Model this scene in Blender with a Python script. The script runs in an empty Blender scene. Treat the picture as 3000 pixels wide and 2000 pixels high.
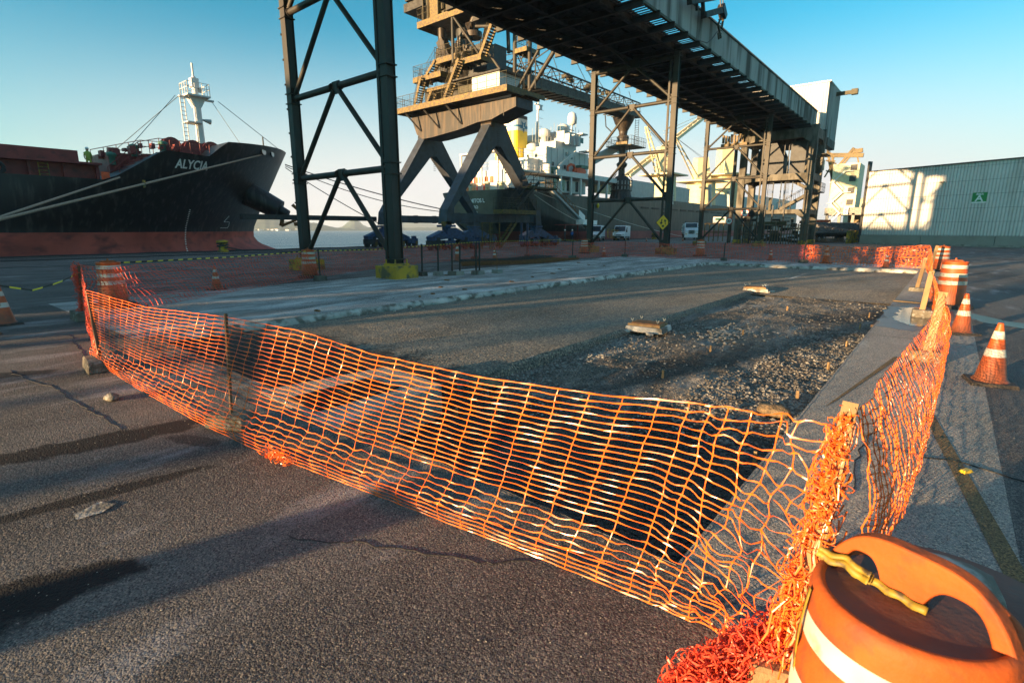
import bpy, math, random
from mathutils import Vector, Matrix, noise
random.seed(7)
R = math.radians
D = bpy.data
scene = bpy.context.scene
COL = scene.collection

# ---------------------------------------------------------------- camera, sky, sun, exposure
YAW, PITCH, FPX, CH = R(39.6), R(12.13), 1526.0, 1.85
cam_d = D.cameras.new('camera'); cam = D.objects.new('camera', cam_d); COL.objects.link(cam)
cam.location = (0, 0, CH); cam.rotation_euler = (R(90) - PITCH, 0, YAW)
cam_d.sensor_width = 36; cam_d.lens = FPX / 3000 * 36; cam_d.clip_start = .05; cam_d.clip_end = 20000
cam_d.dof.use_dof = True; cam_d.dof.focus_distance = 5.0; cam_d.dof.aperture_fstop = 4.5
scene.camera = cam
SUN_EL, SUN_AZ = R(4.9), R(196.8)          # azimuth clockwise from +Y
world = D.worlds.new('World'); scene.world = world; world.use_nodes = True
wn = world.node_tree.nodes; wl = world.node_tree.links
sky = wn.new('ShaderNodeTexSky'); sky.sky_type = 'NISHITA'; sky.sun_disc = False
sky.sun_elevation = SUN_EL; sky.sun_rotation = SUN_AZ; sky.altitude = 0
sky.air_density = 1.0; sky.dust_density = 0.3; sky.ozone_density = 2.2
# the clear evening sky pales to white haze towards the horizon, most of all across the middle of the view
def wnode(t, **k):
    n_ = wn.new(t)
    for a_, v_ in k.items(): setattr(n_, a_, v_)
    return n_
hs = wnode('ShaderNodeHueSaturation'); hs.inputs['Saturation'].default_value = 1.0; hs.inputs['Hue'].default_value = .5; hs.inputs['Value'].default_value = 1.0
wl.new(sky.outputs[0], hs.inputs['Color'])
tint = wnode('ShaderNodeMix', data_type='RGBA', blend_type='MULTIPLY'); tint.inputs[0].default_value = 1; wl.new(hs.outputs[0], tint.inputs[6])
tcw = wnode('ShaderNodeTexCoord'); sep = wnode('ShaderNodeSeparateXYZ'); wl.new(tcw.outputs['Generated'], sep.inputs[0])
mh = wnode('ShaderNodeMapRange', interpolation_type='SMOOTHSTEP'); mh.inputs[1].default_value = .42; mh.inputs[2].default_value = .75; wl.new(sep.outputs[2], mh.inputs[0])
th = wnode('ShaderNodeMix', data_type='RGBA'); wl.new(mh.outputs[0], th.inputs[0]); th.inputs[6].default_value = (.12, .57, .60, 1); th.inputs[7].default_value = (1.45, 1.2, .98, 1); wl.new(th.outputs[2], tint.inputs[7])
mr = wnode('ShaderNodeMapRange', interpolation_type='SMOOTHSTEP'); mr.inputs[1].default_value = .03; mr.inputs[2].default_value = .34; mr.inputs[3].default_value = 1; mr.inputs[4].default_value = 0; wl.new(sep.outputs[2], mr.inputs[0])
dt = wnode('ShaderNodeVectorMath', operation='DOT_PRODUCT'); wl.new(tcw.outputs['Generated'], dt.inputs[0]); az0 = YAW - R(8); dt.inputs[1].default_value = (-math.sin(az0), math.cos(az0), 0)
ma = wnode('ShaderNodeMapRange', interpolation_type='SMOOTHSTEP'); ma.inputs[1].default_value = .35; ma.inputs[2].default_value = 1.0; ma.inputs[3].default_value = .18; ma.inputs[4].default_value = 1.1; wl.new(dt.outputs['Value'], ma.inputs[0])
mu = wnode('ShaderNodeMath', operation='MULTIPLY', use_clamp=True); wl.new(mr.outputs[0], mu.inputs[0]); wl.new(ma.outputs[0], mu.inputs[1])
mw = wnode('ShaderNodeMix', data_type='RGBA'); wl.new(mu.outputs[0], mw.inputs[0]); wl.new(tint.outputs[2], mw.inputs[6]); mw.inputs[7].default_value = (1.60, 1.57, 1.54, 1)
wl.new(mw.outputs[2], wn['Background'].inputs['Color'])
wn['Background'].inputs['Strength'].default_value = 0.14
sd = D.lights.new('sun', 'SUN'); sd.energy = 5.0; sd.angle = R(.5); sd.color = (1.0, .66, .34)
sun = D.objects.new('sun', sd); COL.objects.link(sun)
sun.rotation_euler = Vector((-math.sin(SUN_AZ) * math.cos(SUN_EL), -math.cos(SUN_AZ) * math.cos(SUN_EL), -math.sin(SUN_EL))).to_track_quat('-Z', 'Y').to_euler()
vs = scene.view_settings; vs.view_transform = 'Standard'; vs.look = 'None'; vs.gamma = 1; vs.exposure = 2.05
scene.cycles.max_bounces = 6; scene.cycles.volume_bounces = 0

# ---------------------------------------------------------------- where a point of the photograph lies on a given real plane
def ray(px, py):
    a, b = (px - 1500) / FPX, (1000 - py) / FPX
    cp, sp = math.cos(PITCH), math.sin(PITCH)
    x, y, z = a, cp + sp * b, -sp + cp * b
    c, s = math.cos(YAW), math.sin(YAW)
    return Vector((c * x - s * y, s * x + c * y, z))
def oX(px, py, X): d = ray(px, py); t = X / d.x; return Vector((X, d.y * t, CH + d.z * t))
def oY(px, py, Y): d = ray(px, py); t = Y / d.y; return Vector((d.x * t, Y, CH + d.z * t))
def oZ(px, py, Z=0): d = ray(px, py); t = (Z - CH) / d.z; return Vector((d.x * t, d.y * t, Z))

# ---------------------------------------------------------------- materials
def mat(name, col, rough=.7, metal=0, var=.25, scale=3, col2=None, mix=(.45, .65), bump=0, bscale=60, stretch=(1, 1, 1), spec=.5, c2amt=1.0, detail=6):
    m = D.materials.new(name); m.use_nodes = True; nt = m.node_tree; N = nt.nodes; L = nt.links
    b = N['Principled BSDF']; b.inputs['Roughness'].default_value = rough; b.inputs['Metallic'].default_value = metal
    b.inputs['Specular IOR Level'].default_value = spec
    tc = N.new('ShaderNodeTexCoord'); mp = N.new('ShaderNodeMapping'); mp.inputs['Scale'].default_value = stretch
    L.new(tc.outputs['Object'], mp.inputs[0])
    n1 = N.new('ShaderNodeTexNoise'); n1.inputs['Scale'].default_value = scale; n1.inputs['Detail'].default_value = detail; L.new(mp.outputs[0], n1.inputs[0])
    r1 = N.new('ShaderNodeMapRange'); r1.inputs[1].default_value = .3; r1.inputs[2].default_value = .7
    r1.inputs[3].default_value = 1 - var; r1.inputs[4].default_value = 1 + var; L.new(n1.outputs[0], r1.inputs[0])
    vm = N.new('ShaderNodeVectorMath'); vm.operation = 'SCALE'; vm.inputs[0].default_value = col[:3]; L.new(r1.outputs[0], vm.inputs['Scale'])
    out = vm.outputs[0]
    if col2:
        n2 = N.new('ShaderNodeTexNoise'); n2.inputs['Scale'].default_value = scale * 1.7; n2.inputs['Detail'].default_value = 8
        mp2 = N.new('ShaderNodeMapping'); mp2.inputs['Location'].default_value = (7, 3, 5); mp2.inputs['Scale'].default_value = stretch
        L.new(tc.outputs['Object'], mp2.inputs[0]); L.new(mp2.outputs[0], n2.inputs[0])
        r2 = N.new('ShaderNodeMapRange'); r2.inputs[1].default_value = mix[0]; r2.inputs[2].default_value = mix[1]; r2.inputs[4].default_value = c2amt; L.new(n2.outputs[0], r2.inputs[0])
        mx = N.new('ShaderNodeMix'); mx.data_type = 'RGBA'; L.new(r2.outputs[0], mx.inputs[0]); L.new(out, mx.inputs[6]); mx.inputs[7].default_value = (*col2[:3], 1)
        out = mx.outputs[2]
    L.new(out, b.inputs['Base Color'])
    if bump:
        n3 = N.new('ShaderNodeTexNoise'); n3.inputs['Scale'].default_value = bscale; n3.inputs['Detail'].default_value = 4; L.new(tc.outputs['Object'], n3.inputs[0])
        bp = N.new('ShaderNodeBump'); bp.inputs['Strength'].default_value = bump; bp.inputs['Distance'].default_value = 1.2 / bscale
        L.new(n3.outputs[0], bp.inputs['Height']); L.new(bp.outputs[0], b.inputs['Normal'])
    return m

M = {}
M['steel'] = mat('weathered_steel', (.032, .030, .025), .6, .2, .35, 2, (.035, .024, .015), (.5, .7), .15, 30, (1, 1, .25))
M['steel_dark'] = mat('sooty_steel', (.045, .042, .038), .7, .2, .35, 2, (.02, .017, .014), (.45, .6), .15, 20)
M['steel_olive'] = mat('olive_grey_steel', (.055, .046, .02), .65, .1, .35, 3, (.05, .03, .012), (.52, .68), .1, 25)
M['fascia'] = mat('yellow_ochre_steel', (.15, .092, .010), .6, 0, .4, 4, (.07, .045, .02), (.44, .60), .1, 25)
M['girder'] = mat('rusty_grey_steel', (.046, .029, .016), .5, .15, .45, 1.0, (.016, .012, .009), (.42, .54), .1, 25, (3, 3, .3))
M['crane_blue'] = mat('faded_navy_paint', (.042, .050, .066), .55, .1, .3, 1.5, (.04, .035, .03), (.52, .7), .08, 20)
M['bogie_blue'] = mat('dark_blue_paint', (.028, .06, .15), .5, .1, .3, 3, (.02, .02, .02), (.5, .7))
M['machine_dark'] = mat('greasy_dark_metal', (.03, .032, .035), .6, .2, .3, 3)
M['yellow'] = mat('worn_yellow_paint', (.46, .27, .02), .75, 0, .2, 1.5, (.12, .10, .05), (.46, .58), .05, 150)
M['tan_footing'] = mat('dirty_yellow_paint', (.28, .18, .05), .8, 0, .2, 1.5, (.10, .07, .04), (.48, .62), .05, 150)
M['concrete'] = mat('grey_concrete', (.26, .25, .22), .9, 0, .25, 3, (.14, .13, .11), (.5, .68), .3, 60)
M['conc_dark'] = mat('stained_concrete', (.12, .11, .09), .9, 0, .3, 1.2, (.05, .045, .035), (.45, .62), .3, 20, (1, 1, .3))
M['broken'] = mat('broken_pale_concrete', (.46, .44, .40), .95, 0, .35, 2.2, (.15, .135, .11), (.48, .62), .6, 30)
M['block'] = mat('rough_concrete_block', (.13, .115, .09), .95, 0, .4, 9, (.26, .25, .23), (.56, .66), .8, 50)
M['wood'] = mat('raw_timber', (.26, .165, .075), .8, 0, .25, 8, (.22, .13, .06), (.5, .7), .3, 60, (1, 1, .12))
M['wood_dark'] = mat('old_timber', (.12, .075, .045), .85, 0, .3, 8, None, bump=.3, stretch=(1, 1, .15))
M['net'] = mat('orange_plastic_mesh', (.80, .145, .018), .30, 0, .12, 5)
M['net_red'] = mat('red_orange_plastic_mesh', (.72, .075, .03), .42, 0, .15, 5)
M['orange'] = mat('scuffed_orange_plastic', (.37, .072, .012), .66, 0, .2, 7, (.13, .042, .022), (.50, .70), .12, 60, c2amt=.85, spec=.25)
def dirty_base(m, z0, z1, col, obj_axis=2):
    nt = m.node_tree; N = nt.nodes; L = nt.links; b = N['Principled BSDF']; src = b.inputs['Base Color'].links[0].from_socket
    tc = N.new('ShaderNodeTexCoord'); sp = N.new('ShaderNodeSeparateXYZ'); L.new(tc.outputs['Object'], sp.inputs[0]); n = N.new('ShaderNodeTexNoise'); n.inputs['Scale'].default_value = 9; n.inputs['Detail'].default_value = 8; L.new(tc.outputs['Object'], n.inputs[0])
    ma_ = N.new('ShaderNodeMath'); ma_.operation = 'MULTIPLY_ADD'; ma_.inputs[1].default_value = .5; L.new(n.outputs[0], ma_.inputs[0]); L.new(sp.outputs[2], ma_.inputs[2])
    r = N.new('ShaderNodeMapRange'); r.inputs[1].default_value = z0 + .25; r.inputs[2].default_value = z1 + .25; r.inputs[3].default_value = .8; r.inputs[4].default_value = 0; L.new(ma_.outputs[0], r.inputs[0])
    mx = N.new('ShaderNodeMix'); mx.data_type = 'RGBA'; L.new(r.outputs[0], mx.inputs[0]); L.new(src, mx.inputs[6]); mx.inputs[7].default_value = (*col, 1); L.new(mx.outputs[2], b.inputs['Base Color'])
M['orange_cone'] = mat('scuffed_orange_rubber', (.48, .085, .014), .5, 0, .14, 9, (.30, .08, .03), (.60, .74), .05, 30, c2amt=.8); dirty_base(M['orange_cone'], .02, .50, (.10, .05, .025))
M['orange_dirty'] = mat('dirty_orange_plastic', (.42, .10, .025), .6, 0, .3, 10, (.13, .045, .02), (.5, .66), .08, 30)
M['drum_lid'] = mat('dark_brown_plastic', (.11, .038, .024), .65, 0, .25, 9, (.08, .04, .03), (.5, .7), .1, 40)  # one dark brown for the near drum's lid and the base ring
M['reflective'] = mat('white_reflective_band', (.50, .47, .41), .5, 0, .15, 8, (.24, .18, .12), (.56, .72))
M['rubber'] = mat('black_rubber', (.03, .026, .024), .85, 0, .3, 10, (.09, .06, .04), (.5, .7))
M['hull_black'] = mat('black_hull_paint', (.009, .010, .012), .45, 0, .4, 1.6, (.075, .07, .066), (.52, .78), .03, 2, (1, 1, .14))
M['hull_grey'] = mat('sooty_hull_paint', (.028, .028, .029), .5, 0, .4, 1.0, (.075, .07, .06), (.48, .75), .03, 2, (1, 1, .2))
M['hull_red'] = mat('red_antifouling_paint', (.46, .085, .06), .75, 0, .25, .8, (.20, .045, .04), (.5, .7), .05, 3, (1, .4, 1))
M['hull_red2'] = mat('pinkish_red_hull_paint', (.33, .09, .075), .75, 0, .25, .6, (.20, .05, .045), (.5, .7), 0, 3, (1, .3, 1))
M['hull_olive'] = mat('olive_stern_paint', (.10, .095, .07), .6, 0, .25, .8)
M['deck_red'] = mat('oxide_red_paint', (.22, .035, .03), .6, 0, .25, 1.5, (.08, .02, .02), (.55, .75))
M['white'] = mat('white_ship_paint', (.58, .58, .56), .5, 0, .08, 1.5, (.45, .40, .33), (.64, .78))
M['pale_grey'] = mat('pale_grey_paint', (.36, .39, .39), .55, 0, .12, 1, (.24, .2, .17), (.66, .76))
M['buff'] = mat('cream_crane_paint', (.60, .53, .33), .55, 0, .12, 1.5, (.3, .22, .12), (.6, .75))
M['funnel_yellow'] = mat('yellow_funnel_paint', (.80, .55, .02), .45, 0, .08, 2)
M['blue_line'] = mat('teal_blue_paint', (.03, .17, .30), .5)
M['black'] = mat('matt_black', (.012, .012, .013), .7)
M['glass'] = mat('dark_window_glass', (.02, .03, .04), .08, 0, .05)
M['rope'] = mat('mooring_rope', (.33, .25, .19), .95, 0, .3, 20)
M['rope_dark'] = mat('dark_mooring_rope', (.05, .05, .055), .95, 0, .3, 20)
M['rope_white'] = mat('pale_mooring_rope', (.55, .53, .48), .95, 0, .2, 20)
M['wire'] = mat('steel_wire', (.12, .15, .16), .6)
M['rust'] = mat('rusty_rebar', (.20, .085, .025), .9, 0, .3, 8, (.07, .035, .015), (.5, .7))
M['grate'] = mat('black_iron_grate', (.025, .022, .02), .6, .4)
M['shade_stone'] = mat('shade_dark_stone', (.040, .038, .036), .8, 0, .4, 3)  # grey stone coloured dark to stand for the pit edge's shadow
M['stone'] = mat('pale_gravel_stone', (.26, .245, .215), .95, 0, .3, 3)
M['stone_dark'] = mat('grey_gravel_stone', (.11, .10, .088), .95, 0, .4, 3)
M['dirt'] = mat('brown_dirt', (.22, .15, .08), 1, 0, .4, 12, None, bump=1, bscale=30)
M['sign_green'] = mat('green_sign_face', (.02, .24, .06), .5, 0, .05)
M['sign_white'] = mat('white_lettering', (.80, .80, .78), .5, 0, .05)
M['sign_yellow'] = mat('yellow_sign_face', (.85, .48, .02), .5, 0, .06)
M['sign_black'] = mat('black_lettering', (.015, .015, .015), .5)
M['sign_red'] = mat('red_sign_ring', (.5, .02, .02), .5)
M['strap'] = mat('grimy_yellow_strap', (.26, .17, .012), .6, 0, .3, 18, (.06, .045, .02), (.5, .62))
M['tape_y'] = mat('yellow_barrier_tape', (.75, .60, .03), .5, 0, .1)
M['car_white'] = mat('white_vehicle_paint', (.66, .70, .74), .3, 0, .04)
M['headlamp'] = mat('clear_lamp_lens', (.6, .6, .58), .1, .3, .05)
M['skin'] = mat('skin', (.35, .2, .13), .6); M['blue_cloth'] = mat('blue_workwear', (.03, .10, .32), .85); M['dark_cloth'] = mat('dark_workwear', (.03, .035, .05), .85)
M['hivis'] = mat('fluorescent_workwear', (.28, .36, .06), .8); M['orange_red'] = mat('orange_lifeboat_paint', (.75, .09, .02), .5)
M['tarp'] = mat('grey_sacks', (.30, .28, .27), .9, 0, .5, 7, (.12, .11, .11), (.45, .6), .8, 8)
M['teal'] = mat('teal_green_paint', (.04, .14, .10), .6)

def corrugated(name, col, col2, period, axis, depth=.04):
    m = mat(name, col, .55, .1, .10, .35, col2, (.52, .72), stretch=(1, 1, .25) if axis != 'Z' else (1, 1, 1), c2amt=.75)
    return m
M['cladding'] = corrugated('galvanised_cladding', (.55, .53, .50), (.40, .38, .35), .2, 'X')
M['siding'] = mat('dirty_gallery_siding', (.33, .34, .33), .6, .1, .25, .5, (.075, .065, .055), (.48, .62), 0, 5, (1, .9, .10), c2amt=.95, detail=9)
M['plinth'] = mat('plinth_concrete', (.27, .26, .225), .9, 0, .12, .8, None, bump=.2, bscale=20)

def ground_mat(name, base, dark, pale, warm, streak=(1, .35, 1), bumpk=1.0, dust_gain=1.0, grain=105, rough=.85, palew=(.54, .74), stains_and_shade=()):
    m = D.materials.new(name); m.use_nodes = True; nt = m.node_tree; N = nt.nodes; L = nt.links
    b = N['Principled BSDF']; tc = N.new('ShaderNodeTexCoord')
    def nz(scale, detail, st=(1, 1, 1), loc=(0, 0, 0), rot=0):
        mp = N.new('ShaderNodeMapping'); mp.inputs['Scale'].default_value = st; mp.inputs['Location'].default_value = loc; mp.inputs['Rotation'].default_value = (0, 0, rot)
        L.new(tc.outputs['Object'], mp.inputs[0]); n = N.new('ShaderNodeTexNoise'); n.inputs['Scale'].default_value = scale; n.inputs['Detail'].default_value = detail
        n.inputs['Roughness'].default_value = .62; L.new(mp.outputs[0], n.inputs[0]); return n.outputs[0]
    def rng(s, a, c, lo=0, hi=1):
        r = N.new('ShaderNodeMapRange'); r.inputs[1].default_value = a; r.inputs[2].default_value = c; r.inputs[3].default_value = lo; r.inputs[4].default_value = hi; L.new(s, r.inputs[0]); return r.outputs[0]
    def mixc(f, a, c):
        x = N.new('ShaderNodeMix'); x.data_type = 'RGBA'; L.new(f, x.inputs[0])
        if isinstance(a, tuple): x.inputs[6].default_value = (*a, 1)
        else: L.new(a, x.inputs[6])
        x.inputs[7].default_value = (*c, 1); return x.outputs[2]
    c = mixc(rng(nz(.55, 7, streak), .42, .62), base, dark)
    c = mixc(rng(nz(1.3, 9, (1, .5, 1), (3, 1, 0)), .56, .74, 0, .55), c, warm)
    c = mixc(rng(nz(.9, 12, (1.6, .45, 1), (9, 4, 0), .25), palew[0], palew[1], 0, .75 * dust_gain), c, pale)
    c = mixc(rng(nz(6, 12, (1, 1, 1), (2, 8, 0)), .62, .75, 0, .35 * dust_gain), c, pale)
    g = nz(grain, 3)
    vo = N.new('ShaderNodeTexVoronoi'); vo.inputs['Scale'].default_value = grain * 1.05; L.new(tc.outputs['Object'], vo.inputs['Vector'])
    vo2 = N.new('ShaderNodeTexVoronoi'); vo2.inputs['Scale'].default_value = grain * .47; L.new(tc.outputs['Object'], vo2.inputs['Vector'])
    sc_ = N.new('ShaderNodeSeparateColor'); L.new(vo.outputs['Color'], sc_.inputs[0]); sc2 = N.new('ShaderNodeSeparateColor'); L.new(vo2.outputs['Color'], sc2.inputs[0])
    mh_ = N.new('ShaderNodeMath'); mh_.operation = 'MULTIPLY_ADD'; mh_.inputs[1].default_value = -1.0; L.new(vo.outputs['Distance'], mh_.inputs[0]); L.new(sc2.outputs[1], mh_.inputs[2])
    mh2 = N.new('ShaderNodeMath'); mh2.operation = 'MULTIPLY_ADD'; mh2.inputs[1].default_value = -1.3; L.new(vo2.outputs['Distance'], mh2.inputs[0]); L.new(mh_.outputs[0], mh2.inputs[2]); g2 = mh2.outputs[0]
    sp = mixc(rng(g, .58, .70, 0, .75), c, tuple(min(1, x * 2.4) for x in warm))
    sp = mixc(rng(g, .44, .33, 0, .85), sp, tuple(x * .2 for x in dark))
    sp = mixc(rng(sc_.outputs[0], .80, .92, 0, .45), sp, tuple(min(1, x * 2.0) for x in warm))
    sp = mixc(rng(sc_.outputs[0], .30, .12, 0, .65), sp, tuple(x * .25 for x in dark))
    for (sx_, sy_, ang, la, lb, k_) in stains_and_shade:
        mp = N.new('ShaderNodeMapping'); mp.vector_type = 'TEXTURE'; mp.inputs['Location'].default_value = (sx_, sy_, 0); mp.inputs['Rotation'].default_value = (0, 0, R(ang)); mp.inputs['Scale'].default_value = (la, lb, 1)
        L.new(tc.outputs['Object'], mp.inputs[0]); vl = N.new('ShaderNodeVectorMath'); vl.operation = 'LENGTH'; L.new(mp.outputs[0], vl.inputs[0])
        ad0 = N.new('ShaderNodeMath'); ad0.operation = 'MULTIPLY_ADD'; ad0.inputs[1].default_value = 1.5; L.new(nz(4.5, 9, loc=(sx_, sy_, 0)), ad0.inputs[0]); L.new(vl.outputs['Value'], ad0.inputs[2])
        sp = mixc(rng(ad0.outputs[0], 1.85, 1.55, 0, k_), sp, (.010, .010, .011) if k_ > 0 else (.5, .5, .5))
    L.new(sp, b.inputs['Base Color'])
    L.new(rng(nz(.5, 5, streak, (5, 5, 0)), .35, .65, rough - .12, min(1, rough + .1)), b.inputs['Roughness'])
    ad = N.new('ShaderNodeMath'); ad.operation = 'ADD'; L.new(g, ad.inputs[0]); L.new(g2, ad.inputs[1])
    bp = N.new('ShaderNodeBump'); bp.inputs['Strength'].default_value = .8 * bumpk; bp.inputs['Distance'].default_value = .006; L.new(ad.outputs[0], bp.inputs['Height'])
    L.new(bp.outputs[0], b.inputs['Normal']); b.inputs['Specular IOR Level'].default_value = .22
    return m
M['asphalt'] = ground_mat('worn_asphalt_concrete', (.145, .138, .132), (.075, .071, .070), (.44, .43, .44), (.195, .165, .135), dust_gain=1.25, grain=112, bumpk=1.3,
    stains_and_shade=((-3.40, .30, 70, .42, .20, .97), (-3.5, -.3, 60, .6, .4, .97), (-5.62, 1.0, 78, 1.15, .20, .93), (-4.44, .75, 80, .75, .09, .85), (-9.2, .9, 60, .5, .16, .8), (-5.0, 1.55, 20, .30, .10, .6)))
M['slab'] = ground_mat('dusty_concrete_slab', (.33, .33, .33), (.17, .17, .17), (.74, .73, .72), (.42, .36, .28), streak=(2.2, .3, 1), dust_gain=1.2, palew=(.47, .66))
M['kerbband'] = ground_mat('right_concrete_band', (.34, .32, .29), (.22, .21, .19), (.58, .57, .55), (.40, .32, .23), streak=(1.6, .3, 1))
M['screed'] = ground_mat('lean_concrete_screed', (.21, .19, .16), (.14, .125, .105), (.38, .36, .33), (.29, .22, .14), streak=(1, .6, 1), dust_gain=.35, grain=38, bumpk=1.6, stains_and_shade=((-7.6, 3.3, 3, 4.6, 2.0, .85),))  # the ellipse paints the near edge's shade onto the screed
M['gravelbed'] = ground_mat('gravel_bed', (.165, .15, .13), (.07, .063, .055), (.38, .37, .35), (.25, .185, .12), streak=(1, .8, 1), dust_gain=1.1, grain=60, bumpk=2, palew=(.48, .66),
    stains_and_shade=((-2.9, 3.6, 8, 3.2, 2.3, .82), (-1.6, 15.5, 70, 2.6, .7, .6), (-3.0, 8.0, 75, 2.4, .5, .45)))  # first ellipse paints the near edge's shade into the bed colour
M['stain'] = ground_mat('oil_stained_asphalt', (.012, .012, .013), (.007, .007, .008), (.05, .05, .05), (.025, .02, .018), dust_gain=.3, rough=.75)
M['wet'] = mat('wet_concrete', (.035, .035, .036), .12, 0, .3, 2)
M['damp'] = mat('damp_concrete', (.06, .055, .055), .4, 0, .3, 3, bump=.2, bscale=120)
M['paint_line'] = ground_mat('faded_yellow_line', (.20, .135, .06), (.12, .095, .065), (.3, .24, .16), (.26, .16, .06), dust_gain=.5, grain=112)

# ---------------------------------------------------------------- mesh builder
class MB:
    def __init__(s): s.v = []; s.f = []; s.m = []; s.cur = 0; s.sm = []
        
    def add(s, vs, fs, smooth=False):
        o = len(s.v); s.v += [tuple(v) for v in vs]; s.f += [tuple(o + i for i in f) for f in fs]; s.m += [s.cur] * len(fs); s.sm += [smooth] * len(fs)
    def box(s, c, d, rz=0, rx=0, ry=0, taper=1):
        M_ = Matrix.Rotation(rz, 3, 'Z') @ Matrix.Rotation(ry, 3, 'Y') @ Matrix.Rotation(rx, 3, 'X')
        vs = []
        for z in (-.5, .5):
            k = taper if z > 0 else 1
            for x, y in ((-.5, -.5), (.5, -.5), (.5, .5), (-.5, .5)):
                vs.append(Vector(c) + M_ @ Vector((x * d[0] * k, y * d[1] * k, z * d[2])))
        s.add(vs, [(3, 2, 1, 0), (4, 5, 6, 7), (0, 1, 5, 4), (1, 2, 6, 5), (2, 3, 7, 6), (3, 0, 4, 7)]); return s
    def bx(s, x0, x1, y0, y1, z0, z1): return s.box(((x0 + x1) / 2, (y0 + y1) / 2, (z0 + z1) / 2), (abs(x1 - x0), abs(y1 - y0), abs(z1 - z0)))
    def frame(s, p, q):
        p, q = Vector(p), Vector(q); t = (q - p).normalized(); up = Vector((0, 0, 1)) if abs(t.z) < .95 else Vector((0, 1, 0))
        a = t.cross(up).normalized(); b = a.cross(t).normalized(); return p, q, a, b
    def bar(s, p, q, w, h=None):
        h = h or w; p, q, a, b = s.frame(p, q); vs = []
        for c in (p, q):
            for i, j in ((-1, -1), (1, -1), (1, 1), (-1, 1)): vs.append(c + a * i * w / 2 + b * j * h / 2)
        s.add(vs, [(3, 2, 1, 0), (4, 5, 6, 7), (0, 1, 5, 4), (1, 2, 6, 5), (2, 3, 7, 6), (3, 0, 4, 7)]); return s
    def ibar(s, p, q, w, h, t=.05):
        p, q, a, b = s.frame(p, q)
        s.bar(p, q, t, h); s.bar(p + b * (h / 2), q + b * (h / 2), w, t); s.bar(p - b * (h / 2), q - b * (h / 2), w, t); return s
    def tube(s, p, q, r, n=8, r2=None, cap=True):
        p, q, a, b = s.frame(p, q); vs = []; r2 = r if r2 is None else r2
        for c, rr in ((p, r), (q, r2)):
            for i in range(n): an = 2 * math.pi * i / n; vs.append(c + a * rr * math.cos(an) + b * rr * math.sin(an))
        fs = [(i, (i + 1) % n, n + (i + 1) % n, n + i) for i in range(n)]
        s.add(vs, fs, n > 4)
        if cap: s.add(vs, [tuple(range(n - 1, -1, -1)), tuple(range(n, 2 * n))])
        return s
    def path(s, pts, r, n=6, closed=False, ka=1, kb=1, tw=0):
        pts = [Vector(p) for p in pts]; vs = []; k = len(pts); pa = None
        for i, p in enumerate(pts):
            t = (pts[min(i + 1, k - 1)] - pts[max(i - 1, 0)]); t = t.normalized() if t.length > 1e-6 else Vector((0, 0, 1))
            if pa is None:
                up = Vector((0, 0, 1)) if abs(t.z) < .9 else Vector((0, 1, 0)); pa = t.cross(up)
            a = (pa - t * pa.dot(t)); a = a.normalized() if a.length > 1e-5 else t.orthogonal().normalized(); pa = a; b = a.cross(t)
            rr = r[i] if isinstance(r, (list, tuple)) else r
            th_ = tw * nse(i * .37, p.x * 3, p.z * 5); ct, st = math.cos(th_), math.sin(th_); a2, b2 = a * ct + b * st, b * ct - a * st
            for j in range(n): an = 2 * math.pi * (j + .5) / n; vs.append(p + (a2 * math.cos(an) * ka + b2 * math.sin(an) * kb) * rr)
        fs = []
        for i in range(k - 1):
            for j in range(n): fs.append((i * n + j, i * n + (j + 1) % n, (i + 1) * n + (j + 1) % n, (i + 1) * n + j))
        s.add(vs, fs, n > 4); return s
    def lathe(s, prof, c=(0, 0, 0), n=24, smooth=True, sx=1, sy=1):
        vs = []; c = Vector(c)
        for r, z in prof:
            for i in range(n): an = 2 * math.pi * i / n; vs.append(c + Vector((r * math.cos(an) * sx, r * math.sin(an) * sy, z)))
        fs = []
        for k in range(len(prof) - 1):
            for i in range(n): fs.append((k * n + i, k * n + (i + 1) % n, (k + 1) * n + (i + 1) % n, (k + 1) * n + i))
        s.add(vs, fs, smooth)
        if prof[0][0] > 1e-4: s.add(vs[:n], [tuple(range(n - 1, -1, -1))])
        if prof[-1][0] > 1e-4: s.add(vs[-n:], [tuple(range(n))])
        return s
    def prism(s, poly, v0, v1=None, axis='X'):
        """poly of 2-D points extruded along an axis between v0 and v1"""
        def P3(p, w): return {'X': (w, p[0], p[1]), 'Y': (p[0], w, p[1]), 'Z': (p[0], p[1], w)}[axis]
        n = len(poly); vs = [P3(p, v0) for p in poly] + [P3(p, v1) for p in poly]
        s.add(vs, [tuple(range(n - 1, -1, -1)), tuple(range(n, 2 * n))] + [(i, (i + 1) % n, n + (i + 1) % n, n + i) for i in range(n)]); return s
    def sheet(s, poly, z): s.add([(p[0], p[1], z) for p in poly], [tuple(range(len(poly)))]); return s
    def build(s, name, material, parent=None, loc=None, **props):
        me = D.meshes.new(name); me.from_pydata(s.v, [], s.f)
        mats = material if isinstance(material, (list, tuple)) else [material]
        for m_ in mats: me.materials.append(m_)
        me.polygons.foreach_set('material_index', s.m); me.polygons.foreach_set('use_smooth', s.sm)
        me.validate(); me.update()
        import bmesh
        bm = bmesh.new(); bm.from_mesh(me); bmesh.ops.recalc_face_normals(bm, faces=bm.faces) if len(s.f) < 60000 else None; bm.to_mesh(me); bm.free()
        o = D.objects.new(name, me); COL.objects.link(o)
        if parent: adopt(o, parent)
        if loc: o.location = loc
        for k, v in props.items(): o[k] = v
        return o
WB = {}
def adopt(o, parent):
    o.parent = parent
    if parent.name in WB: o.matrix_parent_inverse = Matrix.Translation(-WB[parent.name])
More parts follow.
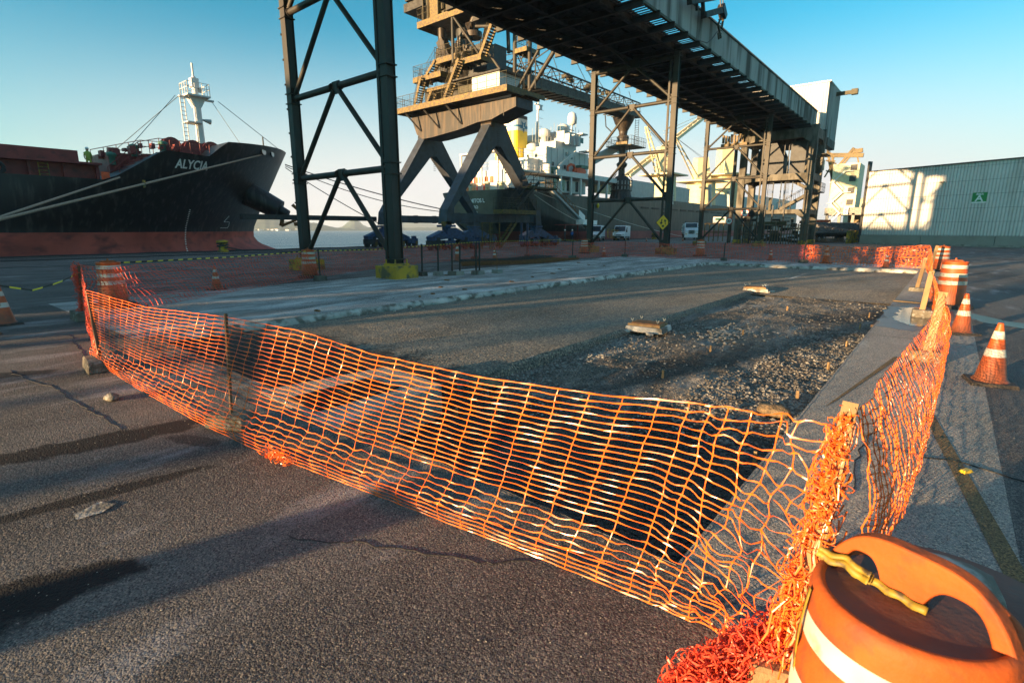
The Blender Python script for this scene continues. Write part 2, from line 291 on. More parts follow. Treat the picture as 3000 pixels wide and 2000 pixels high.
def wthing(name, label, cat, base, group=None):
    """an Empty at the thing's base whose parts are modelled in world coordinates"""
    o = thing(name, label, cat, base, 0, group); WB[o.name] = Vector(base); return o
def thing(name, label, cat, loc=(0, 0, 0), rz=0, group=None):
    o = D.objects.new(name, None); COL.objects.link(o); o.location = loc; o.rotation_euler.z = rz
    o.empty_display_size = .2; o['label'] = label; o['category'] = cat
    if group: o['group'] = group
    return o
def tag(o, label, cat, group=None):
    o['label'] = label; o['category'] = cat
    if group: o['group'] = group
    return o
def struct(o): o['kind'] = 'structure'; return o
def tree_copy(o, parent=None, loc=None, rz=None, label=None, group=None):
    kids = [c for c in D.objects if c.parent == o]
    c = o.copy(); COL.objects.link(c)
    if parent: c.parent = parent
    if loc is not None: c.location = loc
    if rz is not None: c.rotation_euler.z = rz
    if label: c['label'] = label
    if group: c['group'] = group
    for k in kids: tree_copy(k, c)
    return c
def text_mesh(name, body, size, material, parent=None, extrude=.004, bold=0, warp=None, align='CENTER', shear=0, sx=1, subdiv=0):
    cu = D.curves.new(name, 'FONT'); cu.body = body; cu.size = size; cu.extrude = extrude; cu.offset = bold; cu.align_x = align; cu.align_y = 'CENTER'; cu.shear = shear
    t = D.objects.new(name, cu); COL.objects.link(t); bpy.context.view_layer.update()
    me = D.meshes.new_from_object(t.evaluated_get(bpy.context.evaluated_depsgraph_get())); D.objects.remove(t)
    if subdiv:
        import bmesh
        bm = bmesh.new(); bm.from_mesh(me); bmesh.ops.subdivide_edges(bm, edges=[e for e in bm.edges if e.calc_length() > subdiv], cuts=3, use_grid_fill=True); bm.to_mesh(me); bm.free()
    if warp:
        for v in me.vertices: v.co = warp(Vector((v.co.x * sx, v.co.y, v.co.z)))
    me.materials.clear(); me.materials.append(material)
    o = D.objects.new(name, me); COL.objects.link(o)
    if parent: adopt(o, parent)
    return o
def nse(x, y, z=0, s=1): return noise.noise(Vector((x * s, y * s, z * s)))

# ================================================================ GROUND, PIT, SEA
XE = -48.0                                       # quay edge
PL, PR, PN, PF = -10.7, -.95, 2.62, 30.6         # pit: left, right, near, far
g = MB()
xs = [XE, -17.6, PL, PR, 1.2, 260]; ys = [-160, PN, PF, 420]
def cell(g, x0, x1, y0, y1, z=0): g.add([(x0, y0, z), (x1, y0, z), (x1, y1, z), (x0, y1, z)], [(0, 1, 2, 3)])
cell(g, XE, -17.6, -160, 420); cell(g, PR + 1.5, 260, -160, 420); cell(g, -17.6, PR + 1.5, -160, PN - .0); cell(g, -17.6, PR + 1.5, 34.6, 420)
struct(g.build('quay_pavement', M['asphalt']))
g = MB(); cell(g, -17.6, PL, PN, 34.6); cell(g, PL, PR + 1.5, PF, 34.6)
struct(g.build('slab_pavement', M['slab']))
g = MB(); cell(g, PR, PR + 1.5, PN, PF)
struct(g.build('pavement_band', M['kerbband']))
# quay wall under the edge
g = MB(); g.bx(XE - .35, XE + .01, -160, 420, -5, .06)
struct(g.build('quay_edge', M['conc_dark']))
# pit floor: smooth screed on the sea side and across the far end, rough gravel bed on the land side
def grid_sheet(x0, x1, y0, y1, nx, ny, zf):
    g = MB(); vs = []
    for j in range(ny + 1):
        for i in range(nx + 1):
            x = x0 + (x1 - x0) * i / nx; y = y0 + (y1 - y0) * j / ny; vs.append((x, y, zf(x, y)))
    fs = [(j * (nx + 1) + i, j * (nx + 1) + i + 1, (j + 1) * (nx + 1) + i + 1, (j + 1) * (nx + 1) + i) for j in range(ny) for i in range(nx)]
    g.add(vs, fs, True); return g
SX = -4.95; SY = 18.6
def z_screed(x, y): return -.15 + .008 * nse(x, y, 0, .6)
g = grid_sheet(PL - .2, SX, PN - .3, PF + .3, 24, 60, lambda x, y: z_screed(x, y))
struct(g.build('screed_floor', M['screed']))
def z_far(x, y):
    k = min(1, max(0, (y - SY) / 2.2)); return -.24 + (.09 * k) + .012 * nse(x, y, 0, .7)
g = grid_sheet(SX, PR + .2, SY - .3, PF + .3, 20, 44, z_far)
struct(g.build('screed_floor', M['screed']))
def z_gravel(x, y):
    return -.26 - .10 * max(0, min(1, (6.5 - y) / 3)) + .035 * nse(x, y, 0, .9) + .03 * nse(x, y, 3, 2.6) + .02 * nse(x, y, 5, 9) - .03 * (x < -3.6)
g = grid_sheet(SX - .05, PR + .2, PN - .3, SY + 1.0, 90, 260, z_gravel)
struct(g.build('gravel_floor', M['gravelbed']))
# step where the screed ends
def ragged(path, top, bot, out, n, seed, mt, name, rough=.03, lip=.02):
    """broken vertical concrete face along a path; out = unit normal into the pit"""
    g = MB(); vs = []; L_ = 6
    P = [Vector(p) for p in path]; seg = []; tot = 0
    for a, b in zip(P, P[1:]): seg.append((tot, (b - a).length, a, b)); tot += (b - a).length
    for i in range(n + 1):
        d = tot * i / n
        for t0, l, a, b in seg:
            if d <= t0 + l + 1e-6: p = a + (b - a) * ((d - t0) / l); tt = (b - a).normalized(); break
        nr = Vector((tt.y, -tt.x)) * out
        for k in range(L_ + 1):
            f = k / L_; z = top + (bot - top) * f
            o = lip * math.sin(f * 3) + rough * (1.3 * nse(d * .9, z * 4, seed) + .35 * nse(d * 4, z * 10, seed + 4)) * (0 if k == 0 else 1) + (.05 * f)
            if k == 0: o = -.02 + .02 * nse(d * 3, 1, seed)
            vs.append((p.x + nr.x * o, p.y + nr.y * o, z + (.003 if k == 0 else 0)))
    W = L_ + 1
    g.add(vs, [(i * W + k, i * W + k + 1, (i + 1) * W + k + 1, (i + 1) * W + k) for i in range(n) for k in range(L_)], False)
    o = g.build(name, mt); return struct(o)
ragged([(SX + .02, PN), (SX + .02, SY + .3)], -.15, -.40, 1, 160, 3, M['screed'], 'screed_step', .025, .03)
ragged([(PL, 2.9), (PL, PF)], .0, -.2, 1, 420, 1, M['broken'], 'broken_slab_edge', .05, .05)
ragged([(PL, PF), (PR, PF)], .0, -.2, 1, 220, 2, M['broken'], 'broken_slab_edge', .07, .06)
ragged([(PR, PF), (PR, PN)], .0, -.42, 1, 300, 5, M['concrete'], 'cut_slab_edge', .006, .0)
ragged([(PR, PN), (PL, 2.9)], .0, -.42, 1, 260, 6, M['concrete'], 'cut_slab_edge', .01, .0)
# fill the wedge between the straight sheets and the slanted near edge, with the drain island
g = MB(); g.prism([(PL - .01, PN - .01), (PR, PN - .01), (-4.3, PN + .06), (-5.95, PN + .14), (PL - .01, 2.92)], -.42, .002, 'Z')
struct(g.build('pavement_edge_strip', M['asphalt']))
g = MB(); g.prism([(-4.25, 2.5), (-4.55, 4.15), (-5.75, 4.25), (-6.0, 2.6)], -.42, .006, 'Z')
struct(g.build('drain_surround', M['kerbband']))
# low outcrop of pale concrete where the slab lip is chipped
g = MB()
for i in range(70):
    y = random.uniform(7, PF); x = PL + random.uniform(-.03, .3); r = random.uniform(.015, .05)
    if random.random() < .3: x = random.uniform(PL, PR); y = PF - random.uniform(0, .25)
    g.box((x, y, z_screed(x, y) + r * .4), (r * 2, r * 1.6, r), random.random() * 3, random.random(), random.random())
o = g.build('concrete_rubble', M['broken']); o['kind'] = 'stuff'
tag(o, 'pale crumbs of broken concrete along the foot of the slab edge', 'rubble')

# drain grate on the island
dg = wthing('drain_grate', 'rusty black drain grate with parallel slots in the concrete surround', 'drain', (-5.1, 3.2, 0))
g = MB(); 
for (x0, x1, y0, y1) in ((-5.42, -5.38, 2.66, 3.72), (-4.86, -4.82, 2.66, 3.72), (-5.38, -4.86, 2.66, 2.70), (-5.38, -4.86, 3.68, 3.72), (-5.38, -4.86, 3.17, 3.21)): g.bx(x0, x1, y0, y1, .007, .03)
g.build('frame', M['grate'], dg)
g = MB()
for k in range(9):
    x = -5.35 + .058 * k
    for y0, y1 in ((2.70, 3.17), (3.21, 3.68)): g.bx(x - .012, x + .012, y0, y1, .010, .026)
g.build('bars', M['grate'], dg)
g = MB(); g.bx(-5.38, -4.86, 2.70, 3.68, .0065, .0085); g.build('sump', M['black'], dg)

# markings, stains, water
def blob(pts, n=3, amp=.05, seed=0, z=.004):
    out = []
    for i in range(len(pts)):
        a, b = Vector(pts[i]), Vector(pts[(i + 1) % len(pts)])
        for k in range(n * 3):
            p = a + (b - a) * k / (n * 3.); l = min(1, (b - a).length)
            out.append((p.x + amp * l * (nse(p.x * 3, p.y * 3, seed) + .6 * nse(p.x * 11, p.y * 11, seed)), p.y + amp * l * (nse(p.x * 3, p.y * 3, seed + 9) + .6 * nse(p.x * 11, p.y * 11, seed + 7))))
    g = MB(); g.sheet(out, z); return g
struct(blob([(-4.25, .55), (-4.30, .72), (-4.20, .78), (-4.12, .68), (-4.14, .56)], 4, .2, 5, .006).build('cement_splash', M['broken']))
struct(blob([(-.88, 12.3), (-.92, 14.0), (-.85, 15.6), (-.35, 16.6), (.2, 16.4), (.3, 14.6), (.25, 12.8), (-.3, 12.0)], 4, .18, 5, .005).build('damp_patch', M['damp']))
struct(blob([(-.72, 13.2), (-.72, 15.2), (-.5, 15.9), (-.05, 15.6), (-.05, 12.9), (-.35, 12.7)], 4, .2, 6, .009).build('puddle', M['wet']))
struct(blob([(.35, 14.8), (.6, 15.5), (1.1, 14.7), (2.6, 13.6), (1.6, 13.5), (.8, 14.1)], 4, .1, 7, .005).build('puddle', M['wet']))
g = MB(); g.sheet([(.02, 6.6), (.11, 6.6), (.78, 2.4), (.66, 2.4)], .004); struct(g.build('painted_line', M['paint_line']))
g = MB(); g.sheet([(-.80, 6.2), (-.74, 6.5), (-.35, 9.4), (-.42, 9.4)], .005); struct(g.build('painted_line', M['paint_line']))
# steel crane rails in the quay
for X in (-35.5, -45.6):
    g = MB(); g.bx(X - .14, X - .06, -150, 410, -.01, .012); g.bx(X + .06, X + .14, -150, 410, -.01, .012); g.bx(X - .035, X + .035, -150, 410, -.01, .02)
    struct(g.build('crane_rail', M['machine_dark']))
# slab joints
g = MB()
for y in (8.5, 13.5, 18.5, 23.5, 28.5): g.bx(-17.6, PL - .05, y, y + .015, .001, .004)
for y in (11.2, 24): g.bx(PR + .05, PR + 1.5, y, y + .008, .001, .003)
g.bx(-17.62, -17.60, PN, 34.6, .001, .004)
for x in (-25.5, -31, -40): g.bx(x, x + .02, -60, 160, .001, .004)
struct(g.build('slab_joints', M['black']))
g = MB(); x, y = -.30, 4.2; pts = []
for i in range(60): pts.append((x, y, .004)); x += random.uniform(-.035, .037); y += .13
g.path(pts, .006, 4)
pts = [(.0, 5.0, .004)]; x, y = -.3, 5.3
pts = []
for i in range(40): pts.append((x, y, .004)); x += .09; y += random.uniform(-.05, .045)
g.path(pts, .006, 4)
for (x0, y0, dx, dy, n_) in ((-9.5, .9, .11, .012, 34), (-7.6, 2.2, -.10, .02, 30), (-2.9, 1.35, .05, .03, 26), (-12, 2.0, .1, -.01, 30)):
    pts = []; x, y = x0, y0
    for i in range(n_): pts.append((x, y, .002)); x += dx + random.uniform(-.03, .03); y += dy + random.uniform(-.03, .03)
    g.path(pts, .0035, 4)
struct(g.build('pavement_crack', M['black']))

# gravel: many small angular stones lying on the bed
def stones(name, mt, spots, seed, lab):
    rnd = random.Random(seed); g = MB()
    base = [Vector(v) for v in ((1, 0, 0), (-1, 0, 0), (0, 1, 0), (0, -1, 0), (0, 0, 1), (0, 0, -1))]
    fs = [(0, 2, 4), (2, 1, 4), (1, 3, 4), (3, 0, 4), (2, 0, 5), (1, 2, 5), (3, 1, 5), (0, 3, 5)]
    for (x, y, z, r) in spots:
        a = rnd.random() * 6.28; Rm = Matrix.Rotation(a, 3, 'Z') @ Matrix.Rotation(rnd.uniform(-.5, .5), 3, 'X')
        g.add([Vector((x, y, z)) + Rm @ Vector((v.x * r * rnd.uniform(.7, 1.4), v.y * r * rnd.uniform(.6, 1.1), v.z * r * rnd.uniform(.35, .7))) for v in base], fs)
    o = g.build(name, mt); o['kind'] = 'stuff'; tag(o, lab, 'gravel'); return o
rnd = random.Random(5); A = []; B = []
def dens(x, y):
    d = .10 + .55 * max(0, nse(x, y, 11, .55)) + (.75 if x > -2.3 - .5 * nse(x, y, 2, .5) and y < 13 else 0) + (.6 if SX < x < -4.2 and y < 12 else 0)
    if y < 6: d += .25
    if y > 15: d *= .5
    return d
for i in range(42000):
    y = PN + (SY + .5 - PN) * rnd.random() ** 1.5; x = rnd.uniform(SX + .05, PR)
    if rnd.random() < dens(x, y):
        r = rnd.uniform(.010, .026) * (1.25 if x > -2.3 else 1); (A if rnd.random() < .3 else B).append((x, y, z_gravel(x, y) + r * .2, r))
for i in range(260):
    a, rr = rnd.random() * 6.28, abs(rnd.gauss(0, .55)); x, y = -3.35 + rr * math.cos(a), 11.0 + 1.4 * rr * math.sin(a); A.append((x, y, z_gravel(x, y) + .02, rnd.uniform(.02, .05)))
for i in range(160):
    x, y = rnd.uniform(SX + .1, -4.2), rnd.uniform(4.5, 9.5); A.append((x, y, z_gravel(x, y) + .02, rnd.uniform(.015, .035)))
stones('pale_gravel', M['stone'], [q for q in A if q[1] > 5.2 + nse(q[0], q[1], 4, 1.3)], 1, 'pale angular gravel stones scattered over the rough pit bed')
lim = lambda q: 5.6 + .9 * nse(q[0], q[1], 4, 1.3)
stones('grey_gravel', M['stone_dark'], [q for q in B if q[1] > lim(q)], 2, 'grey crushed stone covering the rough side of the pit')
stones('shade_gravel', M['shade_stone'], [q for q in B if q[1] <= lim(q)], 4, 'crushed stone darkened to imitate shade in the deepest near corner of the pit')  # near stones split off to carry the painted shade
C_ = []
for i in range(1500):
    x, y = rnd.uniform(-7, 1.0), rnd.uniform(-.2, 2.6); C_.append((x, y, .002, rnd.uniform(.002, .006)))
for i in range(260):
    x, y = rnd.uniform(-16, -10.8), rnd.uniform(3, 30); C_.append((x, y, .004, rnd.uniform(.008, .03)))
for i in range(300):
    x, y = rnd.uniform(-.9, 1.6), rnd.uniform(2.6, 20); C_.append((x, y, .002, rnd.uniform(.003, .010)))
o = stones('loose_grit', M['stone'], C_, 3, 'pale grit and stone chips strewn on the pavement')

g = MB()
for (px_, py_, r_) in ((1292, 842, .13), (1268, 862, .07), (1310, 822, .12), (1308, 807, .10), (1230, 870, .09), (1362, 849, .10), (1290, 797, .10), (930, 912, .08), (1695, 770, .12), (1725, 776, .12), (1770, 779, .12), (1640, 790, .1), (1620, 802, .12), (1560, 812, .14), (1500, 826, .1)):
    p = oZ(px_, py_); g.box((p.x, p.y, .02), (r_ * 2, r_ * .8, .035), random.random() * 3, .1, .1, .7)
o = g.build('brick_fragments', M['rust']); o['kind'] = 'stuff'; tag(o, 'rust-brown flat fragments scattered on the pale slab', 'debris')
# sea and far hills
g = MB(); N_ = 1
g.add([(-4500, -2400, -2.4), (XE - .3, -2400, -2.4), (XE - .3, 5100, -2.4), (-4500, 5100, -2.4)], [(0, 1, 2, 3)])
sea = g.build('sea_water', None or M['wet']); struct(sea)
ms = D.materials.new('sea_surface'); ms.use_nodes = True; nt = ms.node_tree; b = nt.nodes['Principled BSDF']
b.inputs['Base Color'].default_value = (.03, .13, .20, 1); b.inputs['Roughness'].default_value = .28; b.inputs['IOR'].default_value = 1.33; b.inputs['Specular IOR Level'].default_value = .28
tc = nt.nodes.new('ShaderNodeTexCoord'); n = nt.nodes.new('ShaderNodeTexNoise'); n.inputs['Scale'].default_value = .8; n.inputs['Detail'].default_value = 6
n2 = nt.nodes.new('ShaderNodeTexNoise'); n2.inputs['Scale'].default_value = .06; n2.inputs['Detail'].default_value = 5
ad = nt.nodes.new('ShaderNodeMath'); ad.operation = 'MULTIPLY_ADD'; ad.inputs[1].default_value = 3
bp = nt.nodes.new('ShaderNodeBump'); bp.inputs['Strength'].default_value = 1; bp.inputs['Distance'].default_value = 1.8
nt.links.new(tc.outputs['Object'], n.inputs[0]); nt.links.new(tc.outputs['Object'], n2.inputs[0]); nt.links.new(n2.outputs[0], ad.inputs[0]); nt.links.new(n.outputs[0], ad.inputs[2])
nt.links.new(ad.outputs[0], bp.inputs['Height']); nt.links.new(bp.outputs[0], b.inputs['Normal']); sea.data.materials[0] = ms
M['hill'] = mat('wooded_hills', (.045, .075, .045), .95, 0, .4, .02, (.10, .12, .07), (.5, .6))
def hill(name, a0, a1, dist, prof, depth, seed):
    """a ridge seen between two picture columns, at a real distance and height"""
    g = MB(); n = 90; vs = []; rows = 7
    for i in range(n + 1):
        f = i / n; px = a0 + (a1 - a0) * f; d = ray(px, 672); d.z = 0; d.normalize()
        h = prof(f) * (1 + .12 * nse(f * 22, seed)) + dist * .0012 * nse(f * 60, seed + 3)
        for k in range(rows + 1):
            t = k / rows; p = d * (dist + depth * (t - .5)); z = -2.5 + max(0, h) * math.sin(math.pi * min(1, t * 1.02)) ** .7
            vs.append((p.x, p.y, z + (0 if k in (0, rows) else h * .05 * nse(i * .7, k * .9, seed))))
    W = rows + 1
    g.add(vs, [(i * W + k, i * W + k + 1, (i + 1) * W + k + 1, (i + 1) * W + k) for i in range(n) for k in range(rows)], True)
    return struct(g.build(name, M['hill']))
hill('wooded_hill', 640, 1090, 1900, lambda f: 18 + 27 * math.exp(-((f - .32) / .2) ** 2) + 14 * math.exp(-((f - .62) / .12) ** 2) - 14 * f, 500, 1)
hill('far_hill', 960, 1130, 2600, lambda f: 10 + 42 * math.exp(-((f - .46) / .16) ** 2), 500, 2)
hill('far_mountain', 1090, 1480, 3600, lambda f: 14 + 38 * math.exp(-((f - .28) / .13) ** 2) + 30 * math.exp(-((f - .12) / .08) ** 2) + 22 * math.exp(-((f - .45) / .12) ** 2), 700, 3)
hill('low_shore', 1080, 1500, 2100, lambda f: 12 + 6 * nse(f * 9, 2), 500, 4)
hill('low_shore', 1500, 2700, 2000, lambda f: 12 + 9 * nse(f * 6, 5), 500, 6)
g = MB()
for i in range(46):
    d = ray(random.uniform(650, 905), 672); d.z = 0; d.normalize(); p = d * random.uniform(1655, 1675); w = random.uniform(4, 12)
    g.box((p.x, p.y, 0), (w, w, random.uniform(3, 6)), random.random())
for i in range(10): pass
o = g.build('shore_houses', M['white']); o['kind'] = 'stuff'; tag(o, 'string of tiny pale shore houses below the wooded hill', 'houses')

# ================================================================ GALLERY AND ITS STEEL TOWERS
def support_tower(Y, label, footmat, top=14.0, group='steel towers under the conveyor gallery', pole=True):
    t = wthing('support_tower', label, 'steel tower', (-19.85, Y, 0), group)
    XL, XR = -23.2, -16.5
    for X in (XL, XR):
        g = MB(); g.bx(X - .19, X + .19, Y - .2, Y - .17, .5, top); g.bx(X - .19, X + .19, Y + .17, Y + .2, .5, top); g.bx(X - .02, X + .02, Y - .17, Y + .17, .5, top)
        g.bx(X - .13, X + .13, Y - .16, Y + .16, .5, top)
        for z in (.52, 4.1, 7.45, 10.85, top - .05):
            g.bx(X - .24, X + .24, Y - .25, Y + .25, z + .18, z + .22); g.bx(X - .24, X + .24, Y - .25, Y + .25, z - .22, z - .18)
        for z in range(2, int(top)): g.bx(X - .21, X - .19, Y - .24, Y - .2, z, z + .08)
        g.build('leg', M['steel'], t)
        g = MB(); g.bx(X - .62, X + .62, Y - .55, Y + .55, 0, .48); g.bx(X - .35, X + .35, Y - .35, Y + .35, .48, .56)
        for a in (-.28, .28):
            for b_ in (-.28, .28): g.tube((X + a, Y + b_, .55), (X + a, Y + b_, .72), .03, 6)
        g.build('footing', footmat, t)
    xm = (XL + XR) / 2
    for z in (4.1, 7.45, 10.85, top - .25):
        g = MB(); g.tube((XL + .2, Y, z), (xm - .25, Y, z), .13, 10); g.tube((xm + .25, Y, z), (XR - .2, Y, z), .13, 10)
        g.bx(xm - .26, xm + .26, Y - .02, Y + .02, z - .28, z + .2)
        for x in (xm - .28, xm + .28, XL + .28, XR - .28): g.tube((x - .02, Y, z), (x + .02, Y, z), .17, 10)
        g.build('strut', M['steel'], t)
    for z0, z1 in ((.75, 4.1), (4.25, 7.45), (7.6, 10.85), (11.0, top - .25)):
        for X, s in ((XL, 1), (XR, -1)):
            g = MB(); g.tube((X + s * .22, Y, z0), (xm - s * .16, Y, z1 - .12), .105, 8)
            g.box((X + s * .26, Y, z0 + .12), (.26, .03, .4)); g.build('brace', M['steel'], t)
    if pole:
        g = MB(); g.bx(XR - .52, XR - .38, Y - .12, Y - .02, .1, top)
        for z in range(1, int(top), 2): g.bx(XR - .4, XR - .18, Y - .1, Y - .05, z, z + .07)
        g.build('cable_duct', M['steel'], t)
    return t
support_tower(12.9, 'nearest steel tower, with yellow footings, under the conveyor gallery', M['yellow'])
support_tower(38.2, 'second steel tower, carrying the yellow lane sign', M['tan_footing'])
support_tower(63.3, 'third steel tower, standing before the concrete transfer tower', M['tan_footing'])
for Y in (-12.3, -37.5): support_tower(Y, 'gallery tower behind the camera, %s' % {-12.3: 'nearest to it', -37.5: 'second from it'}[Y], M['yellow'])

gal = wthing('conveyor_gallery', 'long elevated conveyor gallery with dark underside and grey corrugated siding', 'conveyor gallery', (-20, 0, 14))
Y0, Y1 = -50, 79
g = MB(); g.bx(-23.3, -16.7, Y0, Y1, 14.72, 14.80)
for X in (-22.3, -17.6, -19.9, -21.1, -18.8): g.bx(X - .35, X + .35, Y0, Y1, 14.60, 14.71)
g.build('deck', M['steel_dark'], gal)
for X in (-23.2, -20.0, -16.8):
    g = MB(); g.ibar((X, Y0, 14.35), (X, Y1, 14.35), .3, .5); g.build('girder', M['steel_dark'], gal)
g = MB()
y = Y0; nb = 0
while y < Y1 - 1:
    nb += 1; y += 2.15
    if y < -12: continue
    b_ = MB(); b_.ibar((-23.95, y, 14.22), (-14.95, y, 14.22), .22, .34, .03); b_.build('cross_beam', M['steel'], gal)
g = MB(); y = -12
k = 0
while y < Y1 - 3:
    s = 1 if k % 2 else -1
    g.bar((-20 - 3.2 * s, y, 14.33), (-20 + 3.2 * s, y + 4.3, 14.33), .09); g.bar((-20 + 3.2 * s, y, 14.36), (-20 - 3.2 * s, y + 4.3, 14.36), .09)
    y += 4.3; k += 1
g.build('wind_bracing', M['steel'], gal)
for (xa, xb) in ((-16.55, -15.3), (-23.95, -23.45)):
    g = MB(); y = -12.
    while y < Y1:
        g.bx(xa, xb, y, y + .10, 14.44, 14.48); y += .34
    g.bx(xa, xa + .05, -12, Y1, 14.40, 14.50); g.bx(xb - .05, xb, -12, Y1, 14.40, 14.50)
    g.build('walkway_grating', M['steel'], gal)
g = MB(); y = -12.
while y < Y1: g.tube((-23.92, y, 14.5), (-23.92, y, 15.4), .02, 5); y += 1.075
for z in (14.95, 15.4): g.tube((-23.92, -12, z), (-23.92, Y1, z), .02, 5)
g.build('handrail', M['steel'], gal)
# corrugated siding, real corrugations
def corr_sheet(p0, p1, z0, z1, pitch=.22, depth=.035, up=None):
    g = MB(); p0, p1 = Vector((p0[0], p0[1], 0)), Vector((p1[0], p1[1], 0)); L_ = (p1 - p0).length; t = (p1 - p0) / L_; nrm = Vector((t.y, -t.x, 0)); n = int(L_ / pitch * 2); vs = []
    for i in range(n + 1):
        p = p0 + t * (L_ * i / n)
        for off in ((depth if i % 2 else 0), (depth if i % 2 else 0)):
            pass
        o_ = depth if i % 2 else -depth
        vs.append((p.x + nrm.x * o_, p.y + nrm.y * o_, z0)); vs.append((p.x + nrm.x * o_, p.y + nrm.y * o_, z1))
    g.add(vs, [(2 * i, 2 * i + 2, 2 * i + 3, 2 * i + 1) for i in range(n)], False); return g
g = corr_sheet((-15.22, Y0), (-15.22, Y1), 14.5, 16.35, .24, .04); g.build('siding', M['siding'], gal)
g = MB(); g.bx(-15.32, -15.14, Y0, Y1, 14.36, 14.5); g.build('bottom_rail', M['steel_olive'], gal)
g = MB(); g.bx(-15.35, -15.12, Y0, Y1, 16.35, 16.42)
y = -12.
while y < Y1: g.bx(-15.4, -15.08, y, y + .1, 16.42, 16.47); y += .26
g.build('top_rail', M['steel'], gal)
g = MB(); g.bx(-21.9, -18.1, Y0, Y1, 14.85, 15.9); g.build('conveyor_hood', M['steel_dark'], gal)
for Y in (38.2, 63.3, 12.9):
    g = MB(); g.tube((-23.2, Y, 13.75), (-16.5, Y, 13.75), .2, 10); g.bx(-20.4, -19.3, Y - .2, Y + .2, 13.5, 14.1)
    g.bar((-20, Y, 13.6), (-20, Y + 4.2, 14.2), .12); g.bar((-20, Y, 13.6), (-20, Y - 4.2, 14.2), .12); g.build('bearing_beam', M['steel'], gal)

# sign on the second tower
sg = wthing('lane_sign', 'yellow diamond road sign with black lane arrows on the second steel tower', 'sign', (-17.0, 37.6, 0))
ctr = oY(1942, 652, 37.7); c_, s_ = math.cos(YAW + .2), math.sin(YAW + .2)
def onsign(u, v, w=0): return Vector((ctr.x + u * c_ + w * s_, ctr.y + u * s_ - w * c_, ctr.z + v))
def signplate(k, w0, w1, mt, nm, par):
    g = MB(); P = [(0, k), (k, 0), (0, -k), (-k, 0)]
    vs = [onsign(u, v, w0) for u, v in P] + [onsign(u, v, w1) for u, v in P]; g.add(vs, [(0, 1, 2, 3), (7, 6, 5, 4)] + [(i, (i + 1) % 4, 4 + (i + 1) % 4, 4 + i) for i in range(4)]); return g.build(nm, mt, par)
signplate(.58, 0, .02, M['sign_black'], 'border', sg); signplate(.54, .02, .026, M['sign_yellow'], 'face', sg)
def strokes(polys, mt, nm, par, w0=.026, w1=.032):
    g = MB()
    for P in polys:
        n = len(P); vs = [onsign(u, v, w0) for u, v in P] + [onsign(u, v, w1) for u, v in P]
        g.add(vs, [tuple(range(n)), tuple(range(2 * n - 1, n - 1, -1))] + [(i, (i + 1) % n, n + (i + 1) % n, n + i) for i in range(n)])
    return g.build(nm, mt, par)
strokes([[(-.13, .24), (-.07, .26), (-.10, .02), (-.02, -.0), (-.16, -.16), (-.27, .02), (-.17, .02), (-.17, .10)],
         [(.22, -.14), (.16, -.16), (.14, .08), (.06, .06), (.12, .26), (.26, .12), (.20, .10), (.20, 0)],
         [(-.08, -.33), (-.08, -.22), (-.04, -.18), (.05, -.18), (.09, -.22), (.09, -.33)]], M['sign_black'], 'arrows', sg)
g = MB(); g.tube(onsign(-.12, .55, -.1), onsign(-.12, -1.6, -.1), .04, 8); g.bar(onsign(-.2, .2, -.03), onsign(.25, .2, -.03), .04); g.build('bracket', M['steel'], sg)

# ================================================================ ORANGE NET FENCE
def resample(P, L, n):
    out = []; acc = [0]
    for a, b in zip(P, P[1:]): acc.append(acc[-1] + (Vector(b) - Vector(a)).length)
    for i in range(n + 1):
        d = acc[-1] * i / n
        for k in range(len(P) - 1):
            if d <= acc[k + 1] + 1e-7: f = (d - acc[k]) / max(1e-6, acc[k + 1] - acc[k]); out.append(Vector(P[k]).lerp(Vector(P[k + 1]), f)); break
    return out
def make_net(g, top, bot, cell_w, rows, rh, rv, wob=.012, vmap=None, offs=None, seed=0, sub=2, nside=4, slant=0.0, endwob=None, ufn=None):
    """a hanging mesh: `rows` long strands along the fence and short uprights joining them"""
    L_ = sum((Vector(b) - Vector(a)).length for a, b in zip(top, top[1:])); n = max(4, int(L_ / cell_w)); N2 = n * sub
    T = resample(top, L_, N2 if not ufn else N2 * 8); B = resample(bot, L_, N2 if not ufn else N2 * 8)
    if ufn: T = [T[min(N2 * 8, int(round(ufn(i / N2) * N2 * 8)))] for i in range(N2 + 1)]; B = [B[min(N2 * 8, int(round(ufn(i / N2) * N2 * 8)))] for i in range(N2 + 1)]
    def S(i, k):
        f = k / (rows - 1); v = vmap(f) if vmap else f; u = i / N2
        j = min(N2, max(0, i + slant * (f - .5) * sub * 6)); j0 = int(j); j1 = min(N2, j0 + 1); fr = j - j0
        t = T[j0].lerp(T[j1], fr); b = B[j0].lerp(B[j1], fr); p = b.lerp(t, v)
        w = wob * (1 + (endwob(u) if endwob else 0)) * (1 if 0 < k < rows - 1 else .5)
        p = p + Vector((nse(i * .21, k * .35, seed), nse(i * .19, k * .31, seed + 5), .7 * nse(i * .33, k * .5, seed + 9))) * w * 2
        if offs: p = p + offs(u, f)
        if p.z < .012: p.z = .012 + .004 * (k % 3)
        return p
    for k in range(rows):
        pts = [S(i, k) for i in range(N2 + 1)]
        g.path(pts, [rh * (1.75 if i % sub == 0 else (1.1 if sub > 2 and i % sub in (1, sub - 1) else .85)) for i in range(N2 + 1)] if sub > 1 else rh, nside, ka=.38, kb=1.35, tw=1.6)
    for i in range(0, N2 + 1, sub):
        for k in range(rows - 1):
            a, b = S(i, k), S(i, k + 1); m_ = (a + b) / 2
            if rv > .0022: g.path([a, m_ + Vector((nse(i, k, 3), nse(i, k, 4), 0)) * wob * .4, b], [rv * 1.6, rv * .75, rv * 1.6], nside, ka=1.25, kb=.45, tw=1.2)
            else: g.path([a, b], rv, 3)
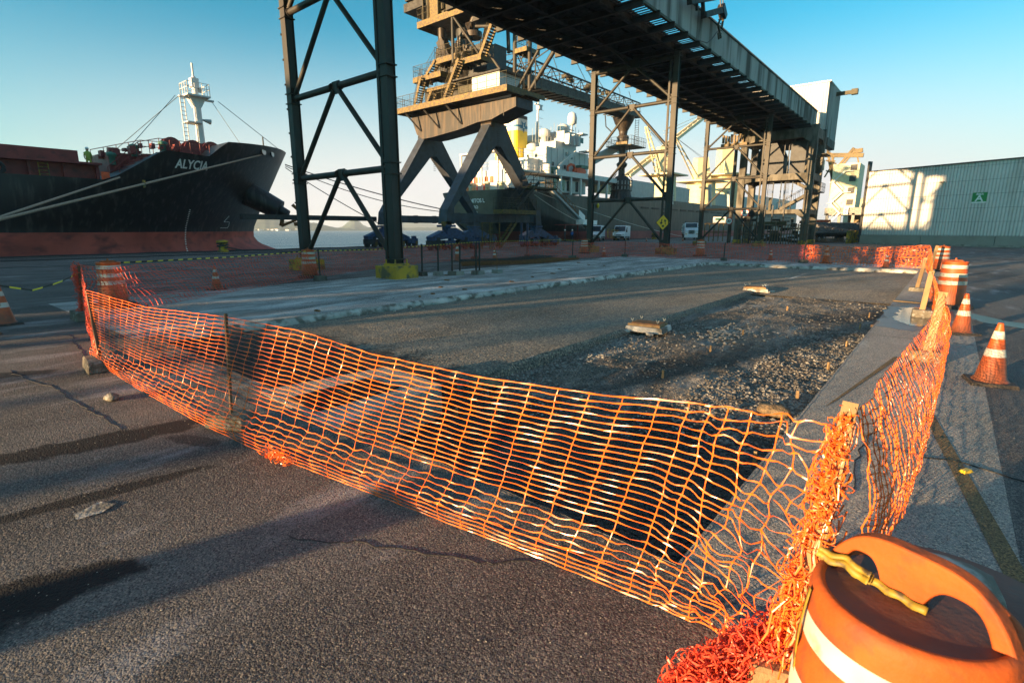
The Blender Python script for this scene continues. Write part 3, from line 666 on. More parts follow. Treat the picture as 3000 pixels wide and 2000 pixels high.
GN = 'orange net fence around the pit'
def yA(x): return 1.74 + (x + 8.6) * .082
# near run: from the far-left posts to the corner post by the drum
topA = [(-8.75, 1.70, 1.07), (-7, 1.88, .98), (-5.05, 1.98, 1.06), (-3.9, 2.06, 1.06), (-3.0, 2.1, 1.0), (-2.0, 2.16, 1.0), (-1.2, 2.22, 1.04), (-.62, 2.30, 1.10), (-.24, 2.38, 1.15)]
botA = [(-9.0, 1.74, .03), (-7.2, 1.72, .02), (-5.45, 1.74, .02), (-4.4, 1.80, .015), (-3.6, 1.90, .015), (-2.6, 2.02, .015), (-1.78, 2.12, .015), (-1.1, 2.19, .015), (-.55, 2.27, .02), (-.36, 2.22, .05)]
def vmapA(f): return f if f > .32 else (.22 * f / .32 if False else f)
def offA(u, f):
    # the surplus at the foot folds into a crumpled band that lies just above the lower edge
    o = Vector((0, 0, 0))
    if u < .93:
        amp = .12 * min(1, (.93 - u) * 8)
        if f < .34:
            t = f / .34; o.y -= amp * .5 * math.sin(math.pi * t); o.z += -.20 * (.34 - abs(f - .17)) * (1 if f > .17 else 0) * min(1, (.93 - u) * 6) * t
            if .17 < f < .34: o.z += .02 * nse(u * 120, f * 60, 3)
    if u > .84:   # strands gather and droop towards the foot of the corner post
        k = (u - .84) / .16; o.z -= .50 * k ** 1.6 * math.sin(math.pi * min(1, f * .92)) ** .8 * (1 - f * .5); o.y -= .06 * k * (1 - f)
        o.x -= .06 * k ** 3 * (1 - f)
    return o
g = MB()
make_net(g, topA, botA, .165, 29, .0030, .0027, .006, vmapA, offA, 1, 4, 4, .12, lambda u: 0 if u < .86 else 7 * (u - .86) / .14, ufn=lambda q: q * 1.075 if q < .86 else .9245 + (q - .86) * .539)
nn = g.build('barrier_net', M['net'])
tag(nn, 'near run of bright orange barrier net, sunlit, between the left posts and the corner post', 'barrier net', GN)
# left return, seen almost edge-on: near-left post to the far-left corner post
g = MB(); make_net(g, [(-8.75, 1.70, 1.07), (-10.2, 2.02, 1.03), (-12, 2.36, 1.06), (-13.55, 2.64, 1.16)], [(-9.0, 1.76, .03), (-10.8, 2.10, .02), (-12.4, 2.38, .02), (-13.8, 2.6, .02)], .12, 22, .0040, .0040, .02, None, lambda u, f: Vector((0, -.03 * math.sin(math.pi * u), 0)), 2, 2)
tag(g.build('barrier_net', M['net_red']), 'short steep run of orange net closing the far left corner of the fence', 'barrier net', GN)
# left long side
g = MB()
topL = [(-13.55, 2.62, 1.14), (-14.6, 3.3, 1.0), (-15.6, 4.14, .98), (-17, 6.6, .96), (-19.1, 10.6, .98), (-21.2, 15.0, .93), (-22.6, 19.5, .98), (-22.9, 24.3, 1.0), (-22.0, 28.2, 1.03)]
botL = [(-13.9, 2.62, .02), (-14.5, 3.6, .02), (-15.3, 4.9, .02), (-16.7, 7.0, .02), (-18.9, 10.9, .02), (-21.2, 15.4, .02), (-22.6, 20, .02), (-22.9, 24.6, .02), (-22.0, 28.4, .02)]
make_net(g, topL, botL, .15, 19, .0045, .0095, .04, None, lambda u, f: Vector((.10, -.06, 0)) * math.sin(math.pi * f) * math.sin(u * 40) * .5, 3, 1, 3)
tag(g.build('barrier_net', M['net_red']), 'long left run of orange net passing the nearest steel tower', 'barrier net', GN)
g = MB()
topF = [(-22.0, 28.2, 1.03), (-19.1, 29.2, .98), (-17.3, 33.0, 1.02), (-14, 32.9, .93), (-10.7, 33.1, 1.03), (-6.2, 33.4, 1.0)]
botF = [(-22.0, 28.4, .02), (-19.1, 29.4, .02), (-17.3, 33.2, .02), (-14, 33.1, .02), (-10.7, 33.2, .02), (-6.2, 33.5, .02)]
make_net(g, topF, botF, .17, 18, .0068, .0085, .05, None, lambda u, f: Vector((0, .12, 0)) * math.sin(math.pi * f) * math.sin(u * 30), 4, 1, 3)
tag(g.build('barrier_net', M['net_red']), 'shaded far run of orange net in front of the second steel tower', 'barrier net', GN)
g = MB()
topG = [(-6.2, 33.4, 1.0), (-4.4, 32.8, .93), (-2.6, 32.4, .95), (-.75, 32.0, 1.12)]
botG = [(-6.2, 33.5, .02), (-4.4, 32.9, .02), (-2.6, 32.5, .02), (-.85, 32.2, .04)]
make_net(g, topG, botG, .16, 18, .0070, .0105, .06, None, lambda u, f: Vector((0, .12, 0)) * math.sin(math.pi * f) * math.sin(u * 20), 5, 2, 3)
tag(g.build('barrier_net', M['net']), 'sunlit far run of orange net before the corrugated warehouse wall', 'barrier net', GN)
g = MB()
topR = [(-.20, 2.42, 1.14), (-.19, 2.9, 1.07), (-.21, 3.6, 1.0), (-.19, 4.5, .93), (-.16, 6.0, .83), (-.09, 7.6, .77), (-.04, 9.0, .82), (.02, 9.55, .97), (-.06, 11.8, .80), (-.22, 14.4, .95), (-.4, 17.4, .84), (-.55, 20.6, .94), (-.6, 26, .86), (-.72, 32.0, 1.1)]
botR = [(-.20, 2.46, .30), (-.12, 3.0, .06), (-.03, 3.8, .015), (.03, 4.6, .015), (.08, 6.2, .015), (.13, 8.0, .015), (.14, 9.6, .015), (.05, 11.8, .015), (-.05, 14.4, .015), (-.2, 17.4, .015), (-.35, 20.6, .015), (-.4, 26, .015), (-.6, 32.2, .02)]
make_net(g, topR, botR, .10, 24, .0026, .0026, .014, None, lambda u, f: Vector((.09, 0, -.03)) * math.sin(math.pi * f), 6, 2, 4)
tag(g.build('barrier_net', M['net']), 'right run of orange net sagging along the wooden posts beside the cones', 'barrier net', GN)

# tangled surplus: round the corner post and in a heap on the ground
def squiggle(g, c, r, n, rad, rnd, flat=1):
    p = Vector(c) + Vector((rnd.gauss(0, r * .5), rnd.gauss(0, r * .5), rnd.gauss(0, r * .5) * flat)); d = Vector((rnd.gauss(0, 1), rnd.gauss(0, 1), rnd.gauss(0, .6))).normalized(); pts = []
    for i in range(n):
        pts.append(p.copy()); d = (d + Vector((rnd.gauss(0, .36), rnd.gauss(0, .36), rnd.gauss(0, .34)))).normalized()
        d = (d + (Vector(c) - p) * (.8 / max(r, .01)) * .35).normalized(); p = p + d * r * .34; p.z = max(.01, p.z)
    g.path(pts, [rad * (2.0 if i % 5 == 0 else 1.0) for i in range(n)], 4, ka=1.3, kb=.4, tw=2)
rnd = random.Random(3); g = MB(); g2 = MB()
pt, pb = Vector((-.225, 2.40, 1.12)), Vector((-.285, 2.13, .12))
for i in range(330):
    f = rnd.random() ** .9; c = pb.lerp(pt, f) + Vector((-.012, -.016, 0)); r = .030 + .045 * (1 - f); squiggle(g, c, r, 15, .0024, rnd, 2.4)
for i in range(26):   # long twisted strands running down the post
    a = pt + Vector((rnd.uniform(-.06, .05), rnd.uniform(-.05, .03), rnd.uniform(-.5, .02))); b = pb + Vector((rnd.uniform(-.12, .05), rnd.uniform(-.12, .03), 0)); pts = []
    for k in range(15): p = a.lerp(b, k / 14); pts.append(p + Vector((rnd.gauss(0, .010), rnd.gauss(0, .010), 0)))
    g.path(pts, [.0032 * (1.6 if k % 4 == 0 else 1) for k in range(15)], 4)
hp = [Vector((-.27, 2.24, .20)), Vector((-.34, 2.16, .12)), Vector((-.42, 2.08, .09)), Vector((-.50, 1.99, .075)), Vector((-.56, 1.88, .05)), Vector((-.60, 1.78, .03))]
for i in range(760):
    f = rnd.random() * 4.99; k = int(f); c = hp[k].lerp(hp[k + 1], f - k); squiggle(g2, c, .080 - .007 * k, 13, .0026, rnd, .9)
o = g.build('tangled_net', M['net']); tag(o, 'bunched orange netting knotted around the wooden corner post', 'netting')
o = g2.build('tangled_net', M['net_red']); tag(o, 'heap of crumpled red orange netting lying at the foot of the corner post', 'netting')
# small knot on the near run
g = MB()
for i in range(60): squiggle(g, (-4.02 + rnd.uniform(-.16, .16), 1.84, .035), .05, 9, .0028, rnd, .5)
tag(g.build('tangled_net', M['net']), 'small frayed knot at the bottom edge of the near net', 'netting')

# posts in concrete blocks
def wood_post(base, top, w, d, bw, bd, bh, label, mt='wood', bmt='block', brz=0, group='wooden posts of the net fence', seed=0):
    t = wthing('fence_post', label, 'post', (base[0], base[1], 0), group)
    g = MB(); g.bar((base[0], base[1], bh - .02), top, w, d); g.build('post', M[mt], t)
    g = MB(); rr = random.Random(seed); n0 = len(g.v); g.box((base[0], base[1], bh / 2), (bw, bd, bh), brz, taper=.93)
    import bmesh
    me = D.meshes.new('t'); me.from_pydata(g.v, [], g.f); bm = bmesh.new(); bm.from_mesh(me)
    bmesh.ops.bevel(bm, geom=list(bm.edges), offset=.015, segments=1, affect='EDGES'); bmesh.ops.subdivide_edges(bm, edges=list(bm.edges), cuts=2, use_grid_fill=True)
    for v in bm.verts:
        v.co += Vector((nse(v.co.x * 14, v.co.y * 14, v.co.z * 14), nse(v.co.y * 15, v.co.z * 14, 3), 0)) * .012
    bm.to_mesh(me); bm.free(); me.materials.append(M[bmt]); ob = D.objects.new('block', me); COL.objects.link(ob); adopt(ob, t)
    return t
wood_post((-.28, 2.10), (-.222, 2.41, 1.17), .055, .030, .30, .20, .14, 'leaning wooden corner post wrapped in netting beside the nearest drum', 'wood', 'wood', .3, seed=1)
wood_post((-.05, 9.42), (.02, 9.58, .98), .10, .05, .40, .26, .15, 'wooden post between two cones, in a long concrete block behind the net', seed=2, brz=.05)
wood_post((-.27, 14.15), (-.22, 14.45, .96), .10, .06, .36, .30, .17, 'wooden post standing by the puddle, its block wet at the foot', seed=3, brz=.1)
wood_post((-.60, 20.2), (-.52, 20.7, .98), .10, .05, .42, .3, .12, 'short leaning wooden post on a pale low block beyond the puddle', seed=4)
wood_post((-.55, 29.6), (-.42, 29.9, 1.15), .12, .06, .4, .3, .12, 'farthest wooden post, beside the striped drum pair', seed=5)
wood_post((-8.65, 1.72), (-8.72, 1.72, 1.06), .05, .04, .55, .36, .16, 'dark post in a worn dark block at the near left end of the net', 'wood_dark', 'block', -.1, 'dark posts of the net fence', 6)
wood_post((-13.75, 2.58), (-13.58, 2.62, 1.14), .08, .06, .6, .36, .2, 'netting-wrapped post at the far left corner of the fence', 'wood_dark', 'block', 0, 'dark posts of the net fence', 7)
wood_post((-5.08, 1.93), (-5.07, 1.98, 1.09), .03, .022, .44, .24, .14, 'thin rusty rod in a chipped block behind the near net', 'wood_dark', 'block', .45, 'dark posts of the net fence', 8)
g = MB()
for i in range(150):
    f = rnd.random(); squiggle(g, (-13.62 - .1 * (1 - f), 2.56, .06 + 1.08 * f), .06, 12, .005, rnd, 1.8)
tag(g.build('tangled_net', M['net_red']), 'bunched orange netting on the far left corner post', 'netting')
SP = [(-17.75, 10.35, 1.15, 'thin steel stake beside the drum at the nearest tower'), (-23.2, 24.3, 1.08, 'thin stake behind the left end of the rebar mat'), (-22.4, 28.7, 1.12, 'stake with concrete foot behind the middle of the rebar mat'),
      (-19.0, 29.2, 1.12, 'stake wrapped with orange netting near the small cone'), (-17.25, 33.1, 1.1, 'stake at the far left bend of the far net'), (-10.4, 32.6, 1.08, 'stake at the corner where the broken slab edge turns'), (-6.25, 33.3, 1.15, 'stake where the far net turns sunlit')]
for i, (x, y, h, lab) in enumerate(SP):
    t = wthing('steel_stake', lab, 'stake', (x, y, 0), 'thin stakes along the far net')
    g = MB(); g.tube((x, y, .1), (x + .01, y, h), .03, 8); g.build('rod', M['steel'], t)
    g = MB(); g.box((x, y, .09), (.4, .34, .18), .4 * i, taper=.9); g.build('foot', M['conc_dark'], t)
ST = [(-16.35, 14.05, 1.28), (-16.0, 14.6, 1.22), (-15.65, 15.05, 1.25), (-15.45, 15.3, 1.2), (-15.1, 15.9, 1.32), (-15.0, 16.0, 1.3)]
for i, (x, y, h) in enumerate(ST):
    t = wthing('steel_stake', 'spare steel stake, %s from the yellow footing in the bunch of six' % ['first', 'second', 'third', 'fourth', 'fifth', 'sixth'][i], 'stake', (x, y, 0), 'spare stakes beside the nearest tower')
    g = MB(); g.bar((x, y, .1), (x, y + .02, h), .05); g.build('rod', M['steel'], t)
    g = MB(); g.box((x, y, .09), (.34, .3, .17), .3 * i, taper=.92); g.build('foot', M['concrete'] if i % 2 else M['conc_dark'], t)
t = wthing('steel_stake', 'bent thin rod standing right of the spare stakes', 'stake', (-14.9, 17.0, 0))
g = MB(); g.path([(-14.9, 17, .1), (-14.9, 17, .75), (-15.0, 17, 1.0), (-15.15, 17.05, 1.2)], .014, 6); g.build('rod', M['rust'], t)
g = MB(); g.box((-14.9, 17, .08), (.36, .3, .16)); g.build('foot', M['concrete'], t)

# ---------------------------------------------------------------- cones and drums
def make_cone(name='traffic_cone', h=.73, dirty=True):
    t = thing(name, '', 'traffic cone')
    k = h / .73
    g = MB(); g.lathe([(.185 * k, .035 * k), (.165 * k, .06 * k), (.15 * k, .075 * k), (.062 * k, .55 * k), (.03 * k, .71 * k), (.026 * k, .73 * k), (.0, .73 * k)], n=28); g.build('cone_body', M['orange_cone'], t)
    def rad(z): return .15 + (.062 - .15) * (z - .075) / (.55 - .075) if z < .55 else .062 + (.03 - .062) * (z - .55) / .16
    for z0, z1 in ((.335, .425), (.545, .635)):
        g = MB(); g.lathe([((rad(z0) + .002) * k, z0 * k), ((rad(z1) + .002) * k, z1 * k)], n=28); g.build('reflective_band', M['reflective'], t)
    g = MB(); g.box((0, 0, .02 * k), (.44 * k, .44 * k, .04 * k), taper=.93); g.build('base', M['rubber'], t)
    return t
def make_drum():
    t = thing('traffic_drum', '', 'traffic drum')
    g = MB(); g.lathe([(.27, .08), (.27, .32), (.255, .34), (.25, .60), (.235, .62), (.232, .80), (.222, .82), (.22, .955), (.225, .965), (.225, .985), (.20, .985), (.195, .955), (0, .955)], n=40); g.build('drum_body', M['orange_cone'], t)
    for z0, z1, r in ((.50, .58, .253), (.66, .74, .236), (.84, .915, .224)):
        g = MB(); g.lathe([(r, z0), (r - .001, z1)], n=40); g.build('reflective_band', M['reflective'], t)
    g = MB(); g.lathe([(.43, 0), (.43, .05), (.40, .075), (.29, .085)], n=36); g.build('base_ring', M['rubber'], t)
    g = MB()
    g.path([(-.15, 0, .95), (-.145, 0, .985), (-.11, 0, 1.0), (0, 0, 1.005), (.11, 0, 1.0), (.145, 0, .985), (.15, 0, .95)], .016, 8); g.lathe([(.02, 1.0), (.02, 1.05), (.012, 1.06)], n=8); g.build('handle', M['orange_dirty'], t)
    return t
cone0 = make_cone(); drum0 = make_drum()
first = {}
def put(proto, key, x, y, label, rz=0, group=None, s=1):
    if key not in first: first[key] = 1; o = proto; o.location = (x, y, 0); o.rotation_euler.z = rz
    else: o = tree_copy(proto, None, (x, y, 0), rz)
    o['label'] = label; o['group'] = group; o.scale = (s, s, s); return o
GC, GD = 'orange and white traffic cones', 'orange and white traffic drums'
put(cone0, 'c', .60, 8.50, 'dirty orange cone nearest the right edge, seen through no other cone', .2, GC, 1.03)
put(cone0, 'c', .36, 12.35, 'orange cone with two white bands between the near right cone and the big drum', .5, GC, 1.0)
put(cone0, 'c', -14.25, 1.44, 'cone cut by the left picture edge with barrier tape tied to its tip', .1, GC, 1.05)
put(cone0, 'c', -17.6, 6.7, 'cone behind the left long net on the open quay', .3, GC, 1.0)
put(cone0, 'c', -21.5, 24.3, 'small cone behind the middle of the rebar mat', 0, GC, .95)
put(cone0, 'c', -22.3, 21.9, 'tall narrow cone behind the left end of the rebar mat', 0, GC, 1.35)
put(cone0, 'c', -18.6, 32.6, 'cone left of the drum at the second tower', .3, GC)
put(cone0, 'c', -21.9, 17.3, 'cone half hidden among the spare stakes right of the yellow footing', 0, GC, 1.0)
put(cone0, 'c', -8.4, 35.1, 'cone behind the far net above the broken slab corner', 0, GC, .95)
put(cone0, 'c', -5.2, 33.7, 'tall cone with two large white bands where the net turns sunlit', 0, GC, 1.35)
put(cone0, 'c', -2.3, 31.75, 'bright sunlit cone in front of the far right net', .2, GC, .95)
put(cone0, 'c', -.02, 26.3, 'cone squeezed between the two right-hand drums', .2, GC, .95)
put(cone0, 'c', -36.5, 77.0, 'tiny distant cone in front of the yellow fence panel', .2, GC, .9)
put(cone0, 'c', -43.6, 72.0, 'tiny distant cone beside the white van', .2, GC, .9)
put(cone0, 'c', -33.5, 84.0, 'tiny distant cone on the quay left of the lane sign post', .2, GC, .9)
put(cone0, 'c', -31.4, 92, 'tiny distant cone left of the white truck', .2, GC, .9)
put(drum0, 'd', .16, 16.45, 'large sunlit drum with three white bands at the right by the puddle', .4, GD, 1.12)
put(drum0, 'd', -.20, 30.8, 'far right drum in front of the warehouse wall', .8, GD, 1.12)
put(drum0, 'd', -15.6, 3.56, 'drum inside the left end of the net fence', 1.2, GD, 1.10)
put(drum0, 'd', -19.35, 10.85, 'net-wrapped drum at the left leg of the nearest steel tower', .4, GD, 1.08)
put(drum0, 'd', -22.2, 35.8, 'drum at the left leg of the second steel tower', .2, GD, 1.10)
put(drum0, 'd', -13.6, 37.4, 'drum right of the lane sign behind the far net', .2, GD, 1.12)

# ---------------------------------------------------------------- the big drum in the foreground
DX, DY, DR = .165, 1.30, 0
fd = wthing('traffic_drum', 'big scuffed orange drum in the bottom right corner with a yellow strap under its handle', 'traffic drum', (.06, 1.32, 0))
cx, cy, zt = .042, 1.40, 1.0; KR = .885; KZ = 1.035
def kp(prof): return [(r * KR, z * KZ) for r, z in prof]
g = MB(); g.lathe(kp([(.285, .08), (.285, .34), (.268, .36), (.265, .60), (.25, .62), (.247, .80), (.237, .82), (.232, .93), (.230, .955), (.224, .975), (.212, .985), (.200, .984), (.194, .976)]), c=(cx, cy, 0), n=72); g.build('drum_body', M['orange'], fd)
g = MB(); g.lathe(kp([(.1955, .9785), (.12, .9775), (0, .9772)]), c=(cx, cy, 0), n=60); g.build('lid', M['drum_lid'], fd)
for z0, z1, r in ((.50, .585, .2675), (.665, .745, .2505), (.845, .905, .2365)):
    g = MB(); g.lathe(kp([(r, z0), (r - .0025, z1)]), c=(cx, cy, 0), n=72); g.build('reflective_band', M['reflective'], fd)
# handle: a moulded plate standing on the rim with two openings
ha = math.atan2(.14, .36) * -1.0
hx, hy = math.cos(ha), math.sin(ha)
def hp3(u, v, w): return (cx + hx * u - hy * w, cy + hy * u + hx * w, v * KZ)
def arch_plate(g, outer, holes, w):
    pass
def ring_strip(g, outer, inner, w, smooth=True):
    """band between two open polylines of equal length, given thickness w"""
    n = len(outer); vs = []
    for s in (-w, w):
        for p in outer: vs.append(hp3(p[0], p[1], s))
        for p in inner: vs.append(hp3(p[0], p[1], s))
    fs = []
    for i in range(n - 1):
        fs.append((i, i + 1, n + i + 1, n + i)); a = 2 * n; fs.append((a + n + i, a + n + i + 1, a + i + 1, a + i))
        fs.append((i + 1, i, a + i, a + i + 1)); fs.append((n + i, n + i + 1, a + n + i + 1, a + n + i))
    g.add(vs, fs, False)
def arc(x0, z0, x1, z1, h, n, p=2.6):
    out = []
    for i in range(n + 1):
        t = -1 + 2 * i / n; out.append((x0 + (x1 - x0) * (i / n), z0 + (z1 - z0) * (i / n) + h * (1 - abs(t) ** p)))
    return out
g = MB()
ring_strip(g, arc(-.198, .965, .198, .965, .135, 48, 3.6), [(-.155 + .310 * i / 48, .965 + .078 * (max(0, 1 - abs((i - 8) / 8.) ** 3) if i < 16 else (0 if i < 27 else max(0, 1 - abs((i - 37.5) / 10.5) ** 3)))) for i in range(49)], .021)
hb = g.build('handle', M['orange'], fd)
bv = hb.modifiers.new('bevel', 'BEVEL'); bv.width = .009; bv.segments = 4; bv.limit_method = 'ANGLE'
# yellow strap: loops under the handle and hangs down the side
g = MB()
def strip(g, pts, w, th=.0015, side=None):
    pts = [Vector(p) for p in pts]; vs = []
    for i, p in enumerate(pts):
        s = Vector(side[i] if isinstance(side, list) else side).normalized() * w / 2; vs += [p - s, p + s]
    g.add(vs, [(2 * i, 2 * i + 1, 2 * i + 3, 2 * i + 2) for i in range(len(pts) - 1)], True)
for (w_, z_, wd_) in ((-.050, 1.0, .020), (-.034, .994, .026), (-.044, 1.012, .014)):
    pts = []; sd_ = []
    for i in range(18):
        f = i / 17; u = -.195 + .125 * f; pts.append(hp3(u, z_ + .004 * math.sin(f * 11 + w_ * 90), w_ + .010 * math.sin(f * 3.1) + .003 * math.sin(f * 17))); sd_.append((-hy * .6, hx * .6, .8 + .12 * math.sin(f * 9 + z_ * 40)))
    strip(g, pts, wd_, side=sd_)
pts = []; sd_ = []
for i in range(20):
    f = i / 19; u = -.075 + .115 * f; pts.append(hp3(u, .990 - .004 * f + .002 * math.sin(f * 15), -.028 + .002 * math.sin(f * 13))); sd_.append((-hy * .5, hx * .5, .9 + .08 * math.sin(f * 19)))
strip(g, pts, .018, side=sd_)
pts = []; sd_ = []
for i in range(16):
    f = i / 15; r_ = .208 + .026 * f + .006 * math.sin(f * 8); an = math.radians(203 - 7 * f); pts.append((cx + r_ * math.cos(an), cy + r_ * math.sin(an), 1.0 - .62 * f)); sd_.append((math.sin(an), -math.cos(an), 0))
strip(g, pts, .016, side=sd_)
o = g.build('strap', M['strap'], fd); sol = o.modifiers.new('thick', 'SOLIDIFY'); sol.thickness = .0015
g = MB(); g.lathe([(.62, 0), (.62, .05), (.58, .085), (.30, .10)], c=(.22, 1.62 + 1.35, 0), n=48)
br = thing('rubber_base', 'dark round rubber base lying behind the near drum under a pale stone', 'base ring')
o = g.build('ring', M['drum_lid'], br)
g = MB(); g.lathe([(.0, .0), (.20, .0), (.25, .05), (.22, .11), (.10, .15), (0, .155)], c=(0, 0, 0), n=14)
for i, v in enumerate(g.v):
    n_ = 1 + .35 * nse(v[0] * 6, v[1] * 6, v[2] * 6); g.v[i] = (.24 + v[0] * n_ * .95, 3.08 + v[1] * n_ * .75, .085 + v[2] * n_)
tag(g.build('rubble_lump', M['broken']), 'pale grey lump of broken concrete weighing down the dark rubber base', 'rubble')

# small loose things
def lump(name, c, s, mt, label, cat, seed=0, group=None):
    g = MB(); g.lathe([(0, -.3), (.6, -.3), (.95, 0), (.85, .35), (.45, .6), (0, .68)], n=12)
    for i, v in enumerate(g.v):
        n_ = 1 + .3 * nse(v[0] * 1.8 + seed, v[1] * 1.8, v[2] * 1.8); g.v[i] = (v[0] * n_ * s[0], v[1] * n_ * s[1], (v[2] + .3) * n_ * s[2])
    o = g.build(name, mt, loc=c); tag(o, label, cat, group); return o
lump('stone', (-6.95, 1.42, 0), (.13, .07, .075), M['block'], 'smooth tan stone lying on the pavement left of the near net', 'stone', 1)
lump('mud_lump', (-1.32, 6.35, -.25), (.22, .16, .12), M['dirt'], 'brown lump of clay in the gravel beside the right pit edge', 'mud', 3)
lump('mud_lump', (-4.6, 5.1, -.25), (.16, .13, .08), M['dirt'], 'small clump of clay at the near end of the screed step', 'mud', 5)
lump('dropped_rag', (-.62, 1.02, 0), (.022, .016, .016), M['sign_white'], 'scrap of white litter on the foreground pavement', 'litter', 8)
lump('stone', (-13.0, 1.2, 0), (.12, .05, .05), M['wood_dark'], 'dark clod on the pavement near the left picture edge', 'stone', 9)
lump('stone', (-1.75, 6.2, -.24), (.06, .05, .05), M['stone'], 'pale stone beside the clay lump in the pit', 'stone', 10)
g = MB(); g.box((.33, 5.15, .012), (.05, .11, .022), -.5, taper=.7); tag(g.build('wood_chip', M['sign_yellow']), 'yellow chip lying beside the faded line at the right', 'chip')
for i, (x, y) in enumerate([(-2.97, 7.04), (-3.01, 9.13), (-2.99, 10.95), (-1.19, 9.06), (-1.22, 11.13), (-1.26, 13.3), (-1.29, 15.23), (-1.22, 7.07), (-3.12, 15.3), (-2.99, 5.03), (-1.15, 5.0), (-4.35, 4.2)]):
    g = MB(); g.box((0, 0, .05), (.035, .03, .14), .3 * i, taper=.8)
    o = g.build('wooden_peg', M['wood'], loc=(x, y, z_gravel(x, y)))
    ys_ = sorted([q for q in ((7.04, 9.13, 10.95, 15.3, 5.03, 4.2) if x < -2 else (9.06, 11.13, 13.3, 15.23, 7.07, 5.0))])
    tag(o, '%s wooden survey peg from the near end, %s' % (['first', 'second', 'third', 'fourth', 'fifth', 'sixth'][ys_.index(y)], 'in the middle row of the gravel' if x < -2 else 'along the right pit edge'), 'peg', 'wooden survey pegs in the gravel bed')
for (x, y, rz, lab) in ((-4.62, 10.05, .1, 'square manhole frame with bolts on a broken concrete collar at the screed step'), (-4.9, 18.9, .25, 'smaller manhole frame lying in the far part of the screed')):
    t = wthing('manhole_frame', lab, 'manhole', (x, y, -.2))
    g = MB(); g.box((x, y, -.15), (.80, .66, .10), rz, taper=.93)
    for i in range(10): g.box((x + random.uniform(-.55, .55), y + random.uniform(-.45, .45), -.19), (.12, .1, .05), random.random() * 3)
    g.build('collar', M['broken'], t)
    g = MB(); g.box((x - .02, y, -.075), (.68, .50, .05), rz); g.build('frame', M['wood'], t)
    g = MB(); g.box((x, y, -.044), (.58, .40, .012), rz); g.build('lid', M['rust'], t)
    g = MB()
    for a, b_ in ((-.28, -.18), (.28, -.18), (.26, .18), (-.25, .18)):
        g.bar((x + a, y + b_, -.01), (x + a - .03, y + b_, .05), .012); g.bar((x + a, y + b_, -.01), (x + a + .03, y + b_, .05), .012)
    g.build('bolts', M['wire'], t)
g = MB(); g.bar((-1.0, 12.9, -.10), (-.93, 15.6, -.07), .09, .05); g.bar((-.90, 13.6, -.06), (-.86, 15.5, -.03), .07, .03)
tag(g.build('timber_plank', M['wood_dark']), 'dark timber planks lying along the right pit edge by the puddle', 'plank')
g = MB(); g.bar((-.95, 16.9, .02), (-.2, 16.75, .02), .09, .025); tag(g.build('timber_plank', M['wood']), 'pale plank lying across the pavement beyond the puddle', 'plank')
# rebar mat
rb = wthing('rebar_mat', 'long bowed mat of rusty reinforcing steel lying on the slab before the far net', 'rebar mat', (-18.3, 22, 0))
g = MB(); A_, B_ = Vector((-20.2, 19.9, 0)), Vector((-17.3, 27.2, 0)); C0 = Vector((-16.9, 18.9, 0)); 
def rp(u, v):
    p = A_ * (1 - u) * (1 - v) + Vector((-17.9, 17.9, 0)) * (1 - u) * v + Vector((-20.5, 26.5, 0)) * u * (1 - v) + Vector((-17.0, 26.8, 0)) * u * v
    p.z = .06 + .22 * (math.sin(u * 3.14 * 1.0 + .5) < 0) * 0 + .10 * (math.cos(u * 5.2) * .5 + .5) + .05 * (1 - v); return p
for k in range(15): g.path([rp(i / 24, k / 14) for i in range(25)], .012, 4)
for i in range(42): g.path([rp(i / 41, v / 4) for v in range(5)], .012, 4)
g.build('lower_grid', M['rust'], rb)
g = MB()
for k in range(9): g.path([rp(i / 24, .1 + .5 * k / 8) + Vector((0, 0, .09)) for i in range(25)], .010, 4)
for i in range(30): g.path([rp(i / 29, .1 + .125 * v) + Vector((0, 0, .10)) for v in range(5)], .010, 4)
g.build('upper_grid', M['machine_dark'], rb)
g = MB()
for i in range(150):
    p, q = rp(i / 149, 1), rp(min(1, i / 149 + .003), 1); c = rp(i / 149, 1); g.path([c + Vector((0, 0, -.05)), c + Vector((.05, 0, .02)), c + Vector((0, 0, .11)), c + Vector((-.05, 0, .02)), c + Vector((0, 0, -.05))], .010, 4)
g.build('edge_stirrups', M['rust'], rb)
# barrier tape, black and yellow
def tape(name, pts, label, w=.032, stripe=.16):
    t = wthing(name, label, 'barrier tape', (pts[0][0], pts[0][1], 0), 'striped barrier tape'); P = [Vector(p) for p in pts]; gy = MB(); tot = sum((b - a).length for a, b in zip(P, P[1:])); n = int(tot / stripe); Q = []
    R_ = resample([tuple(p) for p in P], tot, n)
    for i in range(n):
        a, b = R_[i], R_[i + 1]; tw = .4 * math.sin(i * .17); s = Vector((0, math.sin(tw), math.cos(tw))) * w / 2
        gy.cur = i % 2; gy.add([a - s, b - s, b + s, a + s], [(0, 1, 2, 3)])
    o = gy.build('tape', [M['sign_black'], M['tape_y']], t); return t
tape('barrier_tape', [(-14.25, 1.44, .78), (-14.0, 1.9, .66), (-13.8, 2.3, .80), (-13.62, 2.62, 1.0)], 'striped tape from the left cone to the corner of the net')
tape('barrier_tape', [(-15.6, 3.5, 1.05), (-17.4, 7.2, 1.0), (-19.3, 10.9, 1.02), (-20.8, 15, .92), (-23, 24.3, 1.08), (-25, 34, 1.0), (-27, 40, .95)], 'long striped tape above the left net, running past both towers')
tape('barrier_tape', [(-27, 40, .95), (-25, 38.8, .9), (-22.2, 35.9, 1.1), (-23.1, 38.2, 1.0)], 'striped tape tied to the drum at the second tower')

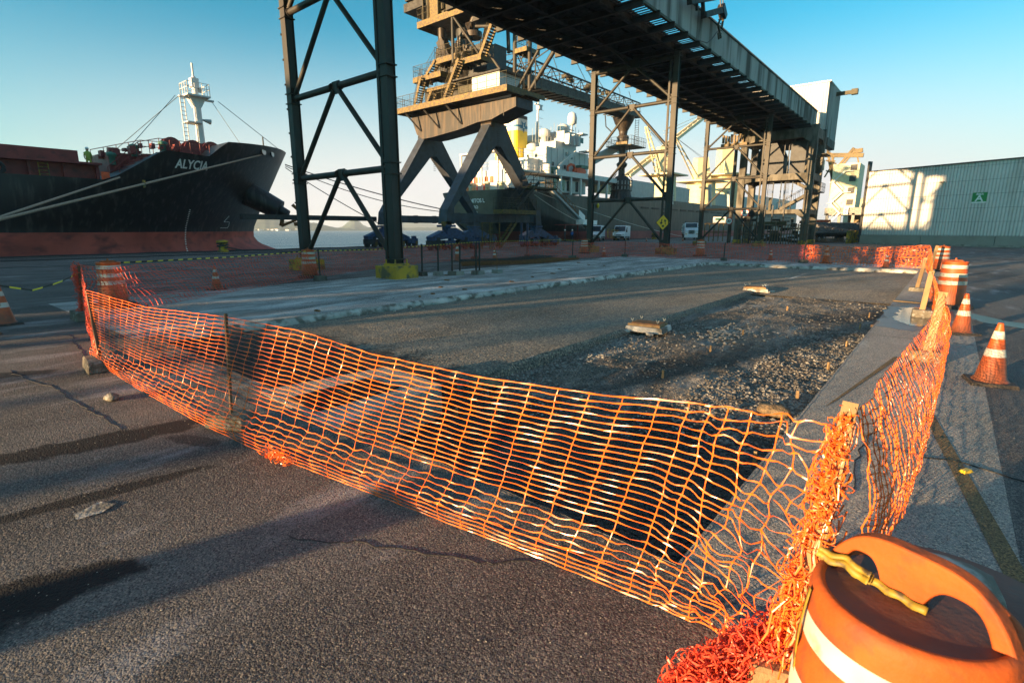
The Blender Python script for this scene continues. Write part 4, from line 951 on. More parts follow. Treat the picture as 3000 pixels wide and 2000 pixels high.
# ================================================================ SHIPLOADER ON ITS PORTAL
sl = wthing('ship_loader', 'rail-mounted grain ship loader with rusty portal girder, blue-grey legs, stairs and long boom', 'ship loader', (-41, 42, 0))
def obox(g, P, Q, w, h): g.bar(P, Q, w, h)
def leg(X, foot, apex, w0, w1, name='leg'):
    """tapered box leg in the plane X = const"""
    (fy, fz), (ay, az_) = foot, apex; g = MB(); d = .55
    n = Vector((ay - fy, az_ - fz)).normalized(); p = Vector((-n.y, n.x)); a = Vector(foot); b = Vector(apex)
    poly = [a + p * w0 / 2, b + p * w1 / 2, b - p * w1 / 2, a - p * w0 / 2]
    g.prism([(q.x, q.y) for q in poly], X - d, X + d, 'X'); return g.build(name, M['crane_blue'], sl)
for X, yc in ((-35.5, 40.2), (-45.6, 41.0)):
    for m_ in (1, -1):
        A_ = [(yc, 11.75), (yc - 1.1 * m_, 11.75), (yc - 1.35 * m_, 11.3), (yc - 6.95 * m_, 3.6), (yc - 7.15 * m_, 2.3), (yc - 6.15 * m_, 2.3), (yc - 6.15 * m_, 3.8), (yc - .35 * m_, 9.7), (yc, 9.7)]
        g = MB(); g.prism(A_, X - .55, X + .55, 'X'); g.build('leg', M['crane_blue'], sl)
        g = MB(); fy = yc - 6.65 * m_; g.bx(X - .62, X + .62, fy - .6, fy + .6, 2.05, 2.25); g.bx(X - .25, X + .25, fy - .3, fy + .3, 1.5, 2.05); g.build('leg_foot', M['bogie_blue'], sl)
    for (dy, z) in ((-3.2, 8.2), (-5.4, 5.2), (3.2, 8.2), (5.4, 5.2)):
        pass
    g = MB(); g.bx(X - .3, X + .3, yc - 6.1, yc + 6.1, 2.55, 3.3)
    for y in (-5.2, -2.5, .2, 2.9, 5.5): g.bx(X - .33, X + .33, yc + y, yc + y + .08, 2.5, 3.35)
    g.build('sill_beam', M['crane_blue'], sl)
    g = MB(); g.prism([(yc - 1.2, 11.2), (yc + 1.2, 11.2), (yc + .8, 12.2), (yc - .8, 12.2)], X - .45, X + .45, 'X'); g.tube((X - .65, yc - .9, 11.6), (X + .65, yc - .9, 11.6), .3, 12)
    g.build('hinge', M['girder'], sl)
    g = MB()
    for k in range(16): g.bx(X + .56, X + .6, yc - .15, yc + .15, 8.2 + k * .2, 8.24 + k * .2)
    g.build('rung_ladder', M['machine_dark'], sl)
# bogies
for X in (-35.5, -45.6):
    for fy in ((33.9, 47.0) if X > -40 else (34.4, 47.6)):
        g = MB(); s = 1 if fy < 40 else -1
        g.prism([(fy - .6, 1.35), (fy - .5, 2.0), (fy + .5, 2.0), (fy + 2.9, 1.05), (fy + 2.9, .75), (fy + 2.2, .72), (fy + .3, 1.1), (fy - 2.4, .85), (fy - 2.5, 1.2), (fy - 1.0, 1.75)], X - .38, X + .38, 'X')
        b_ = g.build('equalizer', M['bogie_blue'], sl)
        for k, dy in enumerate((-1.9, -.2, 1.6, 3.4)):
            g = MB(); g.box((X, fy + dy, .62), (.72, 1.3, .52)); g.box((X + .2, fy + dy + .2, 1.0), (.4, .4, .3)); g.tube((X - .45, fy + dy + .5, .75), (X - .15, fy + dy + .5, .75), .16, 8)
            bb = g.build('bogie', M['bogie_blue'] if k % 2 else M['machine_dark'], sl)
            g = MB()
            for a in (-.42, .42): g.tube((X - .12, fy + dy + a, .33), (X + .12, fy + dy + a, .33), .31, 16)
            g.build('wheel', M['machine_dark'], bb)
            g = MB(); g.box((X + .375, fy + dy + .45, .40), (.03, .3, .42)); g.build('guard', M['fascia'], bb)
g = MB(); g.box((-35.2, 33.3, 2.35), (.5, .8, .42)); g.build('control_box', M['fascia'], sl)
# portal girder with haunches
GY = 38.7
PG = [(p.x, p.z) for p in (oY(*q, GY) for q in ((1205, 345), (1200, 332), (1512, 283), (1512, 312), (1470, 333), (1440, 350), (1400, 358), (1345, 380), (1264, 403), (1238, 408), (1222, 395)))]
g = MB(); g.prism(PG, GY - .03, GY + .3, 'Y'); g.build('girder', M['girder'], sl)
gx = sum(p[0] for p in PG) / len(PG); gz = sum(p[1] for p in PG) / len(PG)
g = MB(); g.prism([(gx + (p[0] - gx) * .997, gz + (p[1] - gz) * .985) for p in PG], GY + .31, GY + 2.5, 'Y'); g.build('girder_body', M['crane_blue'], sl)
g = MB()
for k in range(5): x = -44.6 + 2.9 * k; g.bx(x, x + .06, GY - .06, GY - .03, 12.0, 13.3)
g.build('girder_seam', M['girder'], sl)
for x in (-45.2, -42.4, -39.2): g = MB(); g.bar((x, 37.3, 13.6), (x + .9, 38.6, 11.9), .14); g.build('platform_strut', M['steel_dark'], sl)
def railing(g, pts, h=1.1, step=1.1, mesh=True, r=.025):
    P = [Vector(p) for p in pts]
    for a, b in zip(P, P[1:]):
        n = max(1, int((b - a).length / step))
        for i in range(n + 1): p = a.lerp(b, i / n); g.tube(p, p + Vector((0, 0, h)), r, 5)
        for z in (h, h * .55): g.tube(a + Vector((0, 0, z)), b + Vector((0, 0, z)), r, 5)
        if mesh:
            for z in (.15, .3, .45, .75, .9): g.tube(a + Vector((0, 0, z)), b + Vector((0, 0, z)), .009, 3)
            n = int((b - a).length / .28)
            for i in range(n): p = a.lerp(b, i / n); g.tube(p, p + Vector((0, 0, h)), .009, 3)
def platform(x0, x1, y0, y1, z, rails, fasc=.42, name='platform'):
    g = MB(); g.bx(x0, x1, y0, y1, z - .08, z)
    for x in (x0 + .6, (x0 + x1) / 2, x1 - .6): g.bx(x - .05, x + .05, y0 + .05, y1, z - .3, z - .09)
    p = g.build(name, M['steel_dark'], sl)
    g = MB(); g.bx(x0, x1, y0 - .06, y0, z - fasc, z + .1); g.bx(x1, x1 + .06, y0 - .06, y1, z - fasc, z + .1); g.bx(x0 - .06, x0, y0 - .06, y1, z - fasc, z + .1); g.build('fascia', M['fascia'], p)
    if rails:
        g = MB(); railing(g, [(x0, y1, z + .1), (x0, y0, z + .1), (x1, y0, z + .1), (x1, y1, z + .1)]); g.build('railing', M['steel_olive'], p)
    return p
platform(-46.3, -31.2, 37.0, 39.4, 13.95, True)
platform(-32.6, -31.2, 39.4, 42.5, 13.95, False, .3)
g = MB(); g.bx(-37.5, -34.0, 39.3, 42.6, 14.3, 16.05); g.build('machine_house', M['white'], sl)
g = MB(); g.bx(-39.6, -37.6, 39.5, 42.6, 14.3, 15.6); g.build('louvre_panel', M['steel_olive'], sl)
g = MB(); g.bx(-39.9, -33.7, 39.0, 43, 16.07, 16.2); g.build('machine_house_roof', M['steel_dark'], sl)
# turntable and tower
g = MB(); g.lathe([(2.3, 14.2), (2.3, 14.7), (1.9, 14.8), (1.9, 16.2), (2.2, 16.3), (2.2, 16.7), (1.7, 16.8), (1.7, 19.3)], c=(-42.4, 43.0, 0), n=28); g.build('turntable', M['steel_dark'], sl)
g = MB(); g.bx(-46.2, -44.3, 41, 44.5, 14.2, 16.6); g.build('winch_cabinet', M['machine_dark'], sl)
g = MB(); g.bx(-40.6, -38.0, 42, 45, 16.6, 20.0); g.build('counterweight', M['machine_dark'], sl)
platform(-46.6, -42.4, 39.8, 42.0, 17.55, True); platform(-45.2, -41.6, 40.2, 43, 16.3, False, .25)
platform(-43.2, -40.2, 39.8, 41.6, 18.75, True)
platform(-39.9, -36.6, 39.6, 41.4, 18.0, True)
platform(-33.9, -32.6, 41.5, 43.5, 18.3, True, .3)
def stair(p, q, w=.8, n=14):
    g = MB(); p, q = Vector(p), Vector(q); t = (q - p).normalized(); s = Vector((0, 1, 0)) * w
    for o in (Vector((0, 0, 0)), s): g.bar(p + o, q + o, .05, .30)
    st = g.build('stair', M['fascia'], sl)
    g = MB()
    for i in range(n): c = p.lerp(q, (i + .5) / n) + s / 2; g.box(c, (.26, w, .05))
    g.build('treads', M['steel_olive'], st)
    g = MB()
    for o in (Vector((0, 0, 0)), s):
        g.tube(p + o + Vector((0, 0, 1)), q + o + Vector((0, 0, 1)), .022, 5); g.tube(p + o + Vector((0, 0, .55)), q + o + Vector((0, 0, .55)), .015, 5)
        for i in range(n + 1): c = p.lerp(q, i / n) + o; g.tube(c, c + Vector((0, 0, 1)), .014, 4)
    g.build('handrail', M['steel_olive'], st)
stair((-41.3, 38.9, 14.3), (-38.9, 38.9, 17.95), n=17)
stair((-36.3, 39.2, 17.9), (-34.2, 39.2, 21.3), n=15)
stair((-46.2, 39.3, 14.3), (-44.9, 39.3, 17.4), n=14)
stair((-44.3, 39.6, 17.6), (-43.0, 39.6, 18.7), n=6)
stair((-45.6, 40.2, 14.3), (-44.2, 40.2, 16.3), n=9)
# upper frame, cab and chutes
platform(-45.4, -37.5, 39.6, 44.5, 22.6, False, .5, 'upper_platform')
g = MB(); railing(g, [(-45.4, 41, 22.7), (-45.4, 39.6, 22.7), (-44.0, 39.6, 22.7)], 1.2, .5); g.build('upper_railing', M['steel_olive'], sl)
g = MB(); g.bx(-43.9, -42.5, 39.8, 42.4, 22.7, 24.6); g.build('cab', M['fascia'], sl)
g = MB(); g.bx(-42.4, -38.0, 40.4, 43.5, 22.7, 25.0); g.build('drive_house', M['steel_olive'], sl)
g = MB()
for i in range(26):
    x, z = random.uniform(-44.6, -38.4), random.uniform(22.8, 25.5); g.box((x, 40.0 + random.random() * .3, z), (random.uniform(.15, .7), .3, random.uniform(.15, .6)))
for x in (-44.6, -43.9, -42.4, -40.6, -38.8): g.bx(x, x + .1, 39.6, 39.7, 22.7, 25.8)
g.build('drive_parts', M['steel_olive'], sl)
g = MB(); g.bx(-47.5, -37.0, 39.8, 44.5, 25.2, 25.9); g.bx(-48.0, -45.0, 40, 44, 24.3, 25.1); g.build('upper_beam', M['steel_dark'], sl)
g = MB(); g.lathe([(.42, 22.0), (.42, 21.0), (.38, 20.6)], c=(-43.3, 41.0, 0), n=14); g.bar((-43.35, 41.0, 20.9), (-42.3, 41.0, 19.0), .9, .9); g.build('chute', M['girder'], sl)
g = MB(); g.lathe([(.9, 22.4), (.9, 21.4), (.45, 19.9), (.45, 19.2)], c=(-41.6, 42.6, 0), n=14); g.build('hopper', M['machine_dark'], sl)
g = MB(); g.path([(-41.2, 41, 19.3), (-40.9, 41, 20.2), (-40.2, 41, 20.8), (-39.2, 41, 21.2), (-38.6, 41, 22.2)], .32, 10); g.lathe([(.85, 0), (.85, .5)], c=(-39.0, 41.2, 20.3), n=14)
for i in range(4): g.path([(-39.4 + .18 * i, 40.6, 21.6), (-39.5 + .18 * i, 40.5, 20.8), (-39.2 + .18 * i, 40.6, 20.1)], .06, 5)
g.build('transfer_pipe', M['girder'], sl)
g = MB(); g.prism([(-45.4, 17.6), (-44.9, 20.6), (-43.6, 20.8), (-43.3, 17.6)], 41.6, 43.2, 'Y'); g.build('motor_housing', M['steel'], sl)
g = MB()
for i in range(30):
    x = random.uniform(-43.4, -39.2); z = random.uniform(17.8, 20.3); g.box((x, random.uniform(40.4, 41.6), z), (random.uniform(.15, .6), .4, random.uniform(.15, .7)), random.random() * .5)
for x in (-42.4, -41.0, -40.3): g.tube((x, 40.4, 17.6), (x, 40.4, 20.6), .05, 6)
g.build('winch_parts', M['girder'], sl)
# masts, stays and boom
g = MB(); g.tube((-40.5, 39.8, 18.0), (-40.5, 39.8, 22.4), .16, 8); g.tube((-34.4, 42, 14.3), (-34.4, 42, 20.8), .2, 8); g.tube((-32.6, 42, 14.3), (-32.6, 42, 20.4), .2, 8)
g.tube((-40.4, 39.8, 22.2), (-37.1, 40.5, 17.8), .13, 8); g.tube((-38.2, 40.5, 16.6), (-34.6, 40.5, 14.4), .11, 8); g.tube((-37.3, 40.5, 19.4), (-34.4, 41, 15.6), .14, 8)
g.tube((-34.0, 41.6, 14.6), (-30.6, 41.6, 18.6), .14, 8); g.tube((-32.4, 41.8, 14.6), (-28.9, 41.8, 18.3), .20, 8); g.tube((-34.4, 42, 20.6), (-28.5, 42.2, 18.3), .18, 8)
g.tube((-38.5, 41, 21.2), (-34.4, 42, 20.6), .16, 8)
g.build('mast_frame', M['steel'], sl)
g = MB()
for a, b in (((-34.4, 42, 19), (-32.6, 42, 15.6)), ((-34.4, 42, 16), (-32.6, 42, 19.4)), ((-31.6, 41.6, 17.5), (-31.6, 41.6, 14.6)), ((-29.8, 41.7, 17.8), (-33.9, 41.6, 16.4))): g.tube(a, b, .05, 6)
g.build('tie_rod', M['steel'], sl)
P0, P1 = Vector((-43.0, 47.0, 0)), Vector((-50.6, 97.5, 0)); zt0, zt1 = 21.7, 25.3; zb0, zb1 = 18.6, 22.9
bd = (P1 - P0).normalized(); bs = Vector((bd.y, -bd.x, 0))
def bp_(u, s, k):  # along, side, 0 bottom 1 top
    z = (zt0 + (zt1 - zt0) * u) if k else (zb0 + (zb1 - zb0) * u); p = P0.lerp(P1, u) + bs * s; return Vector((p.x, p.y, z))
g = MB()
for s in (-1.5, 1.5):
    g.tube(bp_(0, s, 1), bp_(1, s, 1), .12, 6); g.tube(bp_(0, s, 0) + Vector((0, 0, 1.25)), bp_(1, s, 0) + Vector((0, 0, .9)), .1, 6)
    n = 22
    for i in range(n + 1):
        a = bp_(i / n, s, 1); lo = bp_(i / n, s, 0) + Vector((0, 0, 1)); g.tube(a, lo, .06, 5)
        if i < n: g.tube(lo if i % 2 else a, bp_((i + 1) / n, s, 1) if i % 2 else bp_((i + 1) / n, s, 0) + Vector((0, 0, 1)), .06, 5)
for i in range(23): g.tube(bp_(i / 22, -1.5, 1), bp_(i / 22, 1.5, 1), .05, 5)
g.build('boom_truss', M['steel_dark'], sl)
g = MB()
for s in (-1.55, 1.5): g.add([bp_(0, s, 0), bp_(1, s, 0), bp_(1, s, 0) + Vector((0, 0, .95)), bp_(0, s, 0) + Vector((0, 0, 1.3)), bp_(0, s + .05, 0), bp_(1, s + .05, 0), bp_(1, s + .05, 0) + Vector((0, 0, .95)), bp_(0, s + .05, 0) + Vector((0, 0, 1.3))], [(0, 1, 2, 3), (7, 6, 5, 4), (0, 4, 5, 1), (3, 2, 6, 7), (1, 5, 6, 2), (0, 3, 7, 4)])
g.bar(bp_(0, 0, 0), bp_(1, 0, 0), 3.0, .12)
for i in range(26): g.bar(bp_(i / 25, -1.9, 0) - Vector((0, 0, .15)), bp_(i / 25, 1.9, 0) - Vector((0, 0, .15)), .15)
g.build('boom_conveyor', M['steel_dark'], sl)
g = MB()
for s in (1.62,): g.bar(bp_(0, s, 0), bp_(1, s, 0), .06, .28)
for i in range(20): a = bp_(i / 19, 1.66, 0); g.tube(a, a + Vector((0, 0, 1.15)), .03, 5)
g.build('boom_walkway_edge', M['steel_olive'], sl)
for (u, w) in ((.42, .5), (.58, .5), (.72, .4)):
    c = bp_(u, 0, 1); g = MB()
    for i in range(7): g.box(c + Vector((random.uniform(-.8, .8), random.uniform(-1, 1), random.uniform(-.5, .5))), (w, w * 1.3, .45), i)
    g.build('boom_sheave', M['steel_olive'], sl)
for u in (.66, .86, .97): a = bp_(u, 0, 1); g = MB(); g.path([a, a + Vector((0, 0, 1.3)), a + bd * -.9 + Vector((0, 0, 1.9))], .05, 5); g.build('boom_lamp', M['steel_olive'], sl)
g = MB(); apex = Vector((-40.0, 47, 33.5))
for u in (.36, .62, .64, .68, .70): g.tube(apex, bp_(u, random.uniform(-1, 1), 1), .05, 5)
g.build('stay_cable', M['wire'], sl)
g = MB(); g.tube((-42.5, 46, 20), (-40, 47, 33.6), .2, 8); g.tube((-38.5, 46, 20), (-40, 47, 33.6), .2, 8); g.build('stay_mast', M['steel'], sl)
# spout at the boom end
SX_, SY_ = -50.2, 93.5
g = MB(); g.lathe([(2.1, 22.4), (1.7, 21.4), (.85, 19.9), (.75, 19.2), (1.15, 18.8), (.95, 17.6), (.62, 17.2), (.62, 14.4), (1.05, 14.0), (.95, 13.6), (.6, 13.2), (.62, 11.9), (1.1, 11.7)], c=(SX_, SY_, 0), n=20); g.build('spout', M['girder'], sl)
g = MB(); g.lathe([(1.1, 11.7), (1.75, 11.0), (1.75, 9.3), (1.5, 9.2)], c=(SX_, SY_, 0), n=16)
for i in range(8): a = i * math.pi / 4; g.box((SX_ + 1.75 * math.cos(a), SY_ + 1.75 * math.sin(a), 10.1), (.12, .12, 2.1), a)
g.build('spout_head', M['machine_dark'], sl)
g = MB()
for i in range(8):
    a = i * math.pi / 4 + .39
    for z in (10.5, 9.6): g.box((SX_ + 1.66 * math.cos(a), SY_ + 1.66 * math.sin(a), z), (.08, .95, .7), a)
g.build('spout_panel', M['pale_grey'], sl)
g = MB()
for z in (9.0, 9.9, 10.9): g.path([(SX_ + 2.1 * math.cos(a * .3927), SY_ + 2.1 * math.sin(a * .3927), z) for a in range(17)], .06, 5)
for i in range(10): a = i * .628; g.path([(SX_ + 2.1 * math.cos(a), SY_ + 2.1 * math.sin(a), 9.0), (SX_ + 2.1 * math.cos(a), SY_ + 2.1 * math.sin(a), 11.2), (SX_ + 1.2 * math.cos(a), SY_ + 1.2 * math.sin(a), 12.2)], .05, 5)
g.build('spout_cage', M['steel_dark'], sl)
g = MB(); vs = []; n = 44
for z, r in ((9.1, 1.7), (7.0, 2.25)):
    for i in range(n): a = 2 * math.pi * i / n; rr = r * (1 + (.05 if i % 2 else -.03) * (1 if z < 8 else .4)); vs.append((SX_ + rr * math.cos(a), SY_ + rr * math.sin(a), z))
g.add(vs, [(i, (i + 1) % n, n + (i + 1) % n, n + i) for i in range(n)]); g.build('dust_skirt', M['machine_dark'], sl)
g = MB(); g.bx(SX_ - 2.4, SX_ + 2.8, SY_ - 2.0, SY_ + 4.0, 17.0, 17.15); sp_ = g.build('spout_platform', M['steel_olive'], sl)
g = MB(); g.bx(SX_ - .4, SX_ + 2.0, SY_ - 2.1, SY_ - 1.9, 17.15, 17.7); g.build('spout_drive', M['fascia'], sl)
g = MB(); railing(g, [(SX_ - 2.4, SY_ + 4, 17.15), (SX_ - 2.4, SY_ - 2, 17.15), (SX_ + 2.8, SY_ - 2, 17.15), (SX_ + 2.8, SY_ + 4, 17.15)], 1.5, 1, True, .03); g.build('spout_railing', M['steel'], sl)
g = MB()
for s in (0, .7):
    g.tube((SX_ + 1.6 + s, SY_ + 1.6, 17), (SX_ + 1.6 + s, SY_ + 1.6, 22), .05, 5)
for k in range(12): g.tube((SX_ + 1.6, SY_ + 1.6, 17.3 + .4 * k), (SX_ + 2.3, SY_ + 1.6, 17.3 + .4 * k), .04, 4)
g.path([(SX_ - 2, SY_ - 3.5, 22.6), (SX_ - 2, SY_ - 3.0, 20.5), (SX_ - 1, SY_ - 2, 19.3)], .1, 6)
g.path([(SX_ + 1.0, SY_ - 1, 17), (SX_ + 1, SY_ - 1, 15.4), (SX_ + 1.2, SY_ - 1, 15.0)], .07, 5); g.path([(SX_ + 2.0, SY_ - 1, 17), (SX_ + 2, SY_ - 1, 15.0), (SX_ + 2.2, SY_ - 1, 14.6)], .09, 5)
g.build('spout_ladder', M['steel_dark'], sl)
# access stairs on the portal legs
def wbox(px0, py0, px1, py1, X, w, mt, nm):
    a, b = oX(px0, py0, X), oX(px1, py1, X); g = MB(); g.bx(X, X + w, a.y, b.y, min(a.z, b.z), max(a.z, b.z)); return g.build(nm, mt, sl)
g = MB(); g.bx(-34.9, -33.4, 43.8, 48.0, 5.95, 6.15); pf = g.build('leg_platform', M['steel_olive'], sl)
g = MB(); railing(g, [(-34.9, 43.8, 6.15), (-33.4, 43.8, 6.15), (-33.4, 48.0, 6.15), (-34.9, 48.0, 6.15)], 1.1, .9, False, .03); g.build('leg_railing', M['steel_dark'], pf)
g = MB(); g.bx(-34.8, -33.6, 39.2, 44.6, 3.35, 3.75); pf = g.build('sill_platform', M['fascia'], sl)
g = MB(); railing(g, [(-34.8, 39.2, 3.75), (-33.6, 39.2, 3.75), (-33.6, 44.6, 3.75)], 1.1, .6, True, .025); g.build('sill_railing', M['steel_olive'], pf)
g = MB()
for x in (-33.5, -34.5): g.bar((x, 41.2, 3.8), (x, 44.9, 6.6), .08, .3)
for i in range(12): g.box((-34, 41.2 + 3.7 * i / 12, 3.9 + 2.8 * i / 12), (1, .28, .05))
for x in (-33.5, -34.5): g.bar((x, 41.2, 4.8), (x, 44.9, 7.6), .04)
g.build('leg_stair', M['steel_dark'], sl)
g = MB()
for y in (37.6, 39.0):
    for x in (-34.9, -33.9): g.bx(x, x + .08, y, y + .08, 0, 2.5)
for a, b in (((-34.9, 37.6, .2), (-34.9, 39, 2.3)), ((-33.9, 37.6, 2.3), (-33.9, 39, .2)), ((-34.9, 37.6, 2.45), (-33.9, 37.6, 2.45)), ((-33.9, 37.6, 1.2), (-33.9, 39.0, 1.2)), ((-33.9, 37.6, 2.45), (-33.9, 39, 2.45))): g.tube(a, b, .03, 5)
for x in (-34.6, -34.0): g.bar((x, 39.4, .2), (x, 41.8, 2.5), .07, .25)
for i in range(9): g.box((-34.3, 39.5 + 2.3 * i / 9, .4 + 2.2 * i / 9), (.6, .25, .05))
g.build('ground_stair', M['fascia'], sl)
for y in (43.5, 44.5):
    g = MB(); g.tube((-34.7, y, .6), (-34.7, y, 2.5), .12, 8); g.lathe([(.22, .3), (.28, .5), (.2, .9)], c=(-34.7, y, 0), n=10); g.build('hose_reel', M['bogie_blue'], sl)
# waterside gantry base seen behind the nearest tower, joined by the long beam
g = MB(); g.bx(-47.3, -46.7, 20.5, 34.2, 2.7, 3.15); g.build('link_beam', M['machine_dark'], sl)

# dark hanging frame above the gallery roof at the top of the picture
hf = wthing('hoist_frame', 'dark hoist frame with a hanging slotted arm above the gallery siding', 'hoist frame', (-14.5, 41, 16.4))
def HP(px, py): return oX(px, py, -14.6)
def hbar(g, a, b, w): g.bar(HP(*a), HP(*b), w)
g = MB(); hbar(g, (2020, 5), (2100, -8), .35); hbar(g, (2062, 45), (2115, 30), .38); hbar(g, (2058, 0), (2062, 48), .2); hbar(g, (2042, 12), (2042, 32), .15); g.build('frame', M['steel_dark'], hf)
g = MB(); hbar(g, (2111, -25), (2111, 20), .06); hbar(g, (2118, -25), (2118, 20), .06); hbar(g, (2112, 18), (2120, 52), .45); g.build('sheave_block', M['girder'], hf)
g = MB(); hbar(g, (2112, 50), (2104, 74), .10); hbar(g, (2120, 50), (2114, 84), .12); hbar(g, (2104, 74), (2112, 112), .12); hbar(g, (2104, 96), (2106, 116), .10)
for k in range(6): hbar(g, (2105 + k * .6, 58 + 10 * k), (2114, 60 + 10 * k), .05)
g.build('arm', M['steel_olive'], hf)
g = MB(); a, b = HP(2104, 90), HP(2040, 117); c_m = (a + b) / 2 + Vector((0, 0, -.5)); g.path([a, a.lerp(c_m, .6) + Vector((0, 0, -.1)), c_m, b], .03, 6); g.build('cable', M['machine_dark'], hf)

# ================================================================ SHIP WITH THE BLACK BOW, MOORED ON THE LEFT
def lerp_tab(tab, x):
    if x <= tab[0][0]: return tab[0][1]
    for (a, b), (c, d) in zip(tab, tab[1:]):
        if x <= c: return b + (d - b) * (x - a) / (c - a)
    return tab[-1][1]
XC, BM = -64.0, 14.9
YE = [(-2.5, 33.3), (-1.4, 33.0), (-.6, 32.0), (-.2, 30.9), (.3, 29.7), (1.0, 29.15), (1.9, 29.2), (4, 30.2), (6.4, 31.6), (9, 33.0), (11, 34.1)]
YS = [(-2.4, 0), (2, 2), (6, 8), (11, 13)]; PW = [(-2.4, 1.7), (2, 1.9), (6, 2.2), (11, 2.7)]
def top1(Y): return lerp_tab([(-200, 5.5), (12.4, 5.5), (16.2, 8.1), (20.2, 8.1), (21.9, 9.55), (34.2, 10.95)], Y)
def hull1(s, z):
    ys, ye, p = lerp_tab(YS, z), lerp_tab(YE, z), lerp_tab(PW, z); s0 = .35
    if s < s0: Y = -75 + (ys + 75) * s / s0; b = BM
    else: t = (s - s0) / (1 - s0); t = 1 - (1 - t) ** 1.35; Y = ys + (ye - ys) * t; b = BM * max(0, 1 - t ** p)
    return Y, b
def half_b1(Y, z):
    ys, ye, p = lerp_tab(YS, z), lerp_tab(YE, z), lerp_tab(PW, z)
    if Y <= ys: return BM
    return BM * max(0, 1 - ((Y - ys) / (ye - ys)) ** p)
sh = wthing('moored_ship', 'black ship with red waterline and raised bow lettered ALYCIA at the quay', 'ship', (-64, 0, -2.4))
def hull_mesh(fn, topf, zlo, zhi, ns, nz):
    g = MB(); vs = []
    for side in (1, -1):
        for i in range(ns + 1):
            for k in range(nz + 1):
                s = i / ns; t = k / nz
                if zhi is None:
                    z = zlo + t * 8; 
                    for _ in range(6): Y, b = fn(s, z); z = zlo + t * (topf(Y) - zlo)
                else: z = zlo + t * (zhi - zlo)
                Y, b = fn(s, z); vs.append((XCF(Y) + side * b, Y, z))
    W = nz + 1; fs = []
    for sd in (0, 1):
        o = sd * (ns + 1) * W
        for i in range(ns):
            for k in range(nz): fs.append((o + i * W + k, o + (i + 1) * W + k, o + (i + 1) * W + k + 1, o + i * W + k + 1))
    g.add(vs, fs, True)
    if zhi is None:
        o = (ns + 1) * W
        for i in range(ns): g.add([vs[i * W + nz], vs[(i + 1) * W + nz], vs[o + (i + 1) * W + nz], vs[o + i * W + nz]], [(0, 1, 2, 3)])
    return g
XCF = lambda Y: XC
hull_mesh(hull1, top1, -2.4, 1.62, 110, 14).build('lower_hull', M['hull_red'], sh)
# upper hull ends at deck; bulwark rises as the same skin
h_up = hull_mesh(hull1, top1, 1.62, None, 110, 18); hu = h_up.build('upper_hull', M['hull_black'], sh)
def onhull(Y, z, o=.03): return Vector((XC + half_b1(Y, z) + o, Y, z))
tx = text_mesh('ship_name', 'ALYCIA', .98, M['sign_white'], sh, .01, .022, lambda v: onhull(18.6 + v.x, 7.22 + v.y + .04 * v.x, .04 + v.z), shear=.18, sx=.90, subdiv=.1)
g = MB()
for k in range(26): z = 3.55 - k * .16; w = .16; P = [onhull(18.95 - .012 * k, z, .02), onhull(19.1 - .012 * k, z, .02), onhull(19.1 - .012 * k, z + .07, .02), onhull(18.95 - .012 * k, z + .07, .02)]; g.add(P, [(0, 1, 2, 3)])
g.build('draft_marks', M['sign_white'], sh)
g = MB()
def hl(a, b, w=.035): A, B = onhull(*a, .03), onhull(*b, .03); g.bar(A, B, w)
c_ = (24.0, 2.45); hl((23.2, 2.0), (24.3, 2.0)); hl((24.3, 2.0), (24.45, 2.2)); hl((24.45, 2.2), (24.45, 2.6)); hl((24.45, 2.6), (23.6, 2.62)); hl((23.6, 2.62), (24.2, 3.2))
g.build('bulb_mark', M['sign_white'], sh)
g = MB(); P = [Vector((-58.6, 27.0, 6.3)), Vector((-57.2, 28.6, 4.6)), Vector((-56.2, 29.6, 3.5))]; g.tube((-59.2, 26.2, 5.9), (-56.9, 29.0, 3.9), 1.35, 20, 1.05); g.tube((-56.9, 29.0, 3.9), (-56.3, 29.6, 3.45), .55, 12, .45); g.build('anchor_pipe', M['hull_black'], sh)
g = MB(); c = Vector((-56.4, 29.5, 3.3)); g.bar(c, c + Vector((.5, .8, -.5)), .3); 
g.bar(c + Vector((-.3, -.6, -1.1)), c + Vector((.8, 1.7, .0)), .28); g.bar(c + Vector((.8, 1.7, 0)), c + Vector((.2, .6, 1.2)), .25, .35); g.bar(c + Vector((-.3, -.6, -1.1)), c + Vector((-.3, -.2, .4)), .25, .35); g.bar(c + Vector((.3, .6, -.9)), c + Vector((1.1, 1.6, -.6)), .4)
g.build('anchor', M['rust'], sh)
for (Y, z) in ((27.0, 9.6), (28.9, 9.75)):
    g = MB(); P = onhull(Y, z, .02)
    t = (onhull(Y + .3, z) - onhull(Y - .3, z)).normalized(); U = Vector((0, 0, 1)); pts = [P + t * .62 * math.cos(a * math.pi / 8) + U * .34 * math.sin(a * math.pi / 8) for a in range(17)]; g.path(pts, .07, 6)
    f = g.build('fairlead', M['hull_grey'], sh); g = MB(); g.add([P + t * .58 * math.cos(a * math.pi / 8) + U * .3 * math.sin(a * math.pi / 8) + Vector((.05, .05, 0)) for a in range(16)], [tuple(range(16))]); g.build('opening_fill', M['white'], f)  # white disc stands for daylight showing through the fairlead
